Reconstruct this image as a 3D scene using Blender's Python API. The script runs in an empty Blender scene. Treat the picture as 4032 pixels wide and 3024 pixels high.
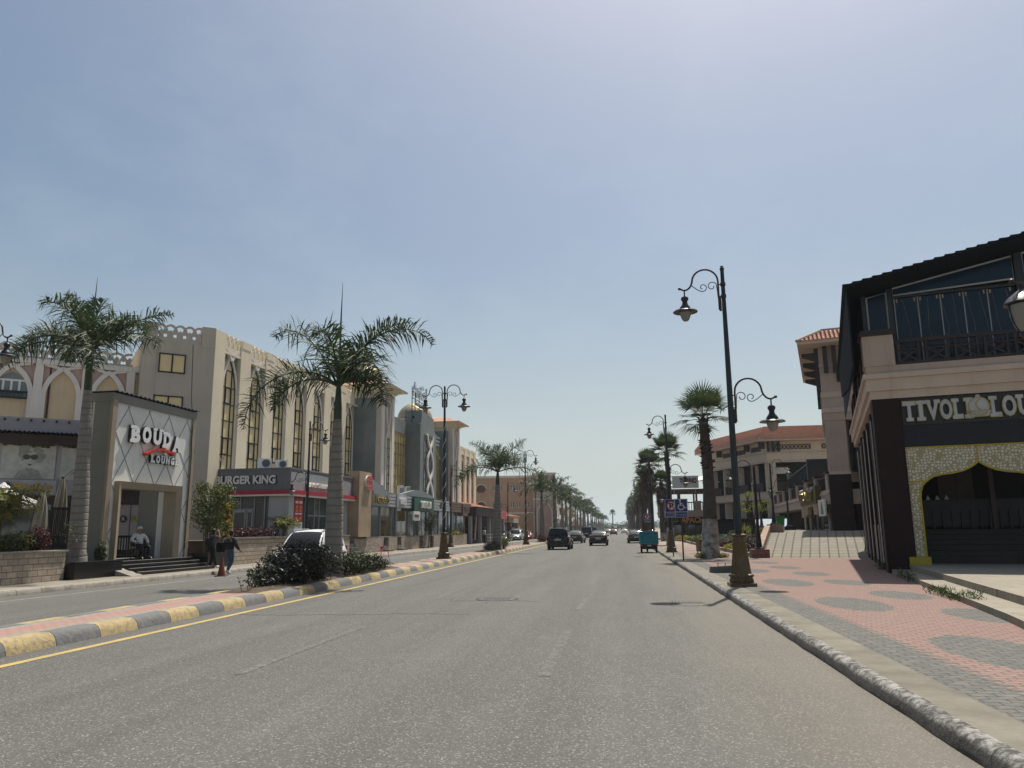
import bpy, math, random
from mathutils import Vector, Matrix, Quaternion
R = math.radians
rnd = random.Random(11)
scene = bpy.context.scene
col = scene.collection
V = Vector

# ------------------------------------------------------------------ materials
def _nt(name):
    m = bpy.data.materials.new(name); m.use_nodes = True
    nt = m.node_tree; b = nt.nodes['Principled BSDF']
    return m, nt, b
def N(nt, t, **k):
    n = nt.nodes.new(t)
    for a, v in k.items():
        if a in n.inputs: n.inputs[a].default_value = v
        else: setattr(n, a, v)
    return n
def L(nt, a, b): nt.links.new(a, b)
def mixc(nt, fac, a, b, mode='MIX'):
    n = nt.nodes.new('ShaderNodeMix'); n.data_type = 'RGBA'; n.blend_type = mode
    for sock, v in ((n.inputs[0], fac), (n.inputs[6], a), (n.inputs[7], b)):
        if isinstance(v, bpy.types.NodeSocket): L(nt, v, sock)
        elif isinstance(v, (int, float)): sock.default_value = v
        else: sock.default_value = (*v, 1)
    return n.outputs[2]
def ramp(nt, inp, p0, p1, c0=(0, 0, 0), c1=(1, 1, 1)):
    n = nt.nodes.new('ShaderNodeValToRGB'); e = n.color_ramp.elements
    e[0].position = p0; e[1].position = p1; e[0].color = (*c0, 1); e[1].color = (*c1, 1)
    L(nt, inp, n.inputs[0]); return n.outputs[0]
def obco(nt): return nt.nodes.new('ShaderNodeTexCoord').outputs['Object']
def noise(nt, co, sc, det=4, rough=.6):
    n = N(nt, 'ShaderNodeTexNoise'); n.inputs['Scale'].default_value = sc
    n.inputs['Detail'].default_value = det; n.inputs['Roughness'].default_value = rough
    if co is not None: L(nt, co, n.inputs['Vector'])
    return n.outputs['Fac']
def mapping(nt, co, sc=(1, 1, 1), rot=(0, 0, 0), loc=(0, 0, 0)):
    n = nt.nodes.new('ShaderNodeMapping'); L(nt, co, n.inputs[0])
    n.inputs['Scale'].default_value = sc; n.inputs['Rotation'].default_value = rot; n.inputs['Location'].default_value = loc
    return n.outputs[0]
def bump(nt, b, h, s=.3, d=.02):
    n = nt.nodes.new('ShaderNodeBump'); n.inputs['Strength'].default_value = s; n.inputs['Distance'].default_value = d
    L(nt, h, n.inputs['Height']); L(nt, n.outputs[0], b.inputs['Normal'])
def math_(nt, op, a, b=None, c=None):
    n = nt.nodes.new('ShaderNodeMath'); n.operation = op
    for i, v in enumerate((a, b, c)):
        if v is None: continue
        if isinstance(v, (int, float)): n.inputs[i].default_value = v
        else: L(nt, v, n.inputs[i])
    return n.outputs[0]
def mat(name, c, r=.8, var=.12, sc=1.5, c2=None, bs=0, bsc=30, metal=0, spec=.4, streak=0, trans=0):
    """plain surface with large and small mottling, optional rain streaks and bump"""
    m, nt, b = _nt(name); co = obco(nt)
    c2 = c2 or tuple(x * (1 - 2.2 * var) for x in c)
    f = ramp(nt, noise(nt, co, sc), .35, .68)
    out = mixc(nt, f, c, c2)
    f2 = noise(nt, co, sc * 14, 3)
    out = mixc(nt, math_(nt, 'MULTIPLY', f2, min(1, var * 2.5)), out, tuple(x * .6 for x in c))
    if streak:
        s = ramp(nt, noise(nt, mapping(nt, co, (2.2, 2.2, .13)), 1.5, 5, .65), .52, .75)
        out = mixc(nt, math_(nt, 'MULTIPLY', s, streak), out, tuple(x * .42 for x in c))
    L(nt, out, b.inputs['Base Color'])
    b.inputs['Roughness'].default_value = r; b.inputs['Metallic'].default_value = metal
    b.inputs['Specular IOR Level'].default_value = spec
    if bs: bump(nt, b, noise(nt, co, bsc, 4), bs)
    if trans:
        t = nt.nodes.new('ShaderNodeBsdfTranslucent'); L(nt, out, t.inputs[0])
        mx = nt.nodes.new('ShaderNodeMixShader'); mx.inputs[0].default_value = trans
        L(nt, b.outputs[0], mx.inputs[1]); L(nt, t.outputs[0], mx.inputs[2])
        L(nt, mx.outputs[0], nt.nodes['Material Output'].inputs[0])
    return m
def leafmat(name, c, c2, sc=9, trans=.25, r=.45):
    m, nt, b = _nt(name); co = obco(nt)
    f = ramp(nt, noise(nt, co, sc, 2), .38, .62)
    out = mixc(nt, f, c, c2)
    L(nt, out, b.inputs['Base Color']); b.inputs['Roughness'].default_value = r
    b.inputs['Specular IOR Level'].default_value = .35
    t = nt.nodes.new('ShaderNodeBsdfTranslucent'); L(nt, out, t.inputs[0])
    mx = nt.nodes.new('ShaderNodeMixShader'); mx.inputs[0].default_value = trans
    L(nt, b.outputs[0], mx.inputs[1]); L(nt, t.outputs[0], mx.inputs[2])
    L(nt, mx.outputs[0], nt.nodes['Material Output'].inputs[0])
    return m
def glass(name, c, r=.06, spec=.6, var=.3, sc=.8, metal=0.):
    m, nt, b = _nt(name); co = obco(nt)
    f = ramp(nt, noise(nt, co, sc, 3), .3, .7)
    L(nt, mixc(nt, f, c, tuple(x * (1 - var) for x in c)), b.inputs['Base Color'])
    b.inputs['Roughness'].default_value = r; b.inputs['Specular IOR Level'].default_value = spec
    b.inputs['Metallic'].default_value = metal
    bump(nt, b, noise(nt, co, .7, 1), .05, .02)
    return m
def brickmat(name, c1, c2, mortar, w, h, ms=.012, r=.85, bs=.5, rot=(0, 0, 0), var=.5, planes='xz', off=.5, sq=1.):
    """brick or tile pattern; planes chooses which object axes the courses run on"""
    m, nt, b = _nt(name); co = obco(nt)
    sx = nt.nodes.new('ShaderNodeSeparateXYZ'); L(nt, co, sx.inputs[0])
    cb = nt.nodes.new('ShaderNodeCombineXYZ')
    if planes == 'xz':
        L(nt, math_(nt, 'ADD', sx.outputs[0], sx.outputs[1]), cb.inputs[0]); L(nt, sx.outputs[2], cb.inputs[1])
    else:
        L(nt, sx.outputs[0], cb.inputs[0]); L(nt, sx.outputs[1], cb.inputs[1])
    vec = mapping(nt, cb.outputs[0], (1, 1, 1), rot)
    t = nt.nodes.new('ShaderNodeTexBrick'); L(nt, vec, t.inputs['Vector'])
    t.offset = off; t.squash = sq
    t.inputs['Color1'].default_value = (*c1, 1); t.inputs['Color2'].default_value = (*c2, 1); t.inputs['Mortar'].default_value = (*mortar, 1)
    for k, v in (('Scale', 1), ('Mortar Size', ms), ('Brick Width', w), ('Row Height', h), ('Bias', 0), ('Mortar Smooth', .2)): t.inputs[k].default_value = v
    n1 = noise(nt, co, 5, 5)
    out = mixc(nt, math_(nt, 'MULTIPLY', ramp(nt, n1, .4, .72), var), t.outputs[0], tuple(x * .55 for x in c1))
    L(nt, out, b.inputs['Base Color']); b.inputs['Roughness'].default_value = r
    h_ = math_(nt, 'MULTIPLY_ADD', t.outputs['Fac'], -1, math_(nt, 'MULTIPLY', noise(nt, co, 18, 4), .8))
    b.inputs['Specular IOR Level'].default_value = .2; bump(nt, b, h_, bs, .03)
    return m

M = {}
M['cream'] = mat('cream render', (.78, .68, .50), .9, .06, .5, bs=.25, bsc=60, streak=.22)  # brighter and warmer: sunlight on the road-side faces put into the colour
M['creamgrey'] = mat('shade toned cream render', (.50, .44, .36), .9, .07, .4, bs=.25, bsc=60, streak=.22)  # darker copy of the cream: shade of the turned faces painted in
M['peachpaint'] = mat('peach render', (.50, .33, .22), .9, .08, .5, bs=.2, bsc=60, streak=.3)
M['ochre'] = mat('ochre render', (.66, .52, .33), .9, .07, .5, bs=.2, bsc=50, streak=.3)
M['pinkrender'] = mat('pink render', (.50, .35, .29), .9, .08, .6, bs=.2, streak=.25)
M['whitetrim'] = mat('white painted trim', (.74, .69, .61), .85, .06, .7, bs=.15, streak=.3)
M['palestone'] = mat('pale cladding', (.62, .52, .44), .8, .08, .9, bs=.1, streak=.2)
M['greystone'] = mat('grey slate cladding', (.23, .25, .235), .75, .18, .5, (.15, .17, .16), bs=.2, bsc=20, streak=.3)
M['greymetal'] = mat('grey composite panel', (.25, .26, .27), .5, .08, .5, streak=.25)
M['lightgrey'] = mat('light grey panel', (.42, .43, .43), .55, .06, .6, streak=.2)
M['midgrey'] = mat('mid grey fascia', (.17, .175, .185), .5, .08, .6, streak=.2)
M['red'] = mat('red band', (.42, .012, .03), .4, .08, 1)
M['redsign'] = mat('red sign face', (.50, .035, .02), .35, .05, 1)
M['white'] = mat('white enamel', (.78, .78, .76), .45, .05, 2)
M['offwhite'] = mat('off white panel', (.76, .755, .69), .6, .06, .8, streak=.2)
M['beigetrim'] = mat('beige metal trim', (.33, .265, .19), .5, .08, 1.2, streak=.2)
M['taupe'] = mat('taupe panel', (.22, .215, .18), .6, .08, .6, streak=.25)
M['purplegrey'] = mat('lilac grey render', (.44, .405, .425), .85, .06, .5, streak=.2)
M['brownwood'] = mat('brown slats', (.085, .055, .045), .6, .2, 1, bs=.2, streak=.2)
M['darkbrown'] = brickmat('dark brown tile cladding', (.026, .012, .010), (.020, .010, .009), (.010, .006, .005), .9, .42, .008, .75, .15, var=.25)
M['black'] = mat('black paint', (.012, .012, .014), .4, .2, 2)
M['darkgran'] = mat('black granite', (.014, .016, .017), .22, .25, 3, spec=.5)
M['darkmetal'] = mat('dark metal', (.025, .028, .032), .45, .15, 3, metal=.3)
M['lampgreen'] = mat('dark lamp paint', (.010, .018, .024), .38, .2, 4)
M['bronze'] = mat('bronze paint', (.155, .105, .052), .42, .2, 4, (.085, .055, .028), metal=.3, bs=.15, bsc=40)
M['armbrown'] = mat('brown lamp arm', (.055, .032, .026), .42, .2, 4, metal=.2)
M['opal'] = mat('frosted lamp globe', (.30, .285, .255), .3, .06, 3, trans=.25)
M['concrete'] = mat('concrete', (.30, .28, .24), .92, .16, 1.2, bs=.4, bsc=30)
M['dconcrete'] = mat('grey concrete block', (.13, .125, .115), .95, .2, 2.5, bs=.6, bsc=25)
M['chrome'] = mat('polished steel', (.6, .6, .6), .15, .05, 2, metal=1)
M['alu'] = mat('grey aluminium frame', (.30, .31, .31), .4, .05, 2, metal=.4)
M['gold'] = mat('gold letters', (.42, .27, .07), .3, .15, 3, metal=.7)
M['yellow'] = mat('yellow paint', (.46, .34, .012), .55, .12, 2)
M['tan'] = mat('travertine tiles', (.46, .34, .22), .7, .14, .9, bs=.15, streak=.2)
M['goldglass'] = glass('gold tinted glass', (.74, .58, .31), .35, .2, .12, .6)
M['goldglass2'] = glass('bronze tinted glass', (.17, .125, .05), .06, .6, .4, .5)
M['rearglass'] = glass('rear car glass with painted sky reflection', (.085, .105, .10), .08, .7, .3, 1)  # pale tone puts the reflected sky into the sedan rear windows' colour
M['shopglass'] = glass('shop glass', (.075, .092, .092), .05, .8, .5, .5)
M['greyglass'] = glass('grey mirror glass', (.15, .165, .16), .08, .6, .35, .5)
M['navyglass'] = glass('navy tinted glass', (.008, .026, .052), .10, .22, .35, .4)
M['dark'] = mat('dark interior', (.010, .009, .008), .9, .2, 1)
M['carglass'] = glass('car glass', (.012, .014, .015), .08, .25, .3, 1)
M['winglass'] = glass('blue grey window glass', (.16, .20, .21), .1, .6, .3, .8)
M['rubber'] = mat('tyre rubber', (.014, .014, .015), .85, .15, 5)
M['rim'] = mat('wheel rim', (.35, .35, .36), .3, .05, 3, metal=.8)
M['taillight'] = mat('red tail light', (.30, .012, .012), .2, .05, 3)
M['plate'] = mat('number plate', (.55, .55, .52), .5, .1, 6)
M['headlight'] = mat('headlight lens', (.6, .6, .6), .12, .05, 3)
M['fabric'] = mat('parasol canvas', (.30, .27, .22), .9, .12, 2, bs=.2, bsc=20)
M['whitefabric'] = mat('white canvas', (.8, .79, .76), .85, .05, 2, trans=.25)
M['soil'] = mat('dry soil', (.11, .08, .055), .98, .25, 3, bs=.7, bsc=20)
M['bark'] = mat('grey palm trunk', (.27, .24, .205), .9, .2, 2, bs=.3, bsc=25)
M['limewash'] = mat('peeling limewash', (.50, .48, .44), .9, .06, 3, (.10, .085, .07), bs=.4, bsc=25)
M['fibre'] = mat('brown palm fibre', (.075, .055, .04), .95, .3, 7, bs=.8, bsc=20)
M['deadleaf'] = leafmat('dry palm leaf', (.17, .12, .07), (.09, .065, .04), 6, .15, .8)
M['shaft'] = mat('green crownshaft', (.045, .065, .022), .5, .2, 2.5)
M['palmleaf'] = leafmat('royal palm leaf', (.026, .052, .016), (.062, .088, .028), 5, .22, .58)
M['fanleaf'] = leafmat('fan palm leaf', (.032, .058, .018), (.062, .085, .03), 5, .3, .6)
M['areca'] = leafmat('areca leaf', (.09, .12, .02), (.22, .20, .04), 3, .35)
M['greenleaf'] = leafmat('green leaf', (.035, .065, .012), (.085, .11, .025), 3.5, .3)
M['darkleaf'] = leafmat('dark green leaf', (.014, .032, .010), (.035, .055, .014), 4, .22)
M['limeleaf'] = leafmat('lime leaf', (.14, .18, .025), (.24, .24, .035), 4, .35)
M['yellowleaf'] = leafmat('yellow leaf', (.42, .32, .02), (.20, .19, .03), 3, .35)
M['greyleaf'] = leafmat('grey green leaf', (.12, .14, .09), (.07, .09, .05), 4, .25, .7)
M['redleaf'] = leafmat('wine red leaf', (.10, .012, .02), (.035, .014, .012), 4, .3)
M['crotonleaf'] = leafmat('black purple leaf', (.013, .009, .009), (.028, .022, .016), 5, .12, .4)
M['pinkleaf'] = leafmat('pink cordyline leaf', (.36, .04, .07), (.14, .03, .03), 6, .35)
M['twig'] = mat('brown stems', (.06, .04, .025), .9, .2, 5)
M['bamboo'] = mat('pale stems', (.20, .15, .085), .8, .2, 4)
M['skin'] = mat('skin', (.32, .18, .11), .6, .05, 6)
M['hair'] = mat('dark hair', (.010, .008, .007), .6, .2, 20)
M['jacket'] = mat('black jacket cloth', (.012, .012, .015), .75, .3, 6, bs=.3, bsc=20)
M['denim'] = mat('blue denim', (.055, .105, .16), .85, .2, 6, bs=.2, bsc=40)
M['blackcloth'] = mat('dark trousers', (.016, .015, .018), .85, .2, 6)
M['greycloth'] = mat('grey shirt', (.09, .085, .085), .85, .2, 6)
M['whitecloth'] = mat('white shirt', (.62, .62, .60), .85, .08, 6)
M['shoe'] = mat('white shoes', (.66, .66, .64), .6, .08, 10)
M['orange'] = mat('faded red cone', (.20, .045, .03), .6, .2, 4)
M['teal'] = mat('teal truck paint', (.02, .30, .38), .45, .1, 3, (.015, .19, .25))
M['signblue'] = mat('sign blue', (.018, .028, .16), .4, .08, 3)
M['signred'] = mat('sign red', (.42, .02, .02), .4, .05, 3)
M['rust'] = mat('red brown post', (.09, .025, .02), .6, .2, 3)
M['green'] = mat('green plastic', (.02, .22, .03), .45, .1, 2)
M['bigpizza'] = mat('green sign board', (.015, .10, .065), .45, .1, 2)
M['brownbox'] = mat('weathered wooden box', (.20, .15, .07), .85, .2, 2, bs=.3)
M['brickedge'] = brickmat('red paver edging', (.27, .14, .11), (.21, .11, .09), (.10, .07, .06), .4, .2, .012, .9, .5)
M['pinkkerb'] = mat('pink concrete kerb', (.36, .25, .19), .9, .15, 2, bs=.4)
M['rooftile'] = None
M['stonewall'] = brickmat('split stone wall', (.50, .42, .32), (.37, .31, .24), (.20, .17, .135), .40, .19, .014, .95, 1., var=.55)
M['crazystone'] = None
M['tivwall'] = mat('beige pink render', (.45, .355, .29), .85, .08, .6, bs=.15, streak=.25)
M['tivtrim'] = mat('beige pink cornice', (.54, .43, .35), .85, .06, .8, bs=.1, streak=.25)
M['mallwall'] = mat('beige mall render', (.62, .52, .40), .88, .06, .5, bs=.15, streak=.2)
M['lattice'] = mat('brown lattice wood', (.030, .018, .016), .6, .2, 3)
M['navyban'] = mat('navy banner cloth', (.006, .010, .020), .6, .3, 2, bs=.3, bsc=3)
M['letter'] = mat('grey letter face', (.46, .46, .47), .5, .1, 3)
M['goldrim'] = mat('brass letter rim', (.36, .28, .10), .35, .1, 4, metal=.6)
M['carblack'] = mat('black car paint', (.005, .007, .009), .22, .1, 2, spec=.4)
M['carwhite'] = mat('white car paint', (.72, .73, .74), .25, .03, 2, spec=.5)
M['carsilver'] = mat('silver car paint', (.42, .43, .44), .25, .05, 2, metal=.4)
M['cargreen'] = mat('dark green car paint', (.012, .03, .028), .18, .1, 2, spec=.6)
M['carred'] = mat('red car paint', (.22, .04, .04), .25, .1, 2)
M['carblue'] = mat('blue van paint', (.02, .03, .09), .22, .1, 2)
M['orangeletter'] = mat('orange letters', (.75, .30, .02), .4, .05, 2)
M['maroon'] = mat('maroon letters', (.16, .02, .025), .4, .05, 2)
M['limeletter'] = mat('lime letters', (.36, .34, .015), .4, .1, 2)
M['yellowwall'] = mat('yellow render', (.60, .50, .16), .9, .08, .5, streak=.25)
M['paper'] = mat('grey print', (.64, .635, .58), .8, .16, 2.2)
M['inkgrey'] = mat('printed grey', (.17, .165, .15), .8, .3, 5)
M['inklight'] = mat('printed pale grey', (.44, .43, .39), .8, .2, 5)
M['inkdark'] = mat('printed dark grey', (.06, .058, .055), .8, .3, 6)

def tilemat():
    m, nt, b = _nt('clay roof tiles'); co = obco(nt)
    sx = nt.nodes.new('ShaderNodeSeparateXYZ'); L(nt, co, sx.inputs[0])
    n1 = noise(nt, co, 1.3, 5); n2 = noise(nt, co, 9, 3)
    out = mixc(nt, ramp(nt, n1, .35, .7), (.58, .33, .23), (.46, .23, .15))
    out = mixc(nt, math_(nt, 'MULTIPLY', n2, .5), out, (.28, .12, .075))
    L(nt, out, b.inputs['Base Color']); b.inputs['Roughness'].default_value = .75
    bump(nt, b, noise(nt, co, 30), .3)
    return m
M['rooftile'] = tilemat()
def crazymat():
    m, nt, b = _nt('crazy paved stone'); co = obco(nt)
    v = N(nt, 'ShaderNodeTexVoronoi', feature='DISTANCE_TO_EDGE'); v.inputs['Scale'].default_value = 3.6; L(nt, mapping(nt, co, (1, 1, 1.3)), v.inputs['Vector'])
    v2 = N(nt, 'ShaderNodeTexVoronoi'); v2.inputs['Scale'].default_value = 3.6; L(nt, mapping(nt, co, (1, 1, 1.3)), v2.inputs['Vector'])
    sp = nt.nodes.new('ShaderNodeSeparateColor'); L(nt, v2.outputs['Color'], sp.inputs[0])
    out = mixc(nt, sp.outputs[0], (.46, .38, .30), (.29, .24, .195))
    out = mixc(nt, math_(nt, 'MULTIPLY', noise(nt, co, 12, 4), .5), out, (.12, .10, .085))
    out = mixc(nt, ramp(nt, v.outputs['Distance'], .0, .05), (.36, .31, .25), out)
    L(nt, out, b.inputs['Base Color']); b.inputs['Roughness'].default_value = .95
    bump(nt, b, math_(nt, 'ADD', ramp(nt, v.outputs['Distance'], 0, .12), noise(nt, co, 15)), .9, .03)
    return m
M['crazystone'] = crazymat()

# ------------------------------------------------------------------ mesh builder
class B:
    def __init__(s, off=(0, 0, 0), M=None):
        s.v = []; s.f = []; s.mi = []; s.m = 0; s.off = V(off); s.M = M
    def pts(s, vs):
        i = len(s.v)
        for p in vs:
            p = V(p)
            if s.M is not None: p = s.M @ p
            s.v.append(p - s.off)
        return i
    def add(s, vs, fs):
        i = s.pts(vs)
        for f in fs: s.f.append(tuple(i + k for k in f)); s.mi.append(s.m)
    def box(s, x0, x1, y0, y1, z0, z1):
        if x0 > x1: x0, x1 = x1, x0
        if y0 > y1: y0, y1 = y1, y0
        s.add([(x0, y0, z0), (x1, y0, z0), (x1, y1, z0), (x0, y1, z0), (x0, y0, z1), (x1, y0, z1), (x1, y1, z1), (x0, y1, z1)],
              [(3, 2, 1, 0), (4, 5, 6, 7), (0, 1, 5, 4), (1, 2, 6, 5), (2, 3, 7, 6), (3, 0, 4, 7)])
        return s
    def flat(s, x0, x1, y0, y1, z=.004):
        s.add([(x0, y0, z), (x1, y0, z), (x1, y1, z), (x0, y1, z)], [(0, 1, 2, 3)])
    def hexa(s, a, b):  # two quads (bottom a, top b)
        s.add(list(a) + list(b), [(3, 2, 1, 0), (4, 5, 6, 7), (0, 1, 5, 4), (1, 2, 6, 5), (2, 3, 7, 6), (3, 0, 4, 7)])
    def prism(s, pl, a, b, ax='y'):
        """polygon pl extruded from a to b along axis ax"""
        f = {'y': lambda p, t: (p[0], t, p[1]), 'z': lambda p, t: (p[0], p[1], t), 'x': lambda p, t: (t, p[0], p[1])}[ax]
        n = len(pl); i = s.pts([f(p, a) for p in pl] + [f(p, b) for p in pl])
        s.f.append(tuple(i + k for k in range(n))); s.mi.append(s.m)
        s.f.append(tuple(i + n + k for k in reversed(range(n)))); s.mi.append(s.m)
        for k in range(n):
            q = (k + 1) % n; s.f.append((i + k, i + n + k, i + n + q, i + q)); s.mi.append(s.m)
        return s
    def band(s, pts, w, a, b, ax='y', closed=False):
        """a flat ribbon of width w along 2d polyline pts, extruded from a to b"""
        n = len(pts); Lp = []; Rp = []
        for k in range(n):
            p = V(pts[k]).to_2d()
            q0 = V(pts[k - 1 if (k or closed) else 0]).to_2d(); q1 = V(pts[(k + 1) % n if (k < n - 1 or closed) else k]).to_2d()
            d = (q1 - q0); d = d.normalized() if d.length else V((1, 0)); nn = V((-d.y, d.x)) * w / 2
            Lp.append(p + nn); Rp.append(p - nn)
        f = {'y': lambda p, t: (p[0], t, p[1]), 'z': lambda p, t: (p[0], p[1], t), 'x': lambda p, t: (t, p[0], p[1])}[ax]
        i = s.pts([f(p, a) for p in Lp] + [f(p, a) for p in Rp] + [f(p, b) for p in Lp] + [f(p, b) for p in Rp])
        rg = range(n if closed else n - 1)
        for k in rg:
            q = (k + 1) % n
            for fc in ((k, q, n + q, n + k), (2 * n + k, 3 * n + k, 3 * n + q, 2 * n + q), (k, 2 * n + k, 2 * n + q, q), (n + k, n + q, 3 * n + q, 3 * n + k)):
                s.f.append(tuple(i + t for t in fc)); s.mi.append(s.m)
        if not closed:
            for k in (0, n - 1):
                s.f.append((i + k, i + n + k, i + 3 * n + k, i + 2 * n + k)); s.mi.append(s.m)
        return s
    def tube(s, path, r, n=8, cap=True):
        path = [V(p) for p in path]; m = len(path)
        rr = r if isinstance(r, (list, tuple)) else [r] * m
        up = None; rings = []
        for k, p in enumerate(path):
            d = (path[min(k + 1, m - 1)] - path[max(k - 1, 0)]).normalized()
            if up is None:
                up = d.cross(V((0, 0, 1)));
                if up.length < .01: up = d.cross(V((1, 0, 0)))
            up = (up - d * up.dot(d)).normalized(); sd = d.cross(up)
            rings += [p + (up * math.cos(2 * math.pi * j / n) + sd * math.sin(2 * math.pi * j / n)) * rr[k] for j in range(n)]
        i = s.pts(rings)
        for k in range(m - 1):
            for j in range(n):
                q = (j + 1) % n
                s.f.append((i + k * n + j, i + k * n + q, i + (k + 1) * n + q, i + (k + 1) * n + j)); s.mi.append(s.m)
        if cap:
            s.f.append(tuple(i + j for j in reversed(range(n)))); s.mi.append(s.m)
            s.f.append(tuple(i + (m - 1) * n + j for j in range(n))); s.mi.append(s.m)
        return s
    def lathe(s, prof, n=20, c=(0, 0, 0), ax='z', flute=0):
        c = V(c); rings = []
        for r, z in prof:
            for j in range(n):
                a = 2 * math.pi * j / n; q = r * (1 - flute * (j % 2)) if flute and r > .14 else r
                p = (q * math.cos(a), q * math.sin(a), z)
                if ax == 'x': p = (z, q * math.cos(a), q * math.sin(a))
                if ax == 'y': p = (q * math.cos(a), z, q * math.sin(a))
                rings.append(c + V(p))
        i = s.pts(rings); m = len(prof)
        for k in range(m - 1):
            for j in range(n):
                q = (j + 1) % n
                s.f.append((i + k * n + j, i + k * n + q, i + (k + 1) * n + q, i + (k + 1) * n + j)); s.mi.append(s.m)
        s.f.append(tuple(i + j for j in reversed(range(n)))); s.mi.append(s.m)
        s.f.append(tuple(i + (m - 1) * n + j for j in range(n))); s.mi.append(s.m)
        return s
    def ball(s, c, r, n=12, m=8):
        c = V(c); r = V(r) if not isinstance(r, (int, float)) else V((r, r, r))
        pr = [(math.sin(math.pi * k / m), -math.cos(math.pi * k / m)) for k in range(m + 1)]
        pr[0] = (.02, -1); pr[-1] = (.02, 1)
        i0 = len(s.v); s.lathe(pr, n)
        for k in range(i0, len(s.v)):
            p = s.v[k] + s.off if s.M is None else s.M.inverted() @ (s.v[k] + s.off)
            p = V((p.x * r.x, p.y * r.y, p.z * r.z)) + c
            s.v[k] = (p if s.M is None else s.M @ p) - s.off
        return s
    def build(s, name, mats, parent=None, smooth=None):
        if name in SPLITS and parent is not None:
            il = islands(s)
            if 1 < len(il) <= 60:
                for fs in il:
                    q = B(); ids = sorted({k for f in fs for k in f}); mp = {k: j for j, k in enumerate(ids)}
                    q.v = [s.v[k] for k in ids]; q.f = [tuple(mp[k] for k in f) for f in fs]; q.mi = [0] * len(fs); o = q.build(SPLITS[name] + ' ', mats, parent, smooth)
                return o
            name = SPLITS[name]
        name = name.strip()
        me = bpy.data.meshes.new(name); me.from_pydata([tuple(p) for p in s.v], [], s.f)
        if not isinstance(mats, (list, tuple)): mats = [mats]
        for m in mats: me.materials.append(M[m] if isinstance(m, str) else m)
        if len(mats) > 1: me.polygons.foreach_set('material_index', s.mi)
        if smooth:
            me.polygons.foreach_set('use_smooth', [True] * len(s.f)); me.set_sharp_from_angle(angle=R(smooth))
        me.update()
        o = bpy.data.objects.new(name, me); col.objects.link(o)
        if parent is not None: o.parent = parent
        return o
SPLITS = {'brown_piers': 'brown_pier', 'posts': 'post', 'columns': 'column', 'inner_columns': 'inner_column', 'light_strings': 'light_string', 'edge_trim': 'edge_trim', 'side_panels': 'side_panel', 'balcony_piers': 'balcony_pier',
          'pier_caps': 'pier_cap', 'arch_foot': 'arch_foot', 'parapet_pier': 'parapet_pier', 'white_stripes': 'white_stripe', 'brackets': 'bracket', 'openings': 'opening', 'sun_glints': 'sun_glint', 'shop_windows': 'shop_window', 'windows': 'window', 'pilasters': 'pilaster',
          'stair_recess': 'stair_recess', 'spot_lights': 'spot_light', 'bolts': 'bolt', 'bun_halves': 'bun_half', 'canvas_roof': 'canvas_roof', 'light_strands': 'light_strand', 'back_frames': 'back_frame', 'interior': 'interior_wall', 'inner_walls': 'inner_wall'}
def islands(b):
    par = list(range(len(b.v)))
    def fnd(x):
        while par[x] != x: par[x] = par[par[x]]; x = par[x]
        return x
    for f in b.f:
        r0 = fnd(f[0])
        for k in f[1:]: par[fnd(k)] = r0
    out = {}
    for f in b.f: out.setdefault(fnd(f[0]), []).append(f)
    return list(out.values())
def tag(o, label=None, cat=None, group=None, kind=None):
    for k, v in (('label', label), ('category', cat), ('group', group), ('kind', kind)):
        if v: o[k] = v
    return o
def thing(name, label, cat, loc=(0, 0, 0), rz=0., group=None):
    o = bpy.data.objects.new(name, None); col.objects.link(o); o.empty_display_size = .2
    o.location = loc; o.rotation_euler = (0, 0, rz)
    return tag(o, label, cat, group)
def kids(o): return [c for c in bpy.data.objects if c.parent == o]
def dup(o, loc, rz=0., label=None, sc=None, parent=None):
    c = o.copy(); col.objects.link(c)
    if parent is None:
        c.location = loc; c.rotation_euler = (0, 0, rz)
        if label: c['label'] = label
        if sc: c.scale = (sc,) * 3 if isinstance(sc, (int, float)) else sc
    else: c.parent = parent
    for k in o['_k'] if '_k' in o else kids(o): dup(k, None, parent=c)
    return c
def text(body, name, parent, m, loc, h, w=None, rot=(R(90), 0, 0), depth=.04, bold=0., off=(0, 0, 0), align='LEFT', serif=0, mm=None, shear=0):
    """raised lettering; loc = lower left corner, h = cap height, w = total width"""
    c = bpy.data.curves.new(name, 'FONT'); c.body = body; c.size = 1; c.extrude = .5; c.offset = bold; c.resolution_u = 3; c.shear = shear
    o = bpy.data.objects.new(name, c); col.objects.link(o)
    dg = bpy.context.evaluated_depsgraph_get(); me = bpy.data.meshes.new_from_object(o.evaluated_get(dg))
    bpy.data.objects.remove(o); bpy.data.curves.remove(c)
    xs = [v.co.x for v in me.vertices]; ys = [v.co.y for v in me.vertices]
    if not xs: return None
    x0, x1, y0, y1 = min(xs), max(xs), min(ys), max(ys)
    sy = h / (y1 - y0); sx = (w / (x1 - x0)) if w else sy
    rm = Matrix.Translation(V(loc) - V(off)) @ Matrix.Rotation(rot[2], 4, 'Z') @ Matrix.Rotation(rot[1], 4, 'Y') @ Matrix.Rotation(rot[0], 4, 'X')
    if mm is not None: rm = Matrix.Translation(-V(off)) @ mm @ Matrix.Translation(V(loc)) @ Matrix.Rotation(rot[2], 4, 'Z') @ Matrix.Rotation(rot[0], 4, 'X')
    for v in me.vertices:
        v.co = rm @ V(((v.co.x - x0) * sx, (v.co.y - y0) * sy, (v.co.z + .5) * depth))
    me.materials.clear(); me.materials.append(M[m])
    t = bpy.data.objects.new(name, me); col.objects.link(t); t.parent = parent
    me.name = name
    return t
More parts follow.
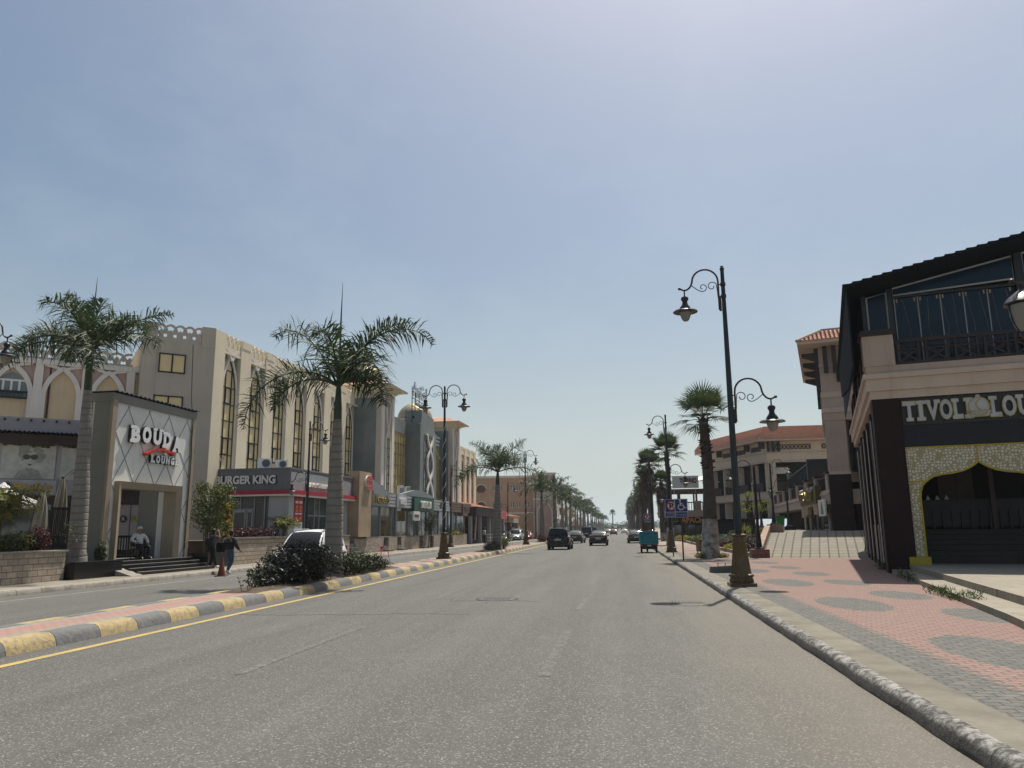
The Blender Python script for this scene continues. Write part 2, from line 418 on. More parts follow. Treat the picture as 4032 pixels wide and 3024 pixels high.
def arcpts(cx, cz, r, a0, a1, n=16, rz=None):
    rz = rz or r
    return [(cx + r * math.cos(R(a0 + (a1 - a0) * k / n)), cz + rz * math.sin(R(a0 + (a1 - a0) * k / n))) for k in range(n + 1)]
def ogive(x0, x1, zs, za, n=10):
    """pointed arch from (x0,zs) up to the apex and down to (x1,zs)"""
    w = (x1 - x0) / 2; hh = za - zs; rad = (w * w + hh * hh) / (2 * w)
    amax = math.asin(min(1, hh / rad)); out = []
    for k in range(n + 1):
        a = amax * k / n; out.append((x0 + rad - rad * math.cos(a), zs + rad * math.sin(a)))
    return out + [(x0 + x1 - p[0], p[1]) for p in reversed(out[:-1])]

# frames: left street side (s along the kerb, d away from the road), angled corner W, Tivoli frame
LA = R(87.5); P0 = V((-16.2, 28, 0)); LDIR = V((math.sin(R(2.5)), math.cos(R(2.5)), 0)); LN = V((math.cos(R(2.5)), -math.sin(R(2.5)), 0))
def lw(s, d, z=0): p = P0 + LDIR * s - LN * d; return V((p.x, p.y, z))
def Lthing(name, label, cat, s, d, z=0, group=None):
    t = thing(name, label, cat, lw(s, d, z), LA, group); return t, (s, d, z)
WCN = lw(11.95, 7); WDIR = V((.766, .643, 0)); WNO = V((.643, -.766, 0)); WA = math.atan2(.643, .766)
def ww(a, e, z=0): p = WCN + WDIR * a + WNO * e; return V((p.x, p.y, z))
def Wthing(name, label, cat, a, e, z=0, group=None):   # local x = a, local y = -e
    return thing(name, label, cat, ww(a, e, z), WA, group), (a, -e, z)
TA = R(14); T0 = V((8.45, 26.8, 0)); TRt = V((math.cos(TA), -math.sin(TA), 0)); TBk = V((math.sin(TA), math.cos(TA), 0))
def tw(a, b, z=0): p = T0 + TRt * a + TBk * b; return V((p.x, p.y, z))
def Tthing(name, label, cat, a, b, z=0, group=None):
    return thing(name, label, cat, tw(a, b, z), -TA, group), (a, b, z)
ORD = ['nearest', 'second', 'third', 'fourth', 'fifth', 'sixth', 'seventh', 'eighth', 'ninth', 'tenth', 'eleventh', 'twelfth', 'thirteenth', 'fourteenth', 'fifteenth', 'sixteenth', 'seventeenth', 'eighteenth']
M['greystone2'] = M['greystone']
M['goldpanel'] = glass('gold coated curtain glass', (.46, .36, .15), .25, .4, .2, .5)
M['goldframe'] = mat('gold window frame', (.20, .13, .05), .5, .1, 2)
M['lilacwhite'] = M['purplegrey']
M['areca2'] = M['areca']
M['redposter'] = mat('crimson poster', (.46, .02, .05), .4, .05, 3)
M['brownwood2'] = mat('faded brown slats', (.20, .135, .10), .7, .15, 1.2, streak=.2)
M['redwall'] = mat('dark red wall', (.16, .025, .025), .8, .1, 1)
M['stripecloth'] = mat('faded pink awning cloth', (.50, .26, .22), .9, .2, 4, (.55, .45, .40))
M['archdark'] = mat('shaded loggia wall', (.14, .085, .06), .9, .15, .8)
M['framegrey'] = mat('pale window frame', (.36, .38, .39), .5, .08, 2)
M['roofdark'] = mat('dark blue black roof', (.007, .011, .015), .8, .2, 1.5, spec=.15)
M['stepbrown'] = mat('dark brown steps', (.045, .036, .030), .7, .2, 1.5)
M['goldboard'] = mat('old gilded board', (.16, .12, .06), .5, .2, 2, metal=.3)
M['tealdark'] = mat('shaded teal paint', (.012, .15, .20), .5, .1, 3)
M['palegrey'] = mat('pale grey fascia', (.33, .335, .34), .5, .06, .6, streak=.2)
# ------------------------------------------------------------------ light, sky, camera
SAT, LOWF, HAZC = 1.02, .85, (7.4, 8.4, 8.4)
w = bpy.data.worlds.new('World'); scene.world = w; w.use_nodes = True
nt = w.node_tree; bg = nt.nodes['Background']
sky = nt.nodes.new('ShaderNodeTexSky'); sky.sky_type = 'NISHITA'; sky.sun_disc = False
SUN = V((.130, .392, .91)).normalized()
sky.sun_elevation = math.asin(SUN.z); sky.sun_rotation = math.atan2(SUN.x, SUN.y)
sky.altitude = 0; sky.air_density = 1.15; sky.dust_density = 3.4; sky.ozone_density = 1.6
hs = nt.nodes.new('ShaderNodeHueSaturation'); hs.inputs['Saturation'].default_value = SAT; hs.inputs['Hue'].default_value = .492; L(nt, sky.outputs[0], hs.inputs['Color'])
tcw = nt.nodes.new('ShaderNodeTexCoord'); sxw = nt.nodes.new('ShaderNodeSeparateXYZ'); L(nt, tcw.outputs['Generated'], sxw.inputs[0])
lowsky = math_(nt, 'MULTIPLY', math_(nt, 'POWER', math_(nt, 'SUBTRACT', 1, math_(nt, 'MINIMUM', math_(nt, 'MAXIMUM', math_(nt, 'MULTIPLY', sxw.outputs[2], 2.4), 0), 1)), 2), LOWF)
skyc = mixc(nt, lowsky, hs.outputs[0], HAZC)
cir = noise(nt, mapping(nt, tcw.outputs['Generated'], (2.2, 1.2, 3.5), (0, .4, .7)), 2.4, 7, .62)
skyc = mixc(nt, math_(nt, 'MULTIPLY', ramp(nt, cir, .48, .80), .10), skyc, tuple(c * 1.12 for c in HAZC))
L(nt, skyc, bg.inputs[0]); bg.inputs[1].default_value = .083
sl = bpy.data.lights.new('sun', 'SUN'); sl.energy = 5.0; sl.angle = R(.53); sl.color = (1, .95, .86)
so = bpy.data.objects.new('sun', sl); col.objects.link(so); so.rotation_euler = SUN.to_track_quat('Z', 'Y').to_euler(); so.location = (20, 40, 80)
cam = bpy.data.cameras.new('camera'); co_ = bpy.data.objects.new('camera', cam); col.objects.link(co_); scene.camera = co_
cam.sensor_width = 36; cam.lens = 3030 / 4032 * 36; cam.clip_start = .1; cam.clip_end = 6000
co_.matrix_world = Matrix.Translation((0, 0, 1.65)) @ Matrix.Rotation(R(7.81), 4, 'Z') @ Matrix.Rotation(R(90 + 10.7), 4, 'X') @ Matrix.Rotation(R(-.6), 4, 'Z')
scene.view_settings.view_transform = 'Standard'; scene.view_settings.look = 'None'
scene.view_settings.exposure = .22; scene.view_settings.gamma = 1
try:
    scene.cycles.max_bounces = 6; scene.cycles.diffuse_bounces = 3; scene.cycles.glossy_bounces = 3; scene.cycles.transparent_max_bounces = 6
    scene.cycles.use_denoising = True; scene.cycles.caustics_reflective = False; scene.cycles.caustics_refractive = False
except Exception: pass

# ------------------------------------------------------------------ ground, roads, pavements
def asphalt(paint=0):
    m, nt, b = _nt('worn asphalt'); co = obco(nt)
    sx = nt.nodes.new('ShaderNodeSeparateXYZ'); L(nt, co, sx.inputs[0]); x, y = sx.outputs[0], sx.outputs[1]
    fine = noise(nt, co, 55, 2, .7); mid = noise(nt, co, .55, 5, .65); lane = noise(nt, mapping(nt, co, (1.1, .05, 1)), 1.0, 4, .6)
    v = N(nt, 'ShaderNodeTexVoronoi'); v.inputs['Scale'].default_value = 75; L(nt, co, v.inputs['Vector'])
    sp = nt.nodes.new('ShaderNodeSeparateColor'); L(nt, v.outputs['Color'], sp.inputs[0])
    base = mixc(nt, ramp(nt, mid, .35, .7), (.126, .123, .109), (.152, .149, .133))
    base = mixc(nt, ramp(nt, lane, .36, .66), base, (.100, .098, .088))
    base = mixc(nt, ramp(nt, fine, .45, .62), mixc(nt, .5, base, (.07, .068, .061)), base)
    base = mixc(nt, math_(nt, 'MULTIPLY', ramp(nt, sp.outputs[0], .86, .95), .6), base, (.34, .325, .29))
    base = mixc(nt, math_(nt, 'MULTIPLY', ramp(nt, sp.outputs[1], .75, .95), .6), base, (.045, .043, .04))
    # sand blown against the right kerb and the left road's dusty edge
    dust = ramp(nt, math_(nt, 'ADD', x, math_(nt, 'MULTIPLY', noise(nt, mapping(nt, co, (1, .25, 1)), 1.2, 4), 1.8)), .62, .93)
    xx = math_(nt, 'MULTIPLY_ADD', math_(nt, 'ADD', x, math_(nt, 'MULTIPLY', noise(nt, mapping(nt, co, (1, .25, 1)), 1.2, 4), 2.2)), .3, 0.)
    dust = ramp(nt, xx, .45, 1.05)
    base = mixc(nt, math_(nt, 'MULTIPLY', dust, .38), base, (.22, .19, .14))
    # oil drips and patches
    st = ramp(nt, noise(nt, mapping(nt, co, (1.6, .5, 1)), .8, 5, .7), .60, .72)
    base = mixc(nt, math_(nt, 'MULTIPLY', st, .42), base, (.095, .091, .083))
    if paint:
        pf = ramp(nt, noise(nt, co, 7, 6, .75), .46, .66)
        base = mixc(nt, math_(nt, 'MULTIPLY', pf, paint), base, (.33, .325, .30))
    L(nt, base, b.inputs['Base Color'])
    L(nt, ramp(nt, fine, .3, .7, (.72,) * 3, (.95,) * 3), b.inputs['Roughness']); b.inputs['Specular IOR Level'].default_value = .32
    bump(nt, b, math_(nt, 'ADD', sp.outputs[0], math_(nt, 'MULTIPLY', fine, 1.5)), .55, .012)
    return m
M['asphalt'] = asphalt(); M['faint'] = asphalt(.30)
def pavers():
    m, nt, b = _nt('interlocking pavers'); co = obco(nt)
    sx = nt.nodes.new('ShaderNodeSeparateXYZ'); L(nt, co, sx.inputs[0]); x, y = sx.outputs[0], sx.outputs[1]
    zig = math_(nt, 'MULTIPLY', math_(nt, 'PINGPONG', x, .075), .42)
    cb = nt.nodes.new('ShaderNodeCombineXYZ'); L(nt, x, cb.inputs[0]); L(nt, math_(nt, 'ADD', y, zig), cb.inputs[1])
    t = nt.nodes.new('ShaderNodeTexBrick'); L(nt, cb.outputs[0], t.inputs['Vector']); t.offset = .5
    for k, v in (('Scale', 1), ('Mortar Size', .007), ('Brick Width', .225), ('Row Height', .125), ('Mortar Smooth', .3), ('Bias', 0)): t.inputs[k].default_value = v
    t.inputs['Color1'].default_value = (0, 0, 0, 1); t.inputs['Color2'].default_value = (1, 1, 1, 1); t.inputs['Mortar'].default_value = (.5, .5, .5, 1)
    jx = math_(nt, 'MULTIPLY', math_(nt, 'FLOOR', math_(nt, 'DIVIDE', y, .25)), 1.0)
    jag = math_(nt, 'MULTIPLY', math_(nt, 'PINGPONG', y, .125), 1.5)
    border = math_(nt, 'LESS_THAN', math_(nt, 'ADD', x, jag), 3.66)
    def ell(x0, y0, px, py, rx, ry):
        u = math_(nt, 'SUBTRACT', x, x0)
        if px: u = math_(nt, 'SUBTRACT', math_(nt, 'FLOORED_MODULO', math_(nt, 'ADD', u, px / 2), px), px / 2)
        v = math_(nt, 'SUBTRACT', math_(nt, 'FLOORED_MODULO', math_(nt, 'ADD', math_(nt, 'SUBTRACT', y, y0), py / 2), py), py / 2)
        q = math_(nt, 'SQRT', math_(nt, 'ADD', math_(nt, 'POWER', math_(nt, 'ABSOLUTE', math_(nt, 'DIVIDE', u, rx)), 2.0), math_(nt, 'POWER', math_(nt, 'ABSOLUTE', math_(nt, 'DIVIDE', v, ry)), 2.0)))
        q = math_(nt, 'ADD', q, math_(nt, 'MULTIPLY', noise(nt, co, 6, 1), .35))
        return math_(nt, 'LESS_THAN', q, 1.16)
    gray = math_(nt, 'MAXIMUM', border, math_(nt, 'MAXIMUM', ell(4.45, 10.35, 0, 6.07, .62, 1.5), ell(6.0, 22.5, 0, 4.05, .55, 1.2)))
    n1 = noise(nt, co, .7, 5); n2 = noise(nt, co, 7, 4)
    pink = mixc(nt, ramp(nt, n1, .3, .72), (.245, .152, .128), (.235, .165, .14))
    pink = mixc(nt, math_(nt, 'MULTIPLY', t.outputs[0], .30), pink, (.185, .11, .092))
    gr = mixc(nt, ramp(nt, n1, .3, .7), (.105, .11, .103), (.135, .133, .118))
    gr = mixc(nt, math_(nt, 'MULTIPLY', t.outputs[0], .3), gr, (.075, .08, .077))
    out = mixc(nt, gray, pink, gr)
    out = mixc(nt, math_(nt, 'MULTIPLY', ramp(nt, n2, .45, .75), .4), out, (.30, .25, .20))
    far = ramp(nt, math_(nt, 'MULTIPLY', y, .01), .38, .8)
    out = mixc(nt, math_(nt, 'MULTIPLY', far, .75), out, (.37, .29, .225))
    out = mixc(nt, math_(nt, 'MULTIPLY', t.outputs['Fac'], .85), out, (.055, .042, .034))
    st = ramp(nt, noise(nt, co, 1.1, 6, .7), .62, .76)
    out = mixc(nt, math_(nt, 'MULTIPLY', st, .45), out, (.13, .11, .09))
    L(nt, out, b.inputs['Base Color']); b.inputs['Roughness'].default_value = .9; b.inputs['Specular IOR Level'].default_value = .25
    hh = math_(nt, 'ADD', math_(nt, 'MULTIPLY', t.outputs['Fac'], -1.2), math_(nt, 'ADD', math_(nt, 'MULTIPLY', t.outputs[0], .35), math_(nt, 'MULTIPLY', noise(nt, co, 35), .4)))
    bump(nt, b, hh, .9, .012)
    return m
M['pavers'] = pavers()
def medianpav():
    m, nt, b = _nt('median pavers'); co = obco(nt)
    sx = nt.nodes.new('ShaderNodeSeparateXYZ'); L(nt, co, sx.inputs[0]); x, y = sx.outputs[0], sx.outputs[1]
    t = nt.nodes.new('ShaderNodeTexBrick'); L(nt, co, t.inputs['Vector']); t.offset = .5
    for k, v in (('Scale', 1), ('Mortar Size', .008), ('Brick Width', .22), ('Row Height', .12), ('Mortar Smooth', .3)): t.inputs[k].default_value = v
    t.inputs['Color1'].default_value = (0, 0, 0, 1); t.inputs['Color2'].default_value = (1, 1, 1, 1)
    strip = math_(nt, 'LESS_THAN', math_(nt, 'ABSOLUTE', math_(nt, 'ADD', x, 9.3)), .27)
    out = mixc(nt, strip, (.27, .245, .205), (.36, .18, .15))
    out = mixc(nt, math_(nt, 'MULTIPLY', t.outputs[0], .3), out, (.20, .15, .12))
    out = mixc(nt, math_(nt, 'MULTIPLY', ramp(nt, noise(nt, co, 2.5, 5), .4, .7), .5), out, (.28, .24, .19))
    out = mixc(nt, math_(nt, 'MULTIPLY', t.outputs['Fac'], .7), out, (.10, .085, .07))
    L(nt, out, b.inputs['Base Color']); b.inputs['Roughness'].default_value = .92
    bump(nt, b, math_(nt, 'ADD', math_(nt, 'MULTIPLY', t.outputs['Fac'], -1), noise(nt, co, 30)), .7, .012)
    return m
M['medianpav'] = medianpav()
def kerbmat(name, alt, period=1.0, base=(.115, .11, .10), lim=(.42, .40, .36), ya=(.40, .305, .14)):
    m, nt, b = _nt(name); co = obco(nt)
    sx = nt.nodes.new('ShaderNodeSeparateXYZ'); L(nt, co, sx.inputs[0]); y = sx.outputs[1]; z = sx.outputs[2]
    n1 = noise(nt, co, 9, 6, .7); n2 = noise(nt, co, 1.8, 4)
    if alt:
        f = math_(nt, 'LESS_THAN', math_(nt, 'FLOORED_MODULO', y, 2 * period), period)
        out = mixc(nt, f, (.125, .13, .135), ya)
        out = mixc(nt, math_(nt, 'MULTIPLY', ramp(nt, n1, .45, .62), .7), out, (.19, .17, .135))
        out = mixc(nt, math_(nt, 'MULTIPLY', ramp(nt, n2, .45, .7), .3), out, (.10, .095, .085))
    else:
        out = mixc(nt, ramp(nt, n2, .35, .65), base, tuple(c * 1.7 for c in base))
        wz = math_(nt, 'MULTIPLY', ramp(nt, math_(nt, 'ADD', z, math_(nt, 'MULTIPLY', n2, .05)), .118, .150), ramp(nt, n1, .44, .60))  # whitish arris: rubbed patches plus specular sheen put into the colour
        out = mixc(nt, math_(nt, 'MULTIPLY', wz, .7), out, lim)
    jt = math_(nt, 'LESS_THAN', math_(nt, 'FLOORED_MODULO', y, period), .02)
    out = mixc(nt, math_(nt, 'MULTIPLY', jt, .8), out, (.03, .03, .028))
    L(nt, out, b.inputs['Base Color']); b.inputs['Roughness'].default_value = .93
    bump(nt, b, math_(nt, 'ADD', n1, n2), .8, .03)
    return m
M['kerb_r'] = kerbmat('rubbed kerb with painted shade', False, 1.0, (.050, .047, .042), (.40, .385, .35))  # dark base carries the shade of the road-side face in its colour
M['kerb_m'] = kerbmat('yellow and black kerb', True, 1.0)
M['kerb_l'] = kerbmat('grey road kerb', False, .9, (.17, .155, .13), (.36, .33, .28))
M['kerbstrip'] = mat('sandy concrete strip', (.225, .205, .158), .95, .2, 1.8, bs=.4, bsc=20)
M['sidewalk'] = mat('dusty concrete pavement', (.27, .235, .185), .95, .16, 1.2, bs=.4, bsc=20)
M['sand'] = mat('sandy ground', (.34, .29, .21), .98, .15, .3)
M['slabs'] = brickmat('grey stone setts', (.235, .215, .172), (.20, .185, .15), (.10, .09, .07), .44, .75, .035, .9, .8, var=.35, planes='xy', off=0., rot=(0, 0, R(14)))
M['platform'] = brickmat('pale stone paving', (.29, .262, .205), (.26, .235, .185), (.12, .105, .085), 1.1, .8, .008, .85, .5, var=.4, planes='xy')
def struct(name, b, m, smooth=None):
    o = b.build(name, m, None, smooth); o['kind'] = 'structure'; return o
b = B(); b.add([(-3000, -400, -.06), (3000, -400, -.06), (3000, 5000, -.06), (-3000, 5000, -.06)], [(0, 1, 2, 3)]); struct('ground', b, 'sand')
b = B()
for k in range(40):
    y0 = -30 + k * 20; b.add([(-19, y0, 0), (2.55, y0, 0), (2.55, y0 + 20, 0), (-19, y0 + 20, 0)], [(0, 1, 2, 3)])
struct('road', b, 'asphalt')
# right kerb: slightly wandering line with worn arris, its sheen painted in
def sweep(prof, ys, xoff, name, m, wob=.012, seed=1):
    r = random.Random(seed); b = B(); n = len(prof)
    for y in ys:
        dx = r.uniform(-wob, wob); dz = r.uniform(-wob, wob) * .5
        b.v += [V((xoff + p[0] + dx, y, p[1] + (dz if p[1] > .05 else 0))) for p in prof]
    for k in range(len(ys) - 1):
        for j in range(n - 1):
            b.f.append((k * n + j, (k + 1) * n + j, (k + 1) * n + j + 1, k * n + j + 1)); b.mi.append(0)
    return struct(name, b, m, 40)
ys = [-20 + .5 * k for k in range(180)] + [70 + 5 * k for k in range(130)]
sweep([(0, -.02), (.012, .10), (.045, .142), (.085, .156), (.15, .158), (.155, .13)], ys, 2.42, 'kerb', 'kerb_r', .012, 3)
b = B()
for k in range(66):
    y0 = -20 + k * 11; b.add([(2.565, y0, .154), (2.99, y0, .154), (2.99, y0 + 11, .154), (2.565, y0 + 11, .154)], [(0, 1, 2, 3)])
struct('kerb_strip', b, 'kerbstrip')
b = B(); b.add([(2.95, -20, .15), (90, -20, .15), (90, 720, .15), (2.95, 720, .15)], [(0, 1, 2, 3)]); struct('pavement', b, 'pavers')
# median
ysm = [-10 + .5 * k for k in range(180)] + [80 + 4 * k for k in range(130)]
sweep([(0, -.02), (-.03, .10), (-.075, .165), (-.13, .20), (-.33, .205), (-.34, .17)], ysm, -8.43, 'median_kerb', 'kerb_m', .010, 5)
sweep([(.34, .17), (.33, .203), (.08, .20), (.03, .16), (0, -.02)][::-1], ysm, -10.12, 'median_kerb', 'kerb_m', .008, 6)
b = B(); b.add([(-9.80, -10, .195), (-8.75, -10, .195), (-8.75, 600, .195), (-9.80, 600, .195)], [(0, 1, 2, 3)]); struct('median', b, 'medianpav')
M['linepaint'] = mat('worn yellow line', (.48, .345, .11), .8, .12, 2, c2=(.33, .25, .11))
M['whiteline'] = mat('worn white line', (.36, .345, .30), .85, .15, 1.5, c2=(.20, .19, .16))
b = B()
for k in range(120):
    y0 = 2 + 5 * k; b.flat(-7.95, -7.80, y0, y0 + 5)
struct('yellow_edge_line', b, 'linepaint')
b = B()
for y0, y1, x in ((9.0, 13.6, -4.55), (19.2, 23.5, -4.6), (29, 33, -4.6), (39, 43, -4.6), (9.2, 13.3, -.93), (16.6, 19.6, -.92), (24, 27, -.92), (33, 36, -.9), (43, 46, -.9), (53, 56, -.9), (63, 66, -.9), (75, 78, -.9)):
    b.flat(x - .075, x + .075, y0, y1)
struct('lane_marking', b, 'faint')
b = B()
for x0, x1, y in ((.9, 1.55, 33.6), (-2.2, -1.2, 24.4)): b.flat(x0, x1, y, y + .12)
struct('stop_marking', b, 'faint')
b = B(M=Matrix.Translation(P0) @ Matrix.Rotation(LA, 4, 'Z'))
b.flat(-30, 150, -1.25, -1.15); struct('white_edge_line', b, 'whiteline')
# left kerb and pavement, laid out along the shop fronts
b = B(M=Matrix.Translation(P0) @ Matrix.Rotation(LA, 4, 'Z'))
r_ = random.Random(4); prev = None
for k in range(140):
    s = -26 + k * 1.5; j = r_.uniform(-.03, .03); cur = [(s, j, -.02), (s, j + .02, .11), (s, j + .06, .15), (s, .34, .155), (s, .35, .12)]
    i = b.pts(cur)
    if k:
        for q in range(4): b.f.append((i - 5 + q, i - 5 + q + 1, i + q + 1, i + q)); b.mi.append(0)
struct('kerb', b, 'kerb_l', 40)
b = B(M=Matrix.Translation(P0) @ Matrix.Rotation(LA, 4, 'Z'))
b.add([(-26, .34, .15), (190, .34, .15), (190, 90, .15), (-26, 90, .15)], [(0, 1, 2, 3)]); struct('pavement', b, 'sidewalk')
# cracks, manhole, drain
b = B(); r_ = random.Random(8); x, y = -8.0, 15.3; pts = []
while x < -2.9: pts.append((x, y)); x += r_.uniform(.08, .22); y += r_.uniform(-.09, .085)
b.band(pts, .011, -.01, .003, 'z'); pts = []; x, y = -4.2, 19.5
while x < -1.9: pts.append((x, y)); x += .15; y = 18.35 + .25 * math.sin((x + 4.2) * 1.3) + r_.uniform(-.02, .02)
b.band(pts, .009, -.01, .003, 'z'); struct('road_cracks', b, 'black')
M['castiron'] = mat('worn cast iron', (.13, .125, .115), .7, .2, 6)
mh = thing('manhole_cover', 'round iron manhole cover set in the middle of the asphalt', 'manhole cover', (-3.02, 19.0, 0))
b = B(); b.lathe([(.52, -.02), (.52, .004), (.46, .008), (.455, .003)], 28); b.build('frame', 'darkmetal', mh)
b = B(); b.lathe([(.45, -.02), (.45, .006), (.41, .011), (.02, .011)], 28)
for k in range(-4, 5):
    for j in range(-4, 5):
        if k * k + j * j < 16: b.box(k * .095 - .03, k * .095 + .03, j * .095 - .03, j * .095 + .03, .009, .017)
b.build('lid', 'castiron', mh)
dg_ = thing('drain_grate', 'slotted rectangular drain grate in the road by the kerb', 'drain grate', (1.42, 18.3, 0))
b = B(); b.box(-.36, .36, -.22, .22, -.02, .003); b.build('pit', 'black', dg_)
b = B()
for k in range(11): b.box(-.36 + k * .07 - .014, -.36 + k * .07 + .014, -.22, .22, -.01, .010)
b.box(-.38, .38, -.24, -.215, -.01, .012); b.box(-.38, .38, .215, .24, -.01, .012); b.build('bars', 'concrete', dg_)
M['paletile'] = M['platform']
# ------------------------------------------------------------------ street lamps
def spiral(cx, cz, r0, r1, a0, a1, n=14):
    return [(cx + (r0 + (r1 - r0) * k / n) * math.cos(R(a0 + (a1 - a0) * k / n)), 0, cz + (r0 + (r1 - r0) * k / n) * math.sin(R(a0 + (a1 - a0) * k / n))) for k in range(n + 1)]
def lamp_arm(root, sd, dz, x0=.13, ms=''):
    fx = lambda p: (sd * p[0], 0, p[2] + dz)
    path = [(x0, 0, 7.4), (x0, 0, 7.8), (x0, 0, 8.2)] + [(x0 + .355 - .355 * math.cos(R(a)), 0, 8.22 + .355 * math.sin(R(a))) for a in range(15, 175, 16)]
    path += [(x0 + .715, 0, 8.2), (x0 + .745, 0, 8.12), (x0 + .80, 0, 8.05), (x0 + .87, 0, 8.005), (x0 + .95, 0, 8.0), (x0 + 1.05, 0, 8.045)]
    b = B(); b.tube([fx(p) for p in path], .026, 8)
    b.ball(fx((x0 + 1.06, 0, 8.05)), .042, 8, 6)
    b.tube([fx((x0 - .03, 0, 7.36)), fx((x0 - .03, 0, 7.75))], .034, 8)
    for z in (7.78, 8.12): b.tube([fx((0, 0, z)), fx((x0, 0, z))], .018, 6)
    arm = b.build('arm', 'armbrown', root, 40)
    b = B()
    b.tube([fx(p) for p in [(x0 + .02, 0, 7.75), (x0 + .03, 0, 7.98)] + spiral(x0 + .17, 8.08, .135, .05, 150, -190)], .013, 6)
    b.tube([fx(p) for p in [(x0 + .74, 0, 8.14), (x0 + .6, 0, 8.02), (x0 + .5, 0, 7.96)] + spiral(x0 + .42, 8.06, .12, .045, -80, -440)], .013, 6)
    b.build('scroll', 'armbrown', arm, 40)
    cx = sd * (x0 + .93)
    b = B(); b.tube([(cx, 0, 8.0 + dz), (cx, 0, 7.80 + dz)], .02, 8)
    b.lathe([(.03, 7.83), (.085, 7.80), (.105, 7.76), (.10, 7.72), (.075, 7.69), (.07, 7.63), (.09, 7.575), (.135, 7.52), (.16, 7.47), (.165, 7.425), (.30, 7.41), (.34, 7.375), (.335, 7.365), (.16, 7.385)], 22, (cx, 0, dz))
    lan = b.build('lantern', 'lampgreen', root, 40)
    b = B(); b.lathe([(.155, 7.384), (.16, 7.36), (.15, 7.30), (.125, 7.22), (.095, 7.15), (.06, 7.115)], 18, (cx, 0, dz)); b.build('globe', 'opal', lan, 50)
    for z in (7.78, 8.12):
        b = B(); b.lathe([(.05, z - .05 + dz), (.074, z - .045 + dz), (.074, z + .045 + dz), (.05, z + .05 + dz)], 12); b.build('collar', 'armbrown', root, 40)
def lamp_base(root, h=1.3):
    b = B(); b.box(-.33, .33, -.33, .33, -.05, .085)
    b.build('plinth', 'bronze', root)
    b = B(); b.lathe([(.30, .08), (.31, .15), (.285, .19), (.285, .235), (.32, .25), (.32, .29), (.265, .32), (.255, .34), (.175, 1.0), (.185, 1.02), (.20, 1.04), (.20, 1.075), (.17, 1.09), (.165, 1.25), (.20, 1.27), (.205, 1.305), (.17, 1.32), (.09, 1.33)], 40, flute=.09)
    b.build('base', 'bronze', root, 32)
def lamp_pole(root, top=8.55):
    b = B(); b.tube([(0, 0, 1.25), (0, 0, 2.2), (0, 0, 4.6), (0, 0, 7.2), (0, 0, top)], [.092, .088, .078, .06, .052], 14)
    b.lathe([(.05, top), (.062, top + .02), (.062, top + .06), (.04, top + .08)], 12); b.ball((0, 0, top + .1), .045, 8, 6)
    b.build('pole', 'lampgreen', root, 40)
def fin(o): o['_k'] = 1; del o['_k']; return o
RL = [(3.05, 21.15), (3.08, 50.0), (3.1, 79.5), (3.1, 110), (3.1, 141), (3.1, 171), (3.1, 201)]
GR = 'two armed street lamps along the right kerb'
lab = ['tall street lamp with bronze fluted base standing nearest on the pink pavers', 'street lamp behind the blue signs, low arm lantern over the pavement', 'third street lamp on the right kerb, beyond the teal cargo trike']
lamp = thing('street_lamp', lab[0], 'street lamp', (*RL[0], .15), 0, GR)
lamp_base(lamp); lamp_pole(lamp); lamp_arm(lamp, -1, .02); lamp_arm(lamp, 1, -3.12)
for k, p in enumerate(RL[1:]):
    dup(lamp, (*p, .15), R([1, -2, 3, 0, 2, -1][k]), lab[k + 1] if k < 2 else ORD[k + 1] + ' street lamp along the right kerb among the fan palms')
GL = 'two armed street lamps along the shop fronts'
labs = ['street lamp at the left picture edge, only one hanging lantern in frame', 'street lamp by the burger restaurant wall behind the white car', 'street lamp in front of the striped shop fascia beside a small tree', 'street lamp before the peach building near the striped canopy', 'far street lamp on the shop side before the cream arched portal']
for k, (s, d) in enumerate(((-9.6, .75), (11.3, .7), (41.0, .75), (69, .8), (92, .8))):
    c = dup(lamp, lw(s, d, .15), LA + R(-90 + 180), labs[k], .85); c['group'] = GL
GM = 'double street lamps along the median'
ml = thing('street_lamp', 'double armed street lamp on the median wrapped in light cord, nearest one', 'street lamp', (-9.13, 39.9, .2), 0, GM)
lamp_base(ml); lamp_pole(ml, 8.95); lamp_arm(ml, -1, .55); lamp_arm(ml, 1, .55)
b = B(); b.tube([(math.cos(t * .42) * (.105 - .0035 * t * .1), math.sin(t * .42) * (.105 - .0035 * t * .1), 1.5 + t * .052) for t in range(110)], .011, 5); b.build('light_cord', 'white', ml, 40)
for k, y in enumerate((75.5, 108, 146, 184, 221, 258, 295)):
    dup(ml, (-9.13, y, .2), R(rnd.uniform(-4, 4)), ORD[k + 1] + ' double armed street lamp counting along the median')

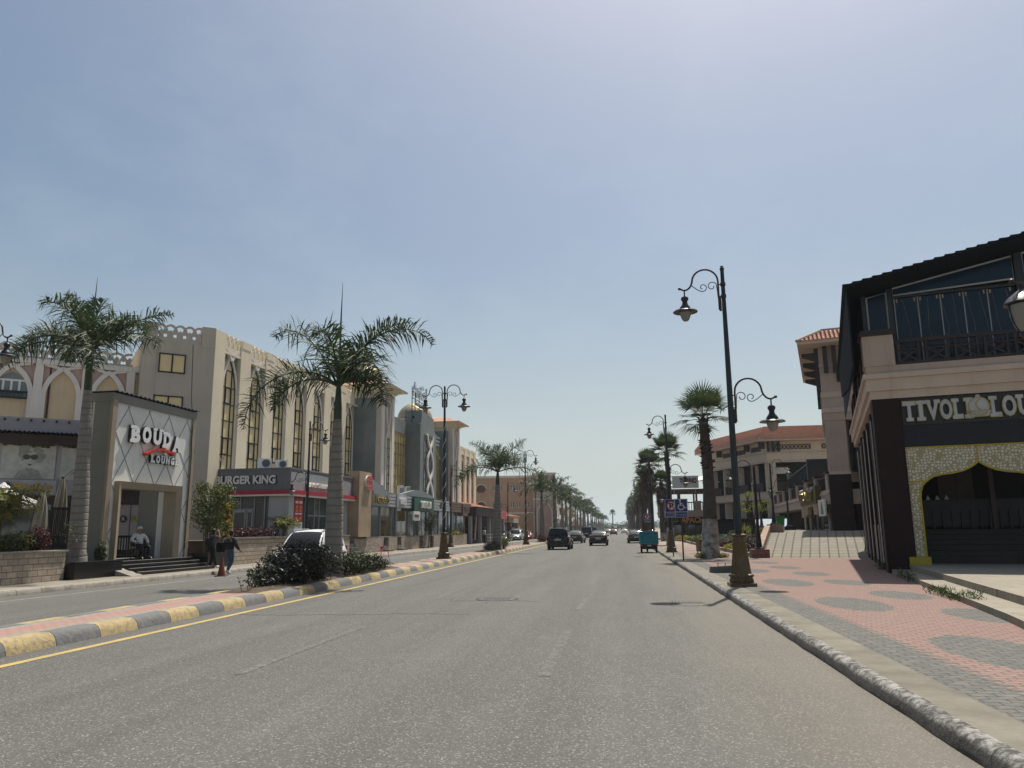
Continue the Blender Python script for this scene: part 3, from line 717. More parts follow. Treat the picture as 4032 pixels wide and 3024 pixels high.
# ------------------------------------------------------------------ palms
def frond(b, base, az, e0, e1, Ln, n=46, ll=.62, rl=random, curl=1.25, wide=.042, twist=0, dens=2):
    p = V(base); st = Ln / n; pts = []
    for k in range(n + 1):
        t = k / n; e = R(e0 + (e1 - e0) * t ** curl); a = R(az + twist * t)
        d = V((math.cos(a) * math.cos(e), math.sin(a) * math.cos(e), math.sin(e)))
        pts.append((p.copy(), d, a, t)); p = p + d * st
    b.m = 1; b.tube([q[0] for q in pts[::3]], [.042 * (1 - .85 * q[3]) + .006 for q in pts[::3]], 5, False); b.m = 0
    for p, d, a, t in pts[5:]:
        sdv = V((-math.sin(a), math.cos(a), 0)); up = sdv.cross(d) * -1
        if up.z < 0: up = -up
        ln = ll * (math.sin(math.pi * min(1, .18 + t * .80)) ** .55) * (1 if t < .85 else .75)
        for sg in (-1, 1):
            for pl in range(dens if rl.random() < .75 else 1):
                ph = R(rl.choice((rl.uniform(-25, 75), rl.uniform(-70, 80))))
                dv = ((sdv * sg * math.cos(ph) + up * math.sin(ph)) * 1.0 + d * rl.uniform(.25, .6)).normalized()
                l2 = ln * rl.uniform(.8, 1.12)
                w = wide * rl.uniform(.8, 1.2); wv = dv.cross(up).normalized().lerp(up, rl.uniform(0, .5)).normalized() * w / 2
                m1 = p + dv * l2 * .55; tip = p + dv * l2 - V((0, 0, l2 * rl.uniform(.10, .5)))
                b.add([p - wv * .6, p + wv * .6, m1 + wv, m1 - wv, tip], [(0, 1, 2, 3), (3, 2, 4)])
def royal(name, label, loc, h, shaft, fr, girth=.31, group=None, spear=0, lean=(0, 0), seed=1, n=46, ll=.82, zrel=0, rz=0, thin=1.):
    t = thing(name, label, 'palm tree', loc, rz, group); rl = random.Random(seed)
    lx, ly = lean; at = lambda z: (lx * (z / h) ** 1.5, ly * (z / h) ** 1.5)
    b = B(); pth = []; rad = []
    nz = 26
    for k in range(nz + 1):
        z = h * k / nz; pth.append((*at(z), z - (.25 if k == 0 else 0)))
        q = k / nz; g = girth * (1.04 - .30 * q + .08 * math.sin(q * 3.1) - .24 * q * q + (.35 * (1 - q * 12) if q < .08 else 0)); rad.append(g * (1.010 if k % 2 else .995))
    b.tube(pth, rad, 16); b.build('trunk', 'trunkring', t, 50)
    top = h + shaft; r0 = rad[-1]
    b = B(); b.tube([(*at(h - .05), h - .05), (*at(h + shaft * .3), h + shaft * .3), (*at(h + shaft * .7), h + shaft * .7), (*at(top), top)], [r0 * .98, r0 * .92, r0 * .66, r0 * .42], 14); b.build('crownshaft', 'shaft', t, 50)
    b = B()
    for fq in fr:
        az, e0, e1, Ln = fq[:4]; cu = fq[4] if len(fq) > 4 else 1.5
        a = R(az); frond(b, (at(top)[0] + math.cos(a) * r0 * .3, at(top)[1] + math.sin(a) * r0 * .3, top - .15), az, e0, e1, Ln, n, ll, rl, cu, .046 * thin, rl.uniform(-14, 14))
    b.build('crown', ['palmleaf', 'shaft'], t)
    if spear:
        b = B(); b.tube([(*at(top), top - .2), (at(top)[0] + .01, at(top)[1], top + spear * .6), (at(top)[0] + .03, at(top)[1], top + spear)], [.045, .028, .004], 6); b.build('spear_leaf', 'shaft', t, 50)
    return t
def trunkring():
    m, nt, b = _nt('ringed palm trunk'); co = obco(nt)
    n1 = noise(nt, mapping(nt, co, (1, 1, .35)), 3, 5); wv = N(nt, 'ShaderNodeTexWave', bands_direction='Z'); L(nt, co, wv.inputs['Vector'])
    wv.inputs['Scale'].default_value = 1.25; wv.inputs['Distortion'].default_value = 1.6; wv.inputs['Detail'].default_value = 2
    ring = ramp(nt, wv.outputs['Fac'], .02, .22, (1, 1, 1), (0, 0, 0))
    out = mixc(nt, ramp(nt, n1, .35, .68), (.24, .215, .18), (.165, .145, .12))
    out = mixc(nt, math_(nt, 'MULTIPLY', ring, .55), out, (.085, .072, .055))
    out = mixc(nt, math_(nt, 'MULTIPLY', noise(nt, co, 30, 3), .35), out, (.30, .275, .235))
    L(nt, out, b.inputs['Base Color']); b.inputs['Roughness'].default_value = .92
    bump(nt, b, math_(nt, 'ADD', math_(nt, 'MULTIPLY', ring, -1), noise(nt, co, 25)), .5, .03)
    return m
M['trunkring'] = trunkring()
GP = 'royal palms'
royal('royal_palm', 'royal palm on the median between the two carriageways, tall thin spear leaf', (-9.23, 24.4, .2), 5.1, 1.3,
      [(168, 62, -28, 3.9, 2.2), (5, 64, -62, 4.2, 2.0), (190, 44, -92, 4.3, .95), (-30, 52, -80, 3.0, 1.2), (15, 66, 5, 3.4, 1.8), (96, 64, -40, 3.2, 1.6), (-88, 70, -50, 3.0, 1.8), (-14, 38, -88, 2.4, 1.0), (205, 30, -80, 2.6, 1.0)], .285, GP, 3.5, (.0, 0), 3, 54, 1.0)
royal('royal_palm', 'royal palm rising from the black planter left of the portal', lw(-2.75, 2.72, .62), 6.2, 1.7,
      [(152, 62, 18, 3.4, 2.2), (176, 40, -26, 3.4, 1.3), (194, 26, -66, 3.8, 1.2), (-48, 20, -84, 3.2, 1.2), (-10, 26, -42, 3.6, 1.3), (22, 46, 0, 3.2, 1.6), (118, 72, 30, 3.0), (-95, 62, -40, 3.0, 1.6), (75, 60, -20, 3.2), (212, 40, -70, 2.8, 1.2), (-25, 48, -40, 2.6), (-75, 30, -85, 2.6, 1.1)], .29, GP, 2.7, (-.22, .1), 5, 54, .92)
royal('royal_palm', 'royal palm on the median beside a round clipped green bush', (-8.95, 56.5, .2), 4.7, 1.1,
      [(160, 62, 10, 3.5, 1.8), (25, 62, 20, 3.3, 2), (185, 30, -80, 3.9, 1.1), (-8, 18, -48, 4.2, 1.2), (205, 40, -80, 3.4, 1.1), (100, 70, 20, 2.8), (-70, 55, -30, 3.0), (70, 50, -40, 3.0), (140, 66, -10, 2.8, 2), (-35, 50, -50, 3.0)], .31, GP, 0, (.05, 0), 7, 44, 1.0)
proto = royal('royal_palm', 'royal palm on the median behind the black hatchback, yellowing crown', (-9.2, 92, .2), 4.9, 1.0,
      [(az, e0, e1, ln) for az, e0, e1, ln in ((170, 55, -40, 3.6), (20, 60, -30, 3.6), (95, 75, 40, 3.0), (-60, 45, -75, 3.5), (-120, 40, -80, 3.5), (215, 30, -75, 3.5), (-15, 25, -78, 3.6), (60, 50, -50, 3.4), (130, 60, -20, 3.2), (-90, 70, 10, 2.6))], .29, 'royal palms along the median', 0, (0, 0), 9, 26, .75, thin=1.8)
p2 = royal('royal_palm', 'royal palm with drooping fronds right behind the second median lamp', (-9.1, 110, .2), 5.6, 1.1,
      [(az, e0, e1, ln) for az, e0, e1, ln in ((160, 45, -60, 3.8), (10, 70, 0, 3.4), (80, 60, 10, 3.0), (-70, 55, -65, 3.5), (-140, 50, -70, 3.5), (205, 40, -70, 3.3), (-30, 40, -70, 3.6), (45, 50, -60, 3.4), (120, 65, -20, 3.2))], .28, 'royal palms along the median', 0, (0, 0), 12, 26, .75, thin=1.8)
yy = 124.; k = 0
while yy < 420:
    dup((proto, p2)[k % 2], (-9.15 + rnd.uniform(-.2, .2), yy, .2), rnd.uniform(0, 6.28), ORD[min(k + 2, 17)] + ' royal palm in the far median row towards the horizon' if k < 15 else 'small far royal palm near the end of the avenue', rnd.uniform(.88, 1.08))
    yy += rnd.uniform(9.5, 14) if yy < 220 else rnd.uniform(14, 20); k += 1
for k, (x, y) in enumerate(((-14.2, 150), (-14.6, 172), (-14.0, 195), (-14.4, 222))):
    c = dup((p2, proto)[k % 2], (x, y, .15), rnd.uniform(0, 6), ORD[k] + ' royal palm on the far left pavement before the distant houses', rnd.uniform(.85, .95)); c['group'] = 'royal palms on the far left pavement'

def fanpalm(label, loc, h, r=(.48, .26), leaves=34, skirt=0, lime=2.0, seed=1, group=None, R0=1.05, seg=20, wide=.05):
    t = thing('fan_palm', label, 'palm tree', loc, 0, group); rl = random.Random(seed)
    b = B(); n = 22; pth = []; rad = []
    for k in range(n + 1):
        q = k / n; z = h * q - (.2 if k == 0 else 0); pth.append((.12 * math.sin(q * 3), .05 * math.sin(q * 4), z))
        rad.append(r[1] + (r[0] - r[1]) * (1 - q) ** 2.2 + rl.uniform(-.012, .012))
    b.tube(pth, rad, 16); b.build('trunk', 'bark2', t, 60)
    if lime:
        b = B(); kk = max(2, int(lime / h * n)); b.tube(pth[:kk + 1], [x + .012 for x in rad[:kk + 1]], 16, False); b.build('whitewash', 'limewash', t, 60)
    b = B(); top = V(pth[-1])
    for k in range(70 if h < 9 else 40):   # boot stubs of cut leaves
        a = rl.uniform(0, 6.28); z = rl.uniform(h * .62, h); rr = rad[min(n, int(z / h * n))]
        d = V((math.cos(a), math.sin(a), rl.uniform(.2, .9))); p = V((math.cos(a) * rr * .85, math.sin(a) * rr * .85, z)) + V((pth[min(n, int(z / h * n))][0], pth[min(n, int(z / h * n))][1], 0)); s_ = V((-math.sin(a), math.cos(a), 0)) * .06
        b.add([p - s_, p + s_, p + d * .2 + s_ * .4, p + d * .2 - s_ * .4, p + V((0, 0, .12)) - s_, p + V((0, 0, .12)) + s_], [(0, 1, 2, 3), (4, 5, 2, 3), (0, 3, 4), (1, 2, 5)])
    b.build('leaf_stubs', 'fibre', t)
    def fan(b, az, el, Lp, Rr, droop):
        a = R(az); e = R(el); d = V((math.cos(a) * math.cos(e), math.sin(a) * math.cos(e), math.sin(e))); sd = V((-math.sin(a), math.cos(a), 0)); up = sd.cross(d) * -1
        if up.z < 0: up = -up
        p0 = top + V((0, 0, .0)); mid = p0 + d * Lp * .6; p1 = p0 + d * Lp - V((0, 0, Lp * .1))
        b.tube([p0, mid, p1], [.022, .017, .012], 4, False)
        for k in range(seg):
            th = R(-105 + 210 * k / (seg - 1)); dv = (d * math.cos(th) + sd * math.sin(th)).normalized(); dv = (dv + up * (.18 * abs(math.sin(th)))).normalized()
            l = Rr * (.78 + .22 * math.cos(th)) * rl.uniform(.9, 1.08); wv = dv.cross(up).normalized() * wide
            m1 = p1 + dv * l * .55; tip = p1 + dv * l - V((0, 0, droop * l * rl.uniform(.25, .6)))
            m1 = m1 - V((0, 0, droop * l * .06))
            b.add([p1, m1 + wv, m1 - wv, tip], [(0, 1, 2), (2, 1, 3)])
    b = B()
    for k in range(leaves):
        el = 86 - 104 * (k / leaves) ** 1.1; fan(b, k * 137.5 + rl.uniform(-12, 12), el + rl.uniform(-8, 8), rl.uniform(.8, 1.15), R0 * rl.uniform(.85, 1.1), .12 + .75 * (k / leaves) ** 1.6)
    b.build('crown', 'fanleaf', t)
    if skirt:
        b = B()
        top = V(pth[-1]) - V((0, 0, .25))
        for k in range(leaves * 2):
            top = V(pth[-1]) - V((0, 0, .2 + skirt * rl.random())); fan(b, rl.uniform(0, 360), rl.uniform(-82, -45), rl.uniform(.35, .6), R0 * .8, .5)
        b.build('dead_skirt', 'deadleaf', t)
    return t
M['bark2'] = mat('rough palm trunk', (.115, .095, .075), .95, .25, 3, bs=.9, bsc=14)
GF = 'fan palms along the right pavement'
f1 = fanpalm('fan palm with a peeling whitewashed base beside the tall near lamp', (4.38, 40.4, .15), 7.0, (.47, .25), 21, 0, 2.05, 2, GF, 1.2, 26, .034)
f2 = fanpalm('slim fan palm directly behind the second right lamp pole', (4.35, 72, .15), 8.3, (.36, .21), 28, 0, 1.6, 5, GF, 1.2, 20, .06)
f3 = fanpalm('shaggy fan palm with a thick skirt of dead leaves, tallest of the far cluster', (3.6, 97, .15), 9.2, (.45, .3), 34, 2.3, 1.6, 8, GF, 1.3, 16, .09)
b_ = [(4.9, 93, .74, 'lower fan palm leaning out right of the shaggy cluster'), (3.55, 112, .92, 'shaggy fan palm just behind the tallest of the cluster')]
for x, y, s_, l_ in b_: dup(f3, (x, y, .15), rnd.uniform(0, 6), l_, s_)
yy = 124.; k = 0
while yy < 400:
    dup(f3 if k % 3 else f2, (3.75 + rnd.uniform(-.3, .5), yy, .15), rnd.uniform(0, 6), ORD[min(k + 5, 17)] + ' fan palm counting down the right pavement row' if k < 12 else 'small far fan palm at the end of the right row', rnd.uniform(.8, 1.05))
    yy += rnd.uniform(8, 11) if yy < 200 else rnd.uniform(12, 18); k += 1
c = dup(f2, (-4.2, 420, 0), 1., 'lone fan palm standing at the far end of the road', 1.15); c['group'] = 'lone far palms'

# ------------------------------------------------------------------ bushes and planting
def leaf_cloud(b, n, c, rad, size, rl, shell=.55, mats=1, flat=0, asp=.45, zmin=None):
    c = V(c)
    for k in range(n):
        while True:
            u = V((rl.uniform(-1, 1), rl.uniform(-1, 1), rl.uniform(-1, 1)))
            if .02 < u.length <= 1: break
        q = u.normalized() * (shell + (1 - shell) * rl.random()) if rl.random() < .75 else u
        # lumpy outline
        q = q * (1 + .16 * math.sin(q.x * 5 + c.x * 7) * math.cos(q.y * 6 + q.z * 4 + c.y) + .10 * math.sin(q.z * 9 + q.x * 7))
        p = c + V((q.x * rad[0], q.y * rad[1], q.z * rad[2]))
        if zmin is not None and p.z < zmin: p.z = zmin + rl.random() * .1
        nn = (q + V((rl.uniform(-1, 1), rl.uniform(-1, 1), rl.uniform(-.4, 1.2)))).normalized()
        a = nn.orthogonal().normalized(); a = Quaternion(nn, rl.uniform(0, 6.28)) @ a; bb = nn.cross(a)
        s = size * rl.uniform(.6, 1.35); b.m = rl.randrange(mats) if mats > 1 else 0
        b.add([p - a * s * .5, p + bb * s * asp * .5 + nn * s * .06, p + a * s * .5 - nn * s * .1, p - bb * s * asp * .5 + nn * s * .06], [(0, 1, 2, 3)])
    b.m = 0
def stems(b, c, rad, n, rl, z0=None, r=.012):
    c = V(c); z0 = c.z - rad[2] if z0 is None else z0
    for k in range(n):
        a = rl.uniform(0, 6.28); q = rl.uniform(.25, .8); e = c + V((math.cos(a) * rad[0] * q, math.sin(a) * rad[1] * q, rl.uniform(-.1, .6) * rad[2]))
        s = V((c.x + math.cos(a) * rad[0] * .2, c.y + math.sin(a) * rad[1] * .2, z0)); b.tube([s, (s + e) / 2 + V((rl.uniform(-.05, .05), rl.uniform(-.05, .05), .05)), e], [r, r * .7, r * .35], 5, False)
def bush(name, label, loc, lumps, leaves, cat='bush', size=.09, group=None, seed=1, st=14, stm='twig', asp=.45, rz=0, extra=None):
    """lumps: (cx,cy,cz,rx,ry,rz,n)"""
    t = thing(name, label, cat, loc, rz, group); rl = random.Random(seed)
    b = B()
    for l in lumps: leaf_cloud(b, l[6], l[:3], l[3:6], size, rl, .5, len(leaves), asp=asp, zmin=.02)
    b.build('leaves', leaves, t)
    b = B()
    for l in lumps: stems(b, l[:3], l[3:6], st, rl, 0)
    b.build('stems', stm, t, 60)
    return t
def areca(name, label, loc, h, nf, m='areca', seed=1, group=None, spread=1., ln=1.5, stalks=6, bend=-55, ll=.36, sway=None):
    t = thing(name, label, 'palm plant', loc, 0, group); rl = random.Random(seed); b = B(); bs = B()
    for k in range(stalks):
        a = rl.uniform(0, 6.28); e = V((math.cos(a) * .25 * spread, math.sin(a) * .25 * spread, h * rl.uniform(.35, .75))); bs.tube([(e.x * .3, e.y * .3, -.1), e], [.03, .022], 6)
        for j in range(max(1, nf // stalks)):
            frond(b, e, rl.uniform(0, 360) if sway is None else rl.uniform(*sway), rl.uniform(55, 85), rl.uniform(bend - 25, bend + 25), ln * rl.uniform(.75, 1.15), 24, ll, rl, 1.2, .035)
    b.build('fronds', [m, 'bamboo'], t); bs.build('stalks', 'bamboo', t, 50)
    return t
b = B()
for x0, x1, y0, y1 in ((-9.82, -8.72, 18.2, 30.6), (-9.82, -8.72, 51.5, 60), (-9.82, -8.72, 89, 95)):
    nx, ny = 4, int((y1 - y0) * 2); r_ = random.Random(int(y0))
    g_ = [[(x0 + (x1 - x0) * i / nx, y0 + (y1 - y0) * j / ny, .198 + (.035 + r_.uniform(0, .05)) * (1 if 0 < i < nx and 0 < j < ny else 0)) for i in range(nx + 1)] for j in range(ny + 1)]
    i0 = b.pts([p for row in g_ for p in row])
    for j in range(ny):
        for i in range(nx): b.f.append((i0 + j * (nx + 1) + i, i0 + j * (nx + 1) + i + 1, i0 + (j + 1) * (nx + 1) + i + 1, i0 + (j + 1) * (nx + 1) + i)); b.mi.append(0)
struct('planting_soil', b, 'soil', 60)
bush('bush', 'dense black purple bush on the median left of the near palm trunk', (-9.25, 21.4, .2),
     [(0, -.6, .45, .72, .9, .5, 1300), (.05, .4, .62, .75, .8, .56, 1700), (.1, 1.3, .52, .78, .9, .5, 1300), (-.1, -1.5, .3, .5, .8, .34, 600), (-.3, .1, .95, .35, .4, .22, 160), (.3, .9, .95, .4, .45, .2, 170), (.35, -.2, .8, .45, .5, .3, 260), (-.1, -1.0, .78, .3, .4, .2, 110), (.1, 1.8, .85, .35, .35, .2, 130)], ['crotonleaf', 'crotonleaf', 'crotonleaf', 'darkleaf'], size=.105, seed=3, st=22)
bush('bush', 'green and brown bush around the foot of the near median palm', (-9.2, 26.2, .2),
     [(.1, -1.4, .42, .65, .9, .42, 1500), (.15, -.2, .36, .66, 1.0, .36, 1500), (.1, 1.2, .34, .62, 1.1, .36, 1500), (.05, 2.5, .22, .5, .8, .24, 700)], ['darkleaf', 'greenleaf', 'crotonleaf', 'crotonleaf', 'darkleaf'], size=.095, seed=4, st=20)
def cordyline(label, loc, h, seed, n=12, heads=2):
    t = thing('cordyline', label, 'plant', loc, 0, 'pink cordylines in the median bed'); rl = random.Random(seed); b = B(); bs = B()
    for q in range(heads):
        e = V((rl.uniform(-.16, .16), rl.uniform(-.2, .2), h * rl.uniform(.6, 1))); bs.tube([(0, 0, -.05), e * .5 + V((.03, 0, 0)), e], [.011, .009, .007], 6, False)
        for k in range(n):
            a = rl.uniform(0, 6.28); el = rl.uniform(.1, 1.3); d = V((math.cos(a) * math.cos(el), math.sin(a) * math.cos(el), math.sin(el))); l = rl.uniform(.22, .36)
            s_ = V((-math.sin(a), math.cos(a), 0)) * .022; p = e - V((0, 0, rl.uniform(0, .25))); m1 = p + d * l * .5; tip = p + d * l - V((0, 0, .35 * l * rl.random()))
            b.add([p, m1 + s_, m1 - s_, tip], [(0, 1, 2), (2, 1, 3)])
    b.build('leaves', 'pinkleaf', t); bs.build('stems', 'twig', t, 50)
cordyline('pink leaved cordyline just right of the near median palm trunk', (-9.35, 26.4, .2), .95, 3)
cordyline('pink leaved cordyline standing clear at the far end of the median bed', (-9.2, 29.2, .2), .8, 5, 12, 2)
cordyline('small twiggy reddish cordyline, last plant of the near median bed', (-9.0, 30.0, .2), .62, 7, 5, 2)
def sprout(label, loc, seed):
    t = thing('sprout', label, 'plant', loc, 0, 'small dark sprouts'); rl = random.Random(seed); b = B(); bs = B()
    for k in range(5):
        e = V((rl.uniform(-.15, .15), rl.uniform(-.2, .2), rl.uniform(.25, .55))); bs.tube([(e.x * .4, e.y * .4, -.03), e], [.008, .005], 5, False)
        for q in range(9):
            p = e * rl.uniform(.4, 1); a = V((rl.uniform(-1, 1), rl.uniform(-1, 1), rl.uniform(-.2, .8))).normalized() * .07; s_ = a.orthogonal().normalized() * .025
            b.add([p, p + a * .6 + s_, p + a, p + a * .6 - s_], [(0, 1, 2, 3)])
    b.build('leaves', 'darkleaf', t); bs.build('stems', 'twig', t, 50)
sprout('thin dark sprout at the near tip of the median bed', (-9.2, 18.45, .2), 2)
sprout('dark leafy sprout between the tip and the black bush', (-9.3, 19.1, .2), 5)
bush('bush', 'round clipped light green bush on the median', (-8.95, 58.6, .2), [(0, 0, .5, .62, .75, .52, 2600)], ['limeleaf', 'greenleaf', 'greenleaf'], size=.085, seed=6)
bush('bush', 'scrubby brown green bush at the foot of the palm with the round bush', (-9.15, 55.6, .2), [(0, -1.2, .25, .5, 1.0, .3, 900), (0, .4, .34, .6, .9, .4, 1300)], ['darkleaf', 'crotonleaf', 'redleaf'], size=.09, seed=7)
bush('bush', 'pinkish flowering bush on the median behind the black hatchback', (-9.1, 91, .2), [(0, -.6, .4, .65, .9, .45, 1100), (0, .9, .38, .65, .9, .42, 1000)], ['redleaf', 'greenleaf', 'pinkleaf'], size=.11, seed=8)
for k, yv in enumerate((112, 126, 150, 172)):
    bush('bush', ORD[k] + ' low bush on the far part of the median', (-9.1, yv, .2), [(0, 0, .4, .65, 1.6, .45, 500)], ['darkleaf', 'greenleaf'], size=.18, seed=20 + k, group='low bushes on the far median')
# right garden bed shrubs (x, y, radii, leaves, label)
SH = [(7.0, 50.2, .75, .45, ['yellowleaf', 'yellowleaf', 'limeleaf'], 'bright yellow low shrub at the garden kerb near the tall lamp'),
      (7.5, 55.5, .8, .6, ['redleaf'], 'wine red shrub behind the yellow one in the garden'),
      (7.9, 60.5, 1.1, .8, ['greyleaf'], 'silvery grey green shrub beside the whitewashed palm trunk'),
      (7.15, 66.5, .9, .55, ['yellowleaf', 'limeleaf'], 'yellow shrub left of the whitewashed palm behind the wooden box'),
      (7.4, 73.5, 1.2, .75, ['greyleaf', 'greenleaf'], 'grey green mound further along the garden kerb'),
      (7.2, 82, 1.1, .6, ['yellowleaf', 'limeleaf', 'greenleaf'], 'yellow green shrub behind the blue sign post'),
      (7.0, 91, 1.0, .6, ['limeleaf', 'yellowleaf'], 'furthest yellow shrub at the garden kerb beside the trike'),
      (9.6, 73, 1.4, .9, ['darkleaf'], 'dark clipped shrub in the middle of the garden'),
      (9.2, 83, 1.4, .8, ['darkleaf', 'greenleaf'], 'dark green shrub deeper in the garden behind the signs'),
      (9.8, 92, 1.6, .8, ['greenleaf', 'darkleaf'], 'far green shrub under the terrace balcony'),
      (9.3, 63, 1.2, .95, ['greenleaf', 'darkleaf'], 'green shrub behind the grey mound'),
      (7.9, 46.6, .95, .85, ['crotonleaf', 'darkleaf', 'redleaf'], 'brownish shrub against the ramp wall by the tall lamp'),
      (8.3, 52.4, 1.05, 1.0, ['crotonleaf', 'greenleaf', 'redleaf'], 'large brown green shrub behind the near small lamp'),
      (9.5, 58, .9, 1.2, ['greenleaf', 'limeleaf'], 'lime green feathery shrub behind the tall lamp pole'),
      (10.4, 55.5, .9, .9, ['darkleaf', 'greenleaf', 'crotonleaf'], 'dark shrub at the top of the ramp wall'),
      (11.0, 58.4, .7, .7, ['greyleaf', 'limeleaf'], 'pale shrub beside the green wheelie bin')]
for k, (x, y, r_, h_, lv, lb) in enumerate(SH):
    z = .18 if x < 9 or y > 70 else .5
    n_ = 1500 if y < 65 else 900
    bush('shrub', lb, (x, y, z), [(0, 0, h_ * .5, r_, r_ * 1.1, h_ * .58, n_), (r_ * .5, r_ * .5, h_ * .4, r_ * .7, r_ * .8, h_ * .5, n_ // 2), (-r_ * .4, r_ * .6, h_ * .45, r_ * .6, r_ * .7, h_ * .55, n_ // 2)], lv, 'shrub', .10 if y < 65 else .14, 'shrubs in the right garden', 40 + k, 8)
t = thing('yucca', 'spiky light green yucca in front of the shrubs by the tall lamp', 'plant', (8.35, 55.0, .6)); b = B(); r_ = random.Random(3)
for k in range(46):
    a = r_.uniform(0, 6.28); el = r_.uniform(-.1, 1.4); d = V((math.cos(a) * math.cos(el), math.sin(a) * math.cos(el), math.sin(el))); s_ = V((-math.sin(a), math.cos(a), 0)) * .03; l = r_.uniform(.6, .85)
    b.add([V((0, 0, .75)) - s_, V((0, 0, .75)) + s_, V((0, 0, .75)) + d * l], [(0, 1, 2)])
b.build('leaves', 'limeleaf', t); b = B(); b.tube([(0, 0, -.4), (0, 0, .8)], [.09, .07], 8); b.build('trunk', 'fibre', t, 50)
t = thing('small_tree', 'delicate open crowned young tree in the garden before the courtyard', 'tree', (9.2, 56.8, .5)); b = B(); bl = B(); r_ = random.Random(6)
for k in range(9):
    a = r_.uniform(0, 6.28); e = V((math.cos(a) * r_.uniform(.5, 1.3), math.sin(a) * r_.uniform(.4, 1), r_.uniform(2.2, 3.5))); b.tube([(0, 0, -.4), V((e.x * .25, e.y * .25, e.z * .55)), e], [.035, .022, .007], 5, False)
    leaf_cloud(bl, 130, e, (.5, .5, .22), .10, r_, .2)
b.build('trunk', 'twig', t, 50); bl.build('crown', 'limeleaf', t)
for k, (x, y, lb) in enumerate(((4.95, 40.3, 'grass tuft right of the whitewashed palm base'), (3.86, 40.05, 'grass tuft left of the whitewashed palm base'))):
    bush('grass_tuft', lb, (x, y, .15), [(0, 0, .1, .32, .32, .16, 500)], ['greenleaf', 'limeleaf'], 'grass tuft', .09, 'grass tufts at the palm', 60 + k, 3, asp=.25)
# ================================================================== LEFT SIDE
# helper: open-work parapet of interlaced arcs, between x0 and x1 on plane y (thickness th), base at z
def arcs_parapet(b, x0, x1, y, z, th=.14, n=3, rise=.62, base=.28):
    b.box(x0, x1, y, y + th, z, z + base)
    p = (x1 - x0) / (n + .55); r = p * .80
    for k in range(n + 1):
        cx = x0 + p * (k + .28) if n > 1 else (x0 + x1) / 2
        cx = x0 + p * (.28 + k * (1)) if True else cx
        if cx + 0 > x1 + .01: break
        pts = [q for q in arcpts(cx + p * .0, z + base - .02, r, 0, 180, 14, rise + .12) if x0 <= q[0] <= x1]
        if len(pts) > 2: b.band(pts, .10, y + .004 * (k % 2), y + th + .004 * (k % 2))
        if x0 < cx < x1: b.prism([(cx - .05, z + base), (cx + .05, z + base), (cx + .12, z + base + .3), (cx, z + base + .42), (cx - .12, z + base + .3)], y + .01, y + th - .01)
    # solid fill behind the arc crests leaves lens shaped holes
    for k in range(n + 1):
        cx = x0 + p * (k + .78)
        if cx < x1: b.prism([(cx - .16, z + base + rise * .5), (cx, z + base + rise * .30), (cx + .16, z + base + rise * .5), (cx, z + base + rise * .80)], y + .015, y + th - .015)

# ---- arcade building -------------------------------------------------------
bld, OF = Lthing('arcade_building', 'long cream building with pointed arches, towers, gold glass and open work parapets', 'building', 11.95, 7, .15)
W2L = Matrix.Translation((11.95, 7, 0)) @ Matrix.Rotation(WA - LA, 4, 'Z')
def wpt(a, e): q = W2L @ V((a, -e, 0)); return (q.x, q.y)
b = B(OF)
p1 = wpt(-3.71, 0); p2_ = wpt(-3.71, -9)
b.prism([(11.95, 7.34), (33.9, 7.34), (33.9, 16), p2_, p1, wpt(0, 0), (11.95, 7.05)], .15, 12.13, 'z')
b.build('wall', 'creamgrey', bld)
b = B(OF); b.box(11.95, 13.02, 7, 7.6, .15, 13.17)
PILS = [14.80, 17.87, 20.94, 24.0, 27.07, 30.1, 33.2]
for s in PILS[:-1]:
    b.box(s, s + 1.2, 7, 7.6, .15, 12.75); b.box(s + .12, s + 1.08, 6.98, 7.5, 12.7, 13.17)
b.box(11.9, 33.9, 7.02, 7.6, 12.0, 12.15)
b.build('pilasters', 'cream', bld)
BAYS = [(13.02, 14.80)] + [(PILS[k] + 1.2, PILS[k + 1]) for k in range(6)]
def arch_window(root, OFF, x0, x1, y, zb, zs, za, Mx=None, gl='goldglass', nm='arched_window'):
    g0, g1 = x0 + .13, x1 - .13
    b = B(OFF, Mx); og = ogive(g0, g1, zs, za - .2); b.prism([(g0, zb)] + og + [(g1, zb)], y + .24, y + .30)
    f = b.build(nm, gl, root)
    b = B(OFF, Mx); w = g1 - g0
    def topz(x):
        for i in range(len(og) - 1):
            if og[i][0] <= x <= og[i + 1][0]:
                t = (x - og[i][0]) / max(1e-6, og[i + 1][0] - og[i][0]); return og[i][1] + t * (og[i + 1][1] - og[i][1])
        return zs
    for fx in (.28, .72):
        x = g0 + w * fx; b.box(x - .03, x + .03, y + .19, y + .24, zb, topz(x))
    z = zb + .5; k = 0
    while z < za - .6:
        i0, i1 = g0, g1
        if z > zs: i0 = min(q[0] for q in og if q[1] >= z); i1 = max(q[0] for q in og if q[1] >= z)
        b.box(i0, i1, y + .185, y + .238, z - .022, z + .022)
        if k % 3 == 1:
            xa, xb = g0 + w * .28, g0 + w * .72
            for (q0, q1, r0, r1) in ((xa, xb, z, z + .07), (xa, xb, z + .93, z + 1.0), (xa, xa + .07, z, z + 1), (xb - .07, xb, z, z + 1)): b.box(q0, q1, y + .165, y + .236, r0, r1)
        z += 1.0; k += 1
    b.band([(g0, zb)] + og + [(g1, zb)], .05, y + .18, y + .24)
    b.build('mullions', 'darkmetal', f)
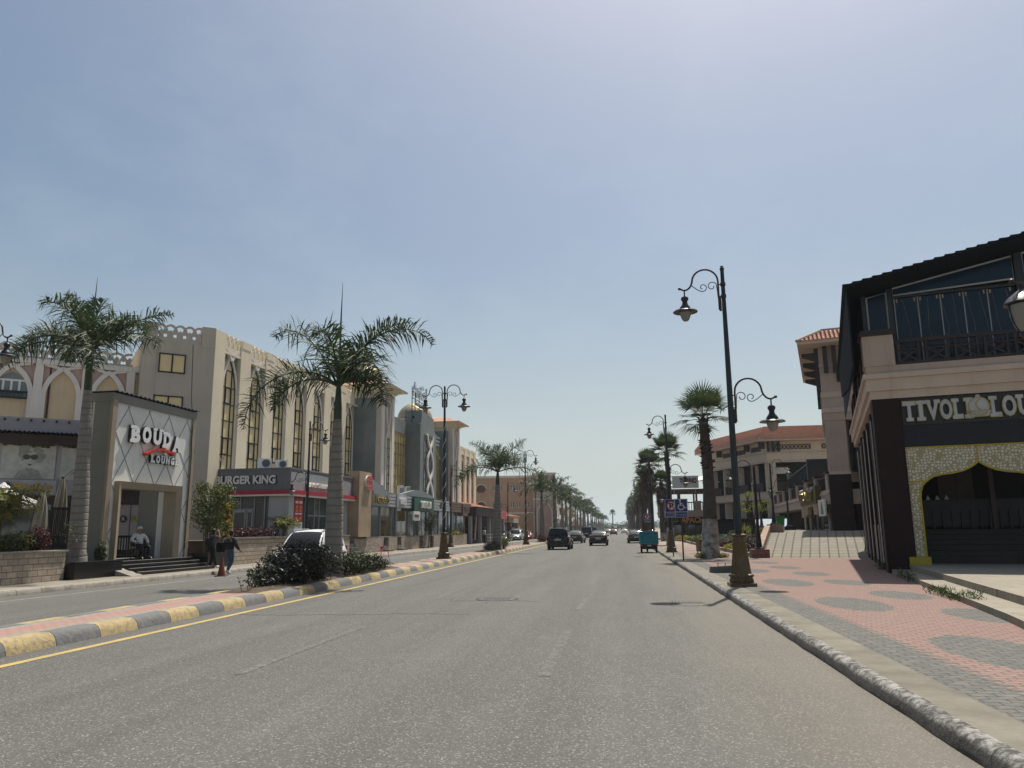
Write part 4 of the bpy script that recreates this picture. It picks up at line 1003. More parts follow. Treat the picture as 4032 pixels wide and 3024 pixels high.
for k, (x0, x1) in enumerate(BAYS):
    arch_window(bld, OF, x0, x1, 7.0, 4.6, 9.6, 11.98)
    b = B(OF)
    og = ogive(x0 + .07, x1 - .07, 9.6, 12.0)
    b.band([(x0 + .07, 4.6)] + og + [(x1 - .07, 4.6)], .15, 7.12, 7.33)
    cx = (x0 + x1) / 2
    for sg in (-1, 1): b.band([(cx + sg * .02, 11.72), (cx + sg * .22, 12.02), (cx + sg * .5, 12.3), (cx + sg * .86, 12.42)], .20, 7.03 + (.004 if sg > 0 else 0), 7.25)
    b.build('arch_trim', 'whitetrim', bld)
    b = B(OF)
    for sg in (-1, 1): b.prism([(cx + sg * .3, 12.0), (cx + sg * .86, 12.0), (cx + sg * .86, 11.0)] if sg > 0 else [(cx - .86, 11.0), (cx - .86, 12.0), (cx - .3, 12.0)], 7.27, 7.335)
    b.build('spandrel', 'winglass', bld)
    b = B(OF); arcs_parapet(b, x0, x1, 7.05, 12.15); b.build('parapet', 'cream', bld)
# angled corner face
b = B(OF, W2L); b.box(-3.76, -3.05, -.04, .5, .15, 13.15); b.box(-.75, -.03, -.035, .6, 12.0, 13.2)
b.build('pilasters', 'creamgrey', bld)
b = B(OF, W2L); arcs_parapet(b, -3.05, -.75, .06, 12.12, .2, 4, .6); b.build('parapet', 'creamgrey', bld)
for (a0, a1, z0, z1) in ((-2.92, -1.53, 10.36, 11.45), (-3.05, -1.53, 7.7, 9.08)):
    b = B(OF, W2L); b.box(a0, a1, -.02, .05, z0, z1); f = b.build('window', 'goldglass', bld)
    b = B(OF, W2L)
    for q in ((a0, a1, z0, z0 + .07), (a0, a1, z1 - .07, z1), (a0, a0 + .07, z0, z1), (a1 - .07, a1, z0, z1), ((a0 + a1) / 2 - .04, (a0 + a1) / 2 + .04, z0, z1)): b.box(q[0], q[1], -.06, .0, q[2], q[3])
    b.build('frame', 'darkmetal', f)
b = B(OF, W2L); b.tube([(-1.2, -.02, 12.1), (-1.1, -.02, 9), (-.75, -.02, 6)], .012, 4); b.build('cable', 'darkmetal', bld)
# set back left wing
b = B(OF, W2L); b.box(-18, -3.72, 1.42, 9, .15, 10.7); b.build('wall', 'ochre', bld)
b = B(OF, W2L)
for a in (-17.1, -15, -12.9, -10.75, -8.45, -6.25, -4.1): b.box(a - .2, a + .2, 1.2, 1.45, .15, 10.45)
b.box(-18, -3.72, 1.16, 1.5, 10.45, 10.72); b.build('pilasters', 'whitetrim', bld)
for k, (a0, a1) in enumerate(((-12.7, -10.95), (-10.55, -8.65), (-8.25, -6.45), (-6.05, -4.3))):
    b = B(OF, W2L); og = ogive(a0 + .08, a1 - .08, 8.75, 10.3)
    b.band([(a0 + .08, 6.5)] + og + [(a1 - .08, 6.5)], .24, 1.22, 1.43); cx = (a0 + a1) / 2
    for sg in (-1, 1): b.band([(cx, 10.18), (cx + sg * .35, 10.36), (cx + sg * .85, 10.46)], .16, 1.21 + (.004 if sg > 0 else 0), 1.42)
    b.build('arch_trim', 'whitetrim', bld)
    b = B(OF, W2L); b.prism([(a0, 9.4), (a0, 10.42), (cx - .2, 10.42)], 1.35, 1.418); b.prism([(a1, 10.42), (a1, 9.4), (cx + .2, 10.42)], 1.35, 1.418); b.build('spandrel', 'pinkrender', bld)
    b = B(OF, W2L); arcs_parapet(b, a0 - .25, a1 + .25, 1.25, 10.72, .2, 3, .5, .12); b.build('parapet', 'creamgrey', bld)
    if k < 2:
        b = B(OF, W2L); og2 = ogive(a0 + .24, a1 - .24, 8.95, 9.95, 6); b.prism([(a0 + .24, 8.55)] + og2 + [(a1 - .24, 8.55)], 1.37, 1.43); f = b.build('window', 'winglass', bld)
        b = B(OF, W2L)
        for t in (.25, .5, .75):
            x = a0 + .24 + (a1 - a0 - .48) * t; b.box(x - .05, x + .05, 1.31, 1.37, 8.9, 9.5)
        b.box(a0 + .24, a1 - .24, 1.305, 1.368, 9.45, 9.55); b.build('frame', 'offwhite', f)
        b = B(OF, W2L); b.box(a0 + .2, a1 - .2, 1.2, 1.26, 8.88, 8.94); b.box(a0 + .2, a1 - .2, 1.2, 1.26, 8.56, 8.60)
        x = a0 + .25
        while x < a1 - .3: b.band(arcpts(x + .1, 8.74, .14, 0, 360, 10), .03, 1.215, 1.245, closed=False); x += .17
        b.build('balustrade', 'darkmetal', f)
b = B(OF, W2L); b.tube([(-7.92, 1.35, 10.4), (-7.92, 1.35, 7.4)], .05, 6); b.build('drain_pipe', 'rust', bld)
# towers
def tower(s0, s1, d0, dome):
    b = B(OF); b.box(s0, s1, d0, d0 + 4.2, .15, 13.45); b.build('tower', 'palestone', bld)
    b = B(OF); b.box(s0 - .06, s0 - .003, d0 + .45, d0 + 3.6, 4.5, 12.75); b.build('slate_panel', 'greystone', bld)
    cx = (s0 + s1) / 2
    b = B(OF); b.box(cx - .95, cx + .95, d0 - .05, d0 - .003, 4.3, 13.05); b.build('red_panel', 'pinkrender', bld)
    b = B(OF)
    og = ogive(cx - .42, cx + .42, 9.2, 9.9, 5); b.prism([(cx - .42, 4.3)] + og + [(cx + .42, 4.3)], d0 - .10, d0 - .054); f = b.build('window', 'goldglass', bld)
    b = B(OF)
    for z in [4.8 + .75 * k for k in range(7)]: b.box(cx - .42, cx + .42, d0 - .14, d0 - .10, z, z + .06)
    for x in (cx - .2, cx + .2): b.box(x - .03, x + .03, d0 - .145, d0 - .105, 4.3, 9.5)
    b.build('mullions', 'darkmetal', f)
    b = B(OF)
    for sg in (-1, 1):
        b.band([(cx + sg * .52, 4.3), (cx + sg * .52, 9.2), (cx + sg * .3, 9.75), (cx - sg * .12, 10.3), (cx - sg * .45, 11.3), (cx - sg * .5, 12.2), (cx - sg * .22, 12.75), (cx, 12.85)], .17, d0 - .16 - (.004 if sg > 0 else 0), d0 - .05)
        b.box(cx + sg * .95, cx + sg * (s1 - s0) / 2, d0 - .12, d0 + .02, 4.3, 13.2)
    b.build('shield_trim', 'whitetrim', bld)
    b = B(OF)
    for (o, z0, z1) in ((.12, 13.25, 13.42), (.30, 13.42, 13.56), (.55, 13.56, 13.66), (1.0, 13.66, 13.76)): b.box(s0 - o, s1 + o, d0 - o, d0 + 4.2 + o, z0, z1)
    b.build('cornice', 'cream', bld)
    b = B(OF); q = 1.05; z0 = 13.76; rows = 5
    for k in range(rows):   # stepped tile courses
        o0 = q - 2.1 * k / rows; o1 = q - 2.1 * (k + 1) / rows - .06; za = z0 + .78 * k / rows; zb = z0 + .78 * (k + 1) / rows
        b.hexa([(s0 - o0, d0 - o0, za), (s1 + o0, d0 - o0, za), (s1 + o0, d0 + 4.2 + o0, za), (s0 - o0, d0 + 4.2 + o0, za)], [(s0 - o1, d0 - o1, zb), (s1 + o1, d0 - o1, zb), (s1 + o1, d0 + 4.2 + o1, zb), (s0 - o1, d0 + 4.2 + o1, zb)])
    b.build('tile_roof', 'rooftile', bld)
    b = B(OF); c = dome; b.lathe([(2.0 * math.cos(R(a)), 13.9 + c[2] + 2.0 * math.sin(R(a)) * .95) for a in range(0, 90, 9)] + [(.05, 13.9 + c[2] + 1.92)], 24, (c[0], c[1], 0)); b.build('dome', 'domegold', bld, 60)
def domemat():
    m, nt, b = _nt('gold mosaic dome'); co = obco(nt)
    v = N(nt, 'ShaderNodeTexVoronoi'); v.inputs['Scale'].default_value = 9; L(nt, co, v.inputs['Vector'])
    sp = nt.nodes.new('ShaderNodeSeparateColor'); L(nt, v.outputs['Color'], sp.inputs[0])
    L(nt, mixc(nt, sp.outputs[0], (.30, .24, .13), (.44, .37, .23)), b.inputs['Base Color']); b.inputs['Metallic'].default_value = .55; b.inputs['Roughness'].default_value = .45
    bump(nt, b, sp.outputs[1], .3); return m
M['domegold'] = domemat()
tower(33.9, 36.95, 4.95, (36.0, 7.6, .45)); tower(57.2, 60.2, 4.95, (56.0, 9.0, .1))
# slate middle with gold curtain glass
b = B(OF); b.box(36.95, 57.2, 6.3, 14, .15, 12.2); b.build('slate_wall', 'greystone', bld)
b = B(OF); b.prism([(44.7, .15), (50.45, .15), (50.3, 11.4), (49.7, 11.75), (49.3, 12.95), (45.25, 13.35), (44.95, 12.1), (44.75, 11.9)], 4.85, 6.6); b.build('slate_fin', 'greystone2', bld)
def curtain(s0, s1, z0, z1, ns, nz, tilts=()):
    b = B(OF); b.box(s0, s1, 6.24, 6.297, z0, z1); f = b.build('curtain_glass', 'goldpanel', bld)
    b = B(OF)
    for k in range(ns + 1): x = s0 + (s1 - s0) * k / ns; b.box(x - .02, x + .02, 6.205, 6.245, z0, z1)
    for k in range(nz + 1): z = z0 + (z1 - z0) * k / nz; b.box(s0, s1, 6.20, 6.243, z - .025, z + .025)
    b.build('mullions', 'goldframe', f)
    for (x, z) in tilts:
        b = B(OF); b.hexa([(x, 5.65, z), (x + .6, 5.65, z), (x + .6, 5.7, z), (x, 5.7, z)], [(x, 6.2, z + 1.05), (x + .6, 6.2, z + 1.05), (x + .6, 6.24, z + 1.05), (x, 6.24, z + 1.05)]); b.build('open_sash', 'goldpanel', f)
curtain(38.6, 44.4, 4.6, 10.8, 8, 6); curtain(51.4, 56.4, 4.6, 10.7, 7, 6, ((51.7, 9.4), (54.6, 9.3), (51.7, 6.6)))
b = B(OF)
for (x, dx) in ((37.3, 1), (55.3, -1)):
    for k in range(3): b.box(x + .25 * k * dx, x + 1.5 + .25 * k * dx, 6.22, 6.29, 11.75 - .42 * k, 11.95 - .42 * k)
b.build('white_stripes', 'white', bld)
b = B(OF); b.box(46.0, 49.3, 4.80, 4.847, 4.5, 11.1); f = b.build('fin_window', 'greyglass', bld)
b = B(OF)
for z in (5.3, 6.6, 7.9, 9.2, 10.5): b.box(46, 49.3, 4.76, 4.80, z, z + .05)
for x in (46.5, 47.65, 48.8): b.box(x - .02, x + .02, 4.755, 4.795, 4.5, 11.1)
b.build('mullions', 'darkmetal', f)
b = B(OF)
for sg in (-1, 1):
    pts = [(47.65 + sg * 1.05 * math.cos(math.pi * (2.1 * (11.1 - z) / 6.6 + .05)), z) for z in [4.5 + 6.6 * k / 40 for k in range(41)]]
    b.band(pts, .30, 4.62 - (.004 if sg > 0 else 0), 4.76)
b.build('x_ornament', 'whitetrim', bld)
# end wing
b = B(OF); b.box(60.2, 79.5, 7.34, 15, .15, 11.5); b.build('wall', 'creamgrey', bld)
b = B(OF); s = 60.4; ebays = []
while s < 79: b.box(s, s + 1.1, 7, 7.6, .15, 12.25); ebays.append((s + 1.1, s + 2.75)); s += 2.75
b.box(60.2, 79.5, 7.03, 7.6, 11.3, 11.48); b.build('pilasters', 'cream', bld)
for (x0, x1) in ebays[:-1]:
    arch_window(bld, OF, x0, x1, 7.0, 4.6, 9.2, 11.0)
    b = B(OF); b.band([(x0 + .08, 4.6)] + ogive(x0 + .08, x1 - .08, 9.2, 11.05) + [(x1 - .08, 4.6)], .15, 7.09, 7.33); b.build('arch_trim', 'whitetrim', bld)
    b = B(OF); arcs_parapet(b, x0, x1, 7.05, 11.48, rise=.5); b.build('parapet', 'cream', bld)
# roof sign
t, o = Lthing('roof_sign', 'metal letter sign on thin posts above the slate fin', 'sign', 45.4, 5.6, 13.1)
b = B(o)
for s in (44.3, 45.3, 46.6, 48.3, 49.4): b.tube([(s, 5.6, 12.0), (s, 5.6, 15.6 if s < 45 else 15.0)], .045, 6)
for z in (14.5, 13.7): b.tube([(44.2, 5.6, z), (49.5, 5.6, z - .1)], .035, 6)
b.tube([(45.3, 5.6, 12.2), (45.3, 6.6, 13.4)], .03, 6); b.build('frame', 'darkmetal', t)
text('ArtGal', 'large_letters', t, 'chrome', (44.0, 5.5, 14.6), 1.5, 4.6, depth=.16, bold=.01, off=o)
text('Furniture', 'small_letters', t, 'alu', (44.8, 5.5, 13.78), .5, 4.0, depth=.12, bold=.01, off=o)
t, o = Lthing('flood_light', 'small flood light on a bracket on the slate wall roof edge', 'light', 44.0, 6.2, 12.2)
b = B(o); b.tube([(42.8, 6.25, 12.35), (44.0, 5.4, 12.5)], .03, 6); b.build('bracket', 'darkmetal', t)
b = B(o); b.hexa([(43.85, 5.2, 12.3), (44.25, 5.2, 12.3), (44.25, 5.5, 12.45), (43.85, 5.5, 12.45)], [(43.95, 5.25, 12.6), (44.15, 5.25, 12.6), (44.15, 5.45, 12.65), (43.95, 5.45, 12.65)]); b.build('head', 'darkmetal', t)

# ---- Rich's cafe front (angled) ---------------------------------------------
t, o = Wthing('cafe_building', "lilac and brown cafe front with printed banners and a gold name sign", 'building', -9, 7, .15)
E7 = -7
b = B(o); b.box(-17, -3.2, E7, E7 + 3, .15, 6.55); b.build('wall', 'purplegrey', t)
b = B(o); b.box(-17, -3.3, E7 - .35, E7 - .003, 5.40, 5.80); b.box(-17, -3.3, E7 - .10, E7 - .003, 2.9, 3.27); b.box(-5.3, -3.3, E7 - .06, E7 - .003, 3.25, 4.0)
for k in range(9): b.box(-5.32, -3.28, E7 - .08, E7 - .058, 3.27 + k * .08, 3.31 + k * .08)
for k in range(5): b.box(-17, -3.3, E7 - .37, E7 - .352, 5.42 + k * .08, 5.46 + k * .08)
b.build('brown_fascia', 'brownwood', t)
b = B(o); x = -17.0; i = 0; pts = []
while x < -3.1: pts.append((x, 5.86 + (.045 if i % 2 else -.01))); x += .085; i += 1
b.band(pts, .03, E7 - .62, E7 + .2); b.build('corrugated_edge', 'darkmetal', t)
b = B(o)
for a in [-9.5 + .47 * k for k in range(8)]: b.box(a - .04, a + .04, E7 - .14, E7 - .003, 6.38, 6.46)
b.build('spot_lights', 'black', t)
for (a0, a1) in ((-9.46, -7.52), (-7.30, -5.4), (-11.6, -9.68)):
    b = B(o); b.box(a0, a1, E7 - .05, E7 - .003, 3.94, 5.40); bn = b.build('banner', 'paper', t)
    if a0 == -9.46:   # faded print of a curly haired face in large sunglasses
        def ell(cx, cz, rx, rz, y, m_, nm, n=22): bb = B(o); bb.prism([(cx + rx * math.cos(2 * math.pi * k / n), cz + rz * math.sin(2 * math.pi * k / n)) for k in range(n)], E7 - .05 - y, E7 - .05); return bb
        r_ = random.Random(2); bb = B(o)
        for k in range(26):
            q = r_.uniform(0, 6.28); rr = r_.uniform(.2, 1); cx = -8.44 + .48 * rr * math.cos(q); cz = 4.93 + .36 * rr * math.sin(q); rx = r_.uniform(.08, .16)
            bb.prism([(cx + rx * math.cos(2 * math.pi * j / 10), cz + rx * .9 * math.sin(2 * math.pi * j / 10)) for j in range(10)], E7 - .053 - .0006 * k, E7 - .05)
        bb.build('hair_print', 'inklight', bn)
        ell(-8.44, 4.72, .21, .34, .022, 0, '').build('face_print', 'paper', bn)
        bb = B(o)
        for sx in (-.14, .14): bb.prism([(-8.44 + sx + .14 * math.cos(2 * math.pi * k / 16), 4.86 + .11 * math.sin(2 * math.pi * k / 16)) for k in range(16)], E7 - .078, E7 - .05)
        bb.box(-8.52, -8.36, E7 - .079, E7 - .05, 4.88, 4.93); bb.prism([(-8.53, 4.55), (-8.44, 4.58), (-8.35, 4.55), (-8.44, 4.5)], E7 - .078, E7 - .05); bb.build('glasses_print', 'inkgrey', bn)
        bb = B(o); bb.prism([(-9.0, 3.96), (-7.9, 3.96), (-8.1, 4.3), (-8.32, 4.40), (-8.56, 4.40), (-8.8, 4.28)], E7 - .058, E7 - .05); bb.build('shoulder_print', 'inklight', bn)
    else:
        bb = B(o)
        for k in range(5): bb.band([(a0 + .1 + .3 * k, 4.0 + .15 * k), (a0 + .5 + .25 * k, 4.4 + .12 * k), (a0 + .9 + .2 * k, 4.5 + .1 * k)], .05, E7 - .054 - k * .0008, E7 - .05)
        bb.build('sweep_print', 'inklight', bn)
    bb = B(o); r_ = random.Random(int(a0 * 10))
    for k in range(11): bb.box(a0 + .17 * k, a0 + .17 * k + .16, E7 - .056, E7 - .05, 5.40 - r_.uniform(.04, .14), 5.395)
    bb.build('leaf_print', 'greenleaf', bn)
b = B(o); b.box(-9.55, -7.40, E7 - .16, E7 - .003, 3.28, 3.90); sb = b.build('name_board', 'lightgrey', t)
def roundlogo(par, cx, cz, r, y):
    b = B(o); b.lathe([(r, y - .03), (r, y)], 24, (cx, 0, cz), 'y'); l = b.build('logo_disc', 'black', par)
    b = B(o); b.band(arcpts(cx, cz, r * .86, 0, 360, 24), r * .08, y - .036, y - .03); b.build('logo_ring', 'letter', l)
    text('R', 'logo_letter', l, 'white', (cx - r * .36, y - .034, cz - r * .45), r * .9, r * .75, depth=.012, bold=.01, off=o)
roundlogo(sb, -9.18, 3.62, .20, E7 - .16)
text("Rich's", 'name_letters', sb, 'gold', (-8.92, E7 - .165, 3.50), .27, 1.36, depth=.06, bold=.03, off=o)
b = B(o); b.box(-6.2, -3.3, E7 - .07, E7 - .003, .95, 3.2); pb = b.build('white_panel', 'lilacwhite', t)
b = B(o)
for a in (-5.35, -4.45, -3.9): b.box(a - .012, a + .012, E7 - .085, E7 - .07, .95, 3.2)
b.build('panel_joints', 'black', pb); roundlogo(pb, -4.72, 2.28, .17, E7 - .07)
text("Rich's", 'panel_letters', pb, 'limeletter', (-4.42, E7 - .075, 2.16), .28, 1.1, depth=.02, bold=.03, off=o)
text('cafe & restaurant', 'small_letters', pb, 'inkgrey', (-4.2, E7 - .075, 1.93), .09, .8, depth=.01, off=o)
b = B(o); b.box(-16, -3.3, E7 - .02, E7 - .002, .62, 2.9); b.build('shop_front', 'shopglass', t)

# ---- raised terrace behind the planters (ground of the cafe)
b = B(M=Matrix.Translation(P0) @ Matrix.Rotation(LA, 4, 'Z')); b.box(-16, 4.3, 2.35, 9, .10, .60); struct('terrace', b, 'darkgran')
b = B(M=Matrix.Translation(P0) @ Matrix.Rotation(LA, 4, 'Z')); b.add([(-16, 4.2, .615), (4.2, 4.2, .615), (4.2, 9, .615), (-16, 9, .615)], [(0, 1, 2, 3)]); struct('terrace_paving', b, 'platform')

# ---- entrance portal ----------------------------------------------------------
t, o = Lthing('entrance_portal', 'tall white entrance portal with diamond panel joints and a big lounge name', 'portal', .7, 2.4, .6)
b = B(o); b.box(-1.9, -1.4, 2.45, 3.3, .6, 6.6); b.box(2.46, 3.30, 2.45, 3.3, .6, 6.6); b.box(-1.4, 2.46, 2.45, 3.3, 3.55, 6.6); b.build('wall', 'offwhite', t)
b = B(o); b.box(-1.96, -1.9, 2.40, 3.16, .6, 6.6); b.box(2.52, 2.58, 3.3, 4.25, .6, 3.6); b.box(-1.46, -1.4, 3.31, 3.9, .6, 3.6); b.box(-1.96, 3.36, 3.305, 3.36, 3.5, 6.6); b.build('side_panels', 'taupe', t)
b = B(o)
for q in ((-1.97, -1.72, .6, 6.6), (3.16, 3.37, .6, 6.55)): b.box(q[0], q[1], 2.36, 2.47, q[2], q[3])
b.build('edge_trim', 'beigetrim', t)
b = B(o)   # doorway surround, splayed
x0, x1, zt = -1.42, 2.48, 3.58
b.hexa([(x0 - .02, 2.22, .6), (x0 + .24, 2.32, .6), (x0 + .24, 2.9, .6), (x0 - .02, 2.9, .6)], [(x0 - .02, 2.22, zt), (x0 + .24, 2.32, zt - .25), (x0 + .24, 2.9, zt - .25), (x0 - .02, 2.9, zt)])
b.hexa([(x1 - .24, 2.32, .6), (x1 + .02, 2.22, .6), (x1 + .02, 2.9, .6), (x1 - .24, 2.9, .6)], [(x1 - .24, 2.32, zt - .25), (x1 + .02, 2.22, zt), (x1 + .02, 2.9, zt), (x1 - .24, 2.9, zt - .25)])
b.hexa([(x0 + .24, 2.32, zt - .25), (x1 - .24, 2.32, zt - .25), (x1 - .24, 2.9, zt - .25), (x0 + .24, 2.9, zt - .25)], [(x0 - .02, 2.22, zt + .003), (x1 + .02, 2.22, zt + .003), (x1 + .02, 2.9, zt + .003), (x0 - .02, 2.9, zt + .003)])
b.build('door_surround', 'beigetrim', t)
b = B(o)
def cl(p, q, x0, x1, z0, z1):   # clip a segment to a rectangle
    t0, t1 = 0., 1.; dx, dz = q[0] - p[0], q[1] - p[1]
    for d, c0, c1 in ((dx, x0 - p[0], x1 - p[0]), (dz, z0 - p[1], z1 - p[1])):
        a, c = sorted((c0 / d, c1 / d)); t0 = max(t0, a); t1 = min(t1, c)
    return None if t1 - t0 < .01 else ((p[0] + dx * t0, p[1] + dz * t0), (p[0] + dx * t1, p[1] + dz * t1))
for k in range(-8, 12):
    for sg in (-1, 1):
        xb = -1.0 + 1.28 * k; p = (xb, .6); q = (xb + sg * 6.0 * .66, 6.6)
        for rect in ((-1.72, -1.44, .62, 3.55), (2.5, 3.16, .62, 3.55), (-1.72, 3.16, 3.6, 6.5)):
            c = cl(p, q, *rect)
            if c: b.band(c, .028, 2.436 - (.002 if sg > 0 else 0), 2.455)
b.build('panel_joints', 'alu', t)
b = B(o); b.hexa([(-2.0, 2.37, 6.55), (3.42, 2.37, 6.55), (3.42, 3.4, 6.55), (-2.0, 3.4, 6.55)], [(-2.02, 2.35, 6.86), (3.44, 2.35, 6.86), (3.44, 3.42, 6.86), (-2.02, 3.42, 6.86)]); b.build('roof_cap', 'taupe', t)
b = B(o); pts = []; x = -2.06; i = 0
while x < 3.56: pts.append((x, 6.90 + (.055 if i % 2 else 0))); x += .10 if i % 2 else .17; i += 1
b.band(pts, .03, 2.29, 3.5); b.build('corrugated_roof', 'darkmetal', t)
for (body, x, z, h, w_, dep) in (('BOUDA', -.93, 5.10, .68, 3.34, .12), ('LOUNGE', .40, 4.42, .34, 1.92, .10)):
    n_ = len(body); cw = w_ / n_
    for i, ch in enumerate(body):
        zz = z + (.10 * math.sin(i / (n_ - 1) * math.pi) if n_ == 5 else 0) - (.03 * i if n_ == 5 else 0)
        q = text(ch, 'letter', t, 'black', (x + i * cw, 2.43, zz), h, cw * .82, depth=dep, bold=.07, off=o)
        f = text(ch, 'letter_face', q, 'white', (x + i * cw + .012, 2.43 - dep, zz + .012), h - .024, cw * .82 - .024, depth=.02, bold=.06, off=o)
        bb = B(o)
        if ch in 'BDLE':
            for zc in (zz + .005, zz + h - .11 * h / .68 * 1.2): bb.box(x + i * cw - cw * .07, x + i * cw + cw * .42, 2.43 - dep - .024, 2.40 - dep + .03, zc, zc + .12 * h / .68)
        elif ch in 'UAN':
            z_ = zz + h * .86 if ch in 'UN' else zz
            for xo in (-.03, .56): bb.box(x + i * cw + xo * cw, x + i * cw + xo * cw + cw * .38, 2.43 - dep - .024, 2.40 - dep + .03, z_, z_ + .13 * h)
        if bb.v: bb.build('serif', 'white', q)
b = B(o); b.band([(.02, 4.72), (.5, 4.92), (1.0, 4.99), (1.5, 4.95), (1.86, 4.86)], .10, 2.24, 2.43); b.build('red_swoosh', 'redsign', t)
b = B(o); b.tube([(3.2, 2.38, 6.5), (3.12, 2.36, 5.6), (3.18, 2.36, 5.0), (3.13, 2.37, 1)], .02, 5); b.build('cable', 'black', t)
# steps
b = B(M=Matrix.Translation(P0) @ Matrix.Rotation(LA, 4, 'Z'))
for k in range(4): b.box(-1.5 - (0 if k else .0), 3.5 - .05 * k, 1.15 + .32 * k, 2.75, .12, .26 + .125 * k)
b.box(-1.62, 3.6, 2.36, 4.3, .12, .635)
for k in range(4): b.m = 1; b.box(-1.5, 3.5 - .05 * k, 1.13 + .32 * k, 1.22 + .32 * k, .255 + .125 * k, .272 + .125 * k)
b.m = 0; o_ = b.build('entrance_steps', ['darkgran', 'concrete']); tag(o_, 'black granite steps leading up to the white portal', 'steps')
b = B(M=Matrix.Translation(P0) @ Matrix.Rotation(LA, 4, 'Z')); b.hexa([(-2.1, .95, .14), (-1.45, .95, .14), (-1.45, 2.3, .14), (-2.1, 2.3, .14)], [(-2.1, .96, .16), (-1.45, .96, .16), (-1.45, 2.3, .55), (-2.1, 2.3, .55)])
o_ = b.build('ramp', 'concrete'); tag(o_, 'small grey wheelchair ramp beside the black entrance steps', 'ramp')
def lbox(name, label, cat, parts, group=None, s=0, d=0, z=.15):
    t, o = Lthing(name, label, cat, s, d, z, group)
    for nm, m_, bx in parts:
        b = B(o)
        for q in bx: b.box(*q)
        b.build(nm, m_, t)
    return t, o
lbox('planter', 'long black granite planter in front of the palm left of the portal', 'planter', [('shell', 'darkgran', [(-4.1, -1.75, 1.62, 1.72, .12, .70), (-4.1, -4.0, 1.72, 3.3, .12, .70), (-1.85, -1.75, 1.72, 3.3, .12, .70)]), ('rim', 'darkmetal', [(-4.13, -1.72, 1.59, 1.78, .70, .725)]), ('soil', 'soil', [(-4.0, -1.85, 1.72, 3.3, .12, .63)])], None, -3, 2.2)
lbox('planter', 'black granite planter at the right foot of the portal behind the woman', 'planter', [('shell', 'darkgran', [(3.62, 5.55, 1.55, 1.65, .12, .80), (3.62, 3.72, 1.65, 2.9, .12, .80), (5.45, 5.55, 1.65, 2.9, .12, 1.2)]), ('soil', 'soil', [(3.72, 5.45, 1.65, 2.9, .12, .74)])], None, 4.6, 2.2)
lbox('planter_wall', 'split stone planter wall at the left edge of the picture', 'planter wall', [('wall', 'stonewall', [(-16, -4.14, 1.98, 2.35, .12, 1.08)]), ('coping', 'concrete', [(-16, -4.08, 1.92, 2.42, 1.08, 1.13)]), ('soil', 'soil', [(-16, -4.2, 2.35, 4.1, .12, 1.0)])], None, -9, 2.1)
lbox('planter_wall', 'split stone planter wall under the red hedge by the burger restaurant', 'planter wall', [('wall', 'stonewall', [(5.6, 20.6, 2.05, 2.35, .12, 1.36)]), ('coping', 'concrete', [(5.6, 20.65, 2.0, 2.42, 1.36, 1.41)]), ('soil', 'soil', [(5.6, 13.0, 2.35, 6.0, .12, 1.28)])], None, 12, 2.1)
# red hedge, trees and palms by the restaurant
bush('hedge', 'wine red clipped hedge on top of the stone planter wall', lw(8.9, 2.75, 1.25), [(-2.3 + 1.15 * k, 0, .3, .8, .42, .38, 900) for k in range(5)], ['redleaf', 'redleaf', 'redleaf', 'crotonleaf'], 'hedge', .10, None, 71, 10, rz=LA)
def tree(name, label, loc, h, trunks, lumps, leaves, size, seed, stem='twig', r=.04, group=None):
    t = thing(name, label, 'tree', loc, 0, group); rl = random.Random(seed); b = B()
    for k in range(trunks):
        a = rl.uniform(0, 6.28); e = V(lumps[k % len(lumps)][:3]); s = V((math.cos(a) * .15, math.sin(a) * .15, -.3)); mid = V((e.x * .4 + math.cos(a) * .15, e.y * .4 + math.sin(a) * .15, e.z * .5))
        b.tube([s, mid, e], [r, r * .75, r * .3], 6, False)
        for j in range(4):
            q = e + V((rl.uniform(-.5, .5), rl.uniform(-.4, .4), rl.uniform(-.2, .5))); b.tube([mid.lerp(e, rl.uniform(.3, .8)), q], [r * .45, r * .15], 5, False)
    b.build('trunk', stem, t, 60); b = B()
    for l in lumps: leaf_cloud(b, l[6], l[:3], l[3:6], size, rl, .4, len(leaves))
    b.build('crown', leaves, t); return t
tree('small_tree', 'leafy green tree between the portal and the burger restaurant', lw(4.9, 2.35, .8), 3, 7, [(0, 0, 2.3, .95, .8, .65, 1500), (-.1, -.2, 1.6, .9, .75, .6, 1300), (.45, .2, 2.75, .6, .5, .35, 650), (-.45, 0, 2.85, .4, .4, .35, 400), (.1, .2, 1.0, .7, .6, .5, 700)], ['greenleaf', 'darkleaf', 'greenleaf', 'limeleaf'], .105, 81, 'bamboo', .035)
tree('small_tree', 'slender light green tree right of the yellow leaved plant', lw(6.9, 2.9, 1.25), 3, 6, [(0, 0, 1.25, .6, .5, .6, 700), (.2, .2, 1.75, .45, .4, .35, 350), (-.1, 0, .5, .45, .4, .4, 350)], ['greenleaf', 'limeleaf', 'darkleaf'], .085, 83, 'bamboo', .02)
t = bush('yellow_croton', 'yellow leaved plant between the two trees by the restaurant', lw(6.1, 2.4, 1.2), [(0, 0, .95, .42, .42, .42, 260), (.05, 0, 1.6, .3, .3, .3, 130), (0, 0, .3, .4, .4, .3, 180)], ['yellowleaf', 'yellowleaf', 'redleaf'], 'plant', .20, None, 85, 8, asp=.4)
areca('areca_palm', 'small areca palm in front of the grey restaurant column', lw(12.3, 2.6, 1.25), 1.0, 18, 'areca2', 87, None, 1., 1.05, 6, -45, .30)
areca('areca_palm', 'large yellow green areca palm above the left stone planter', lw(-6.3, 2.9, 1.0), 1.9, 22, 'areca', 88, None, 1.4, 1.7, 7, -58, .42)
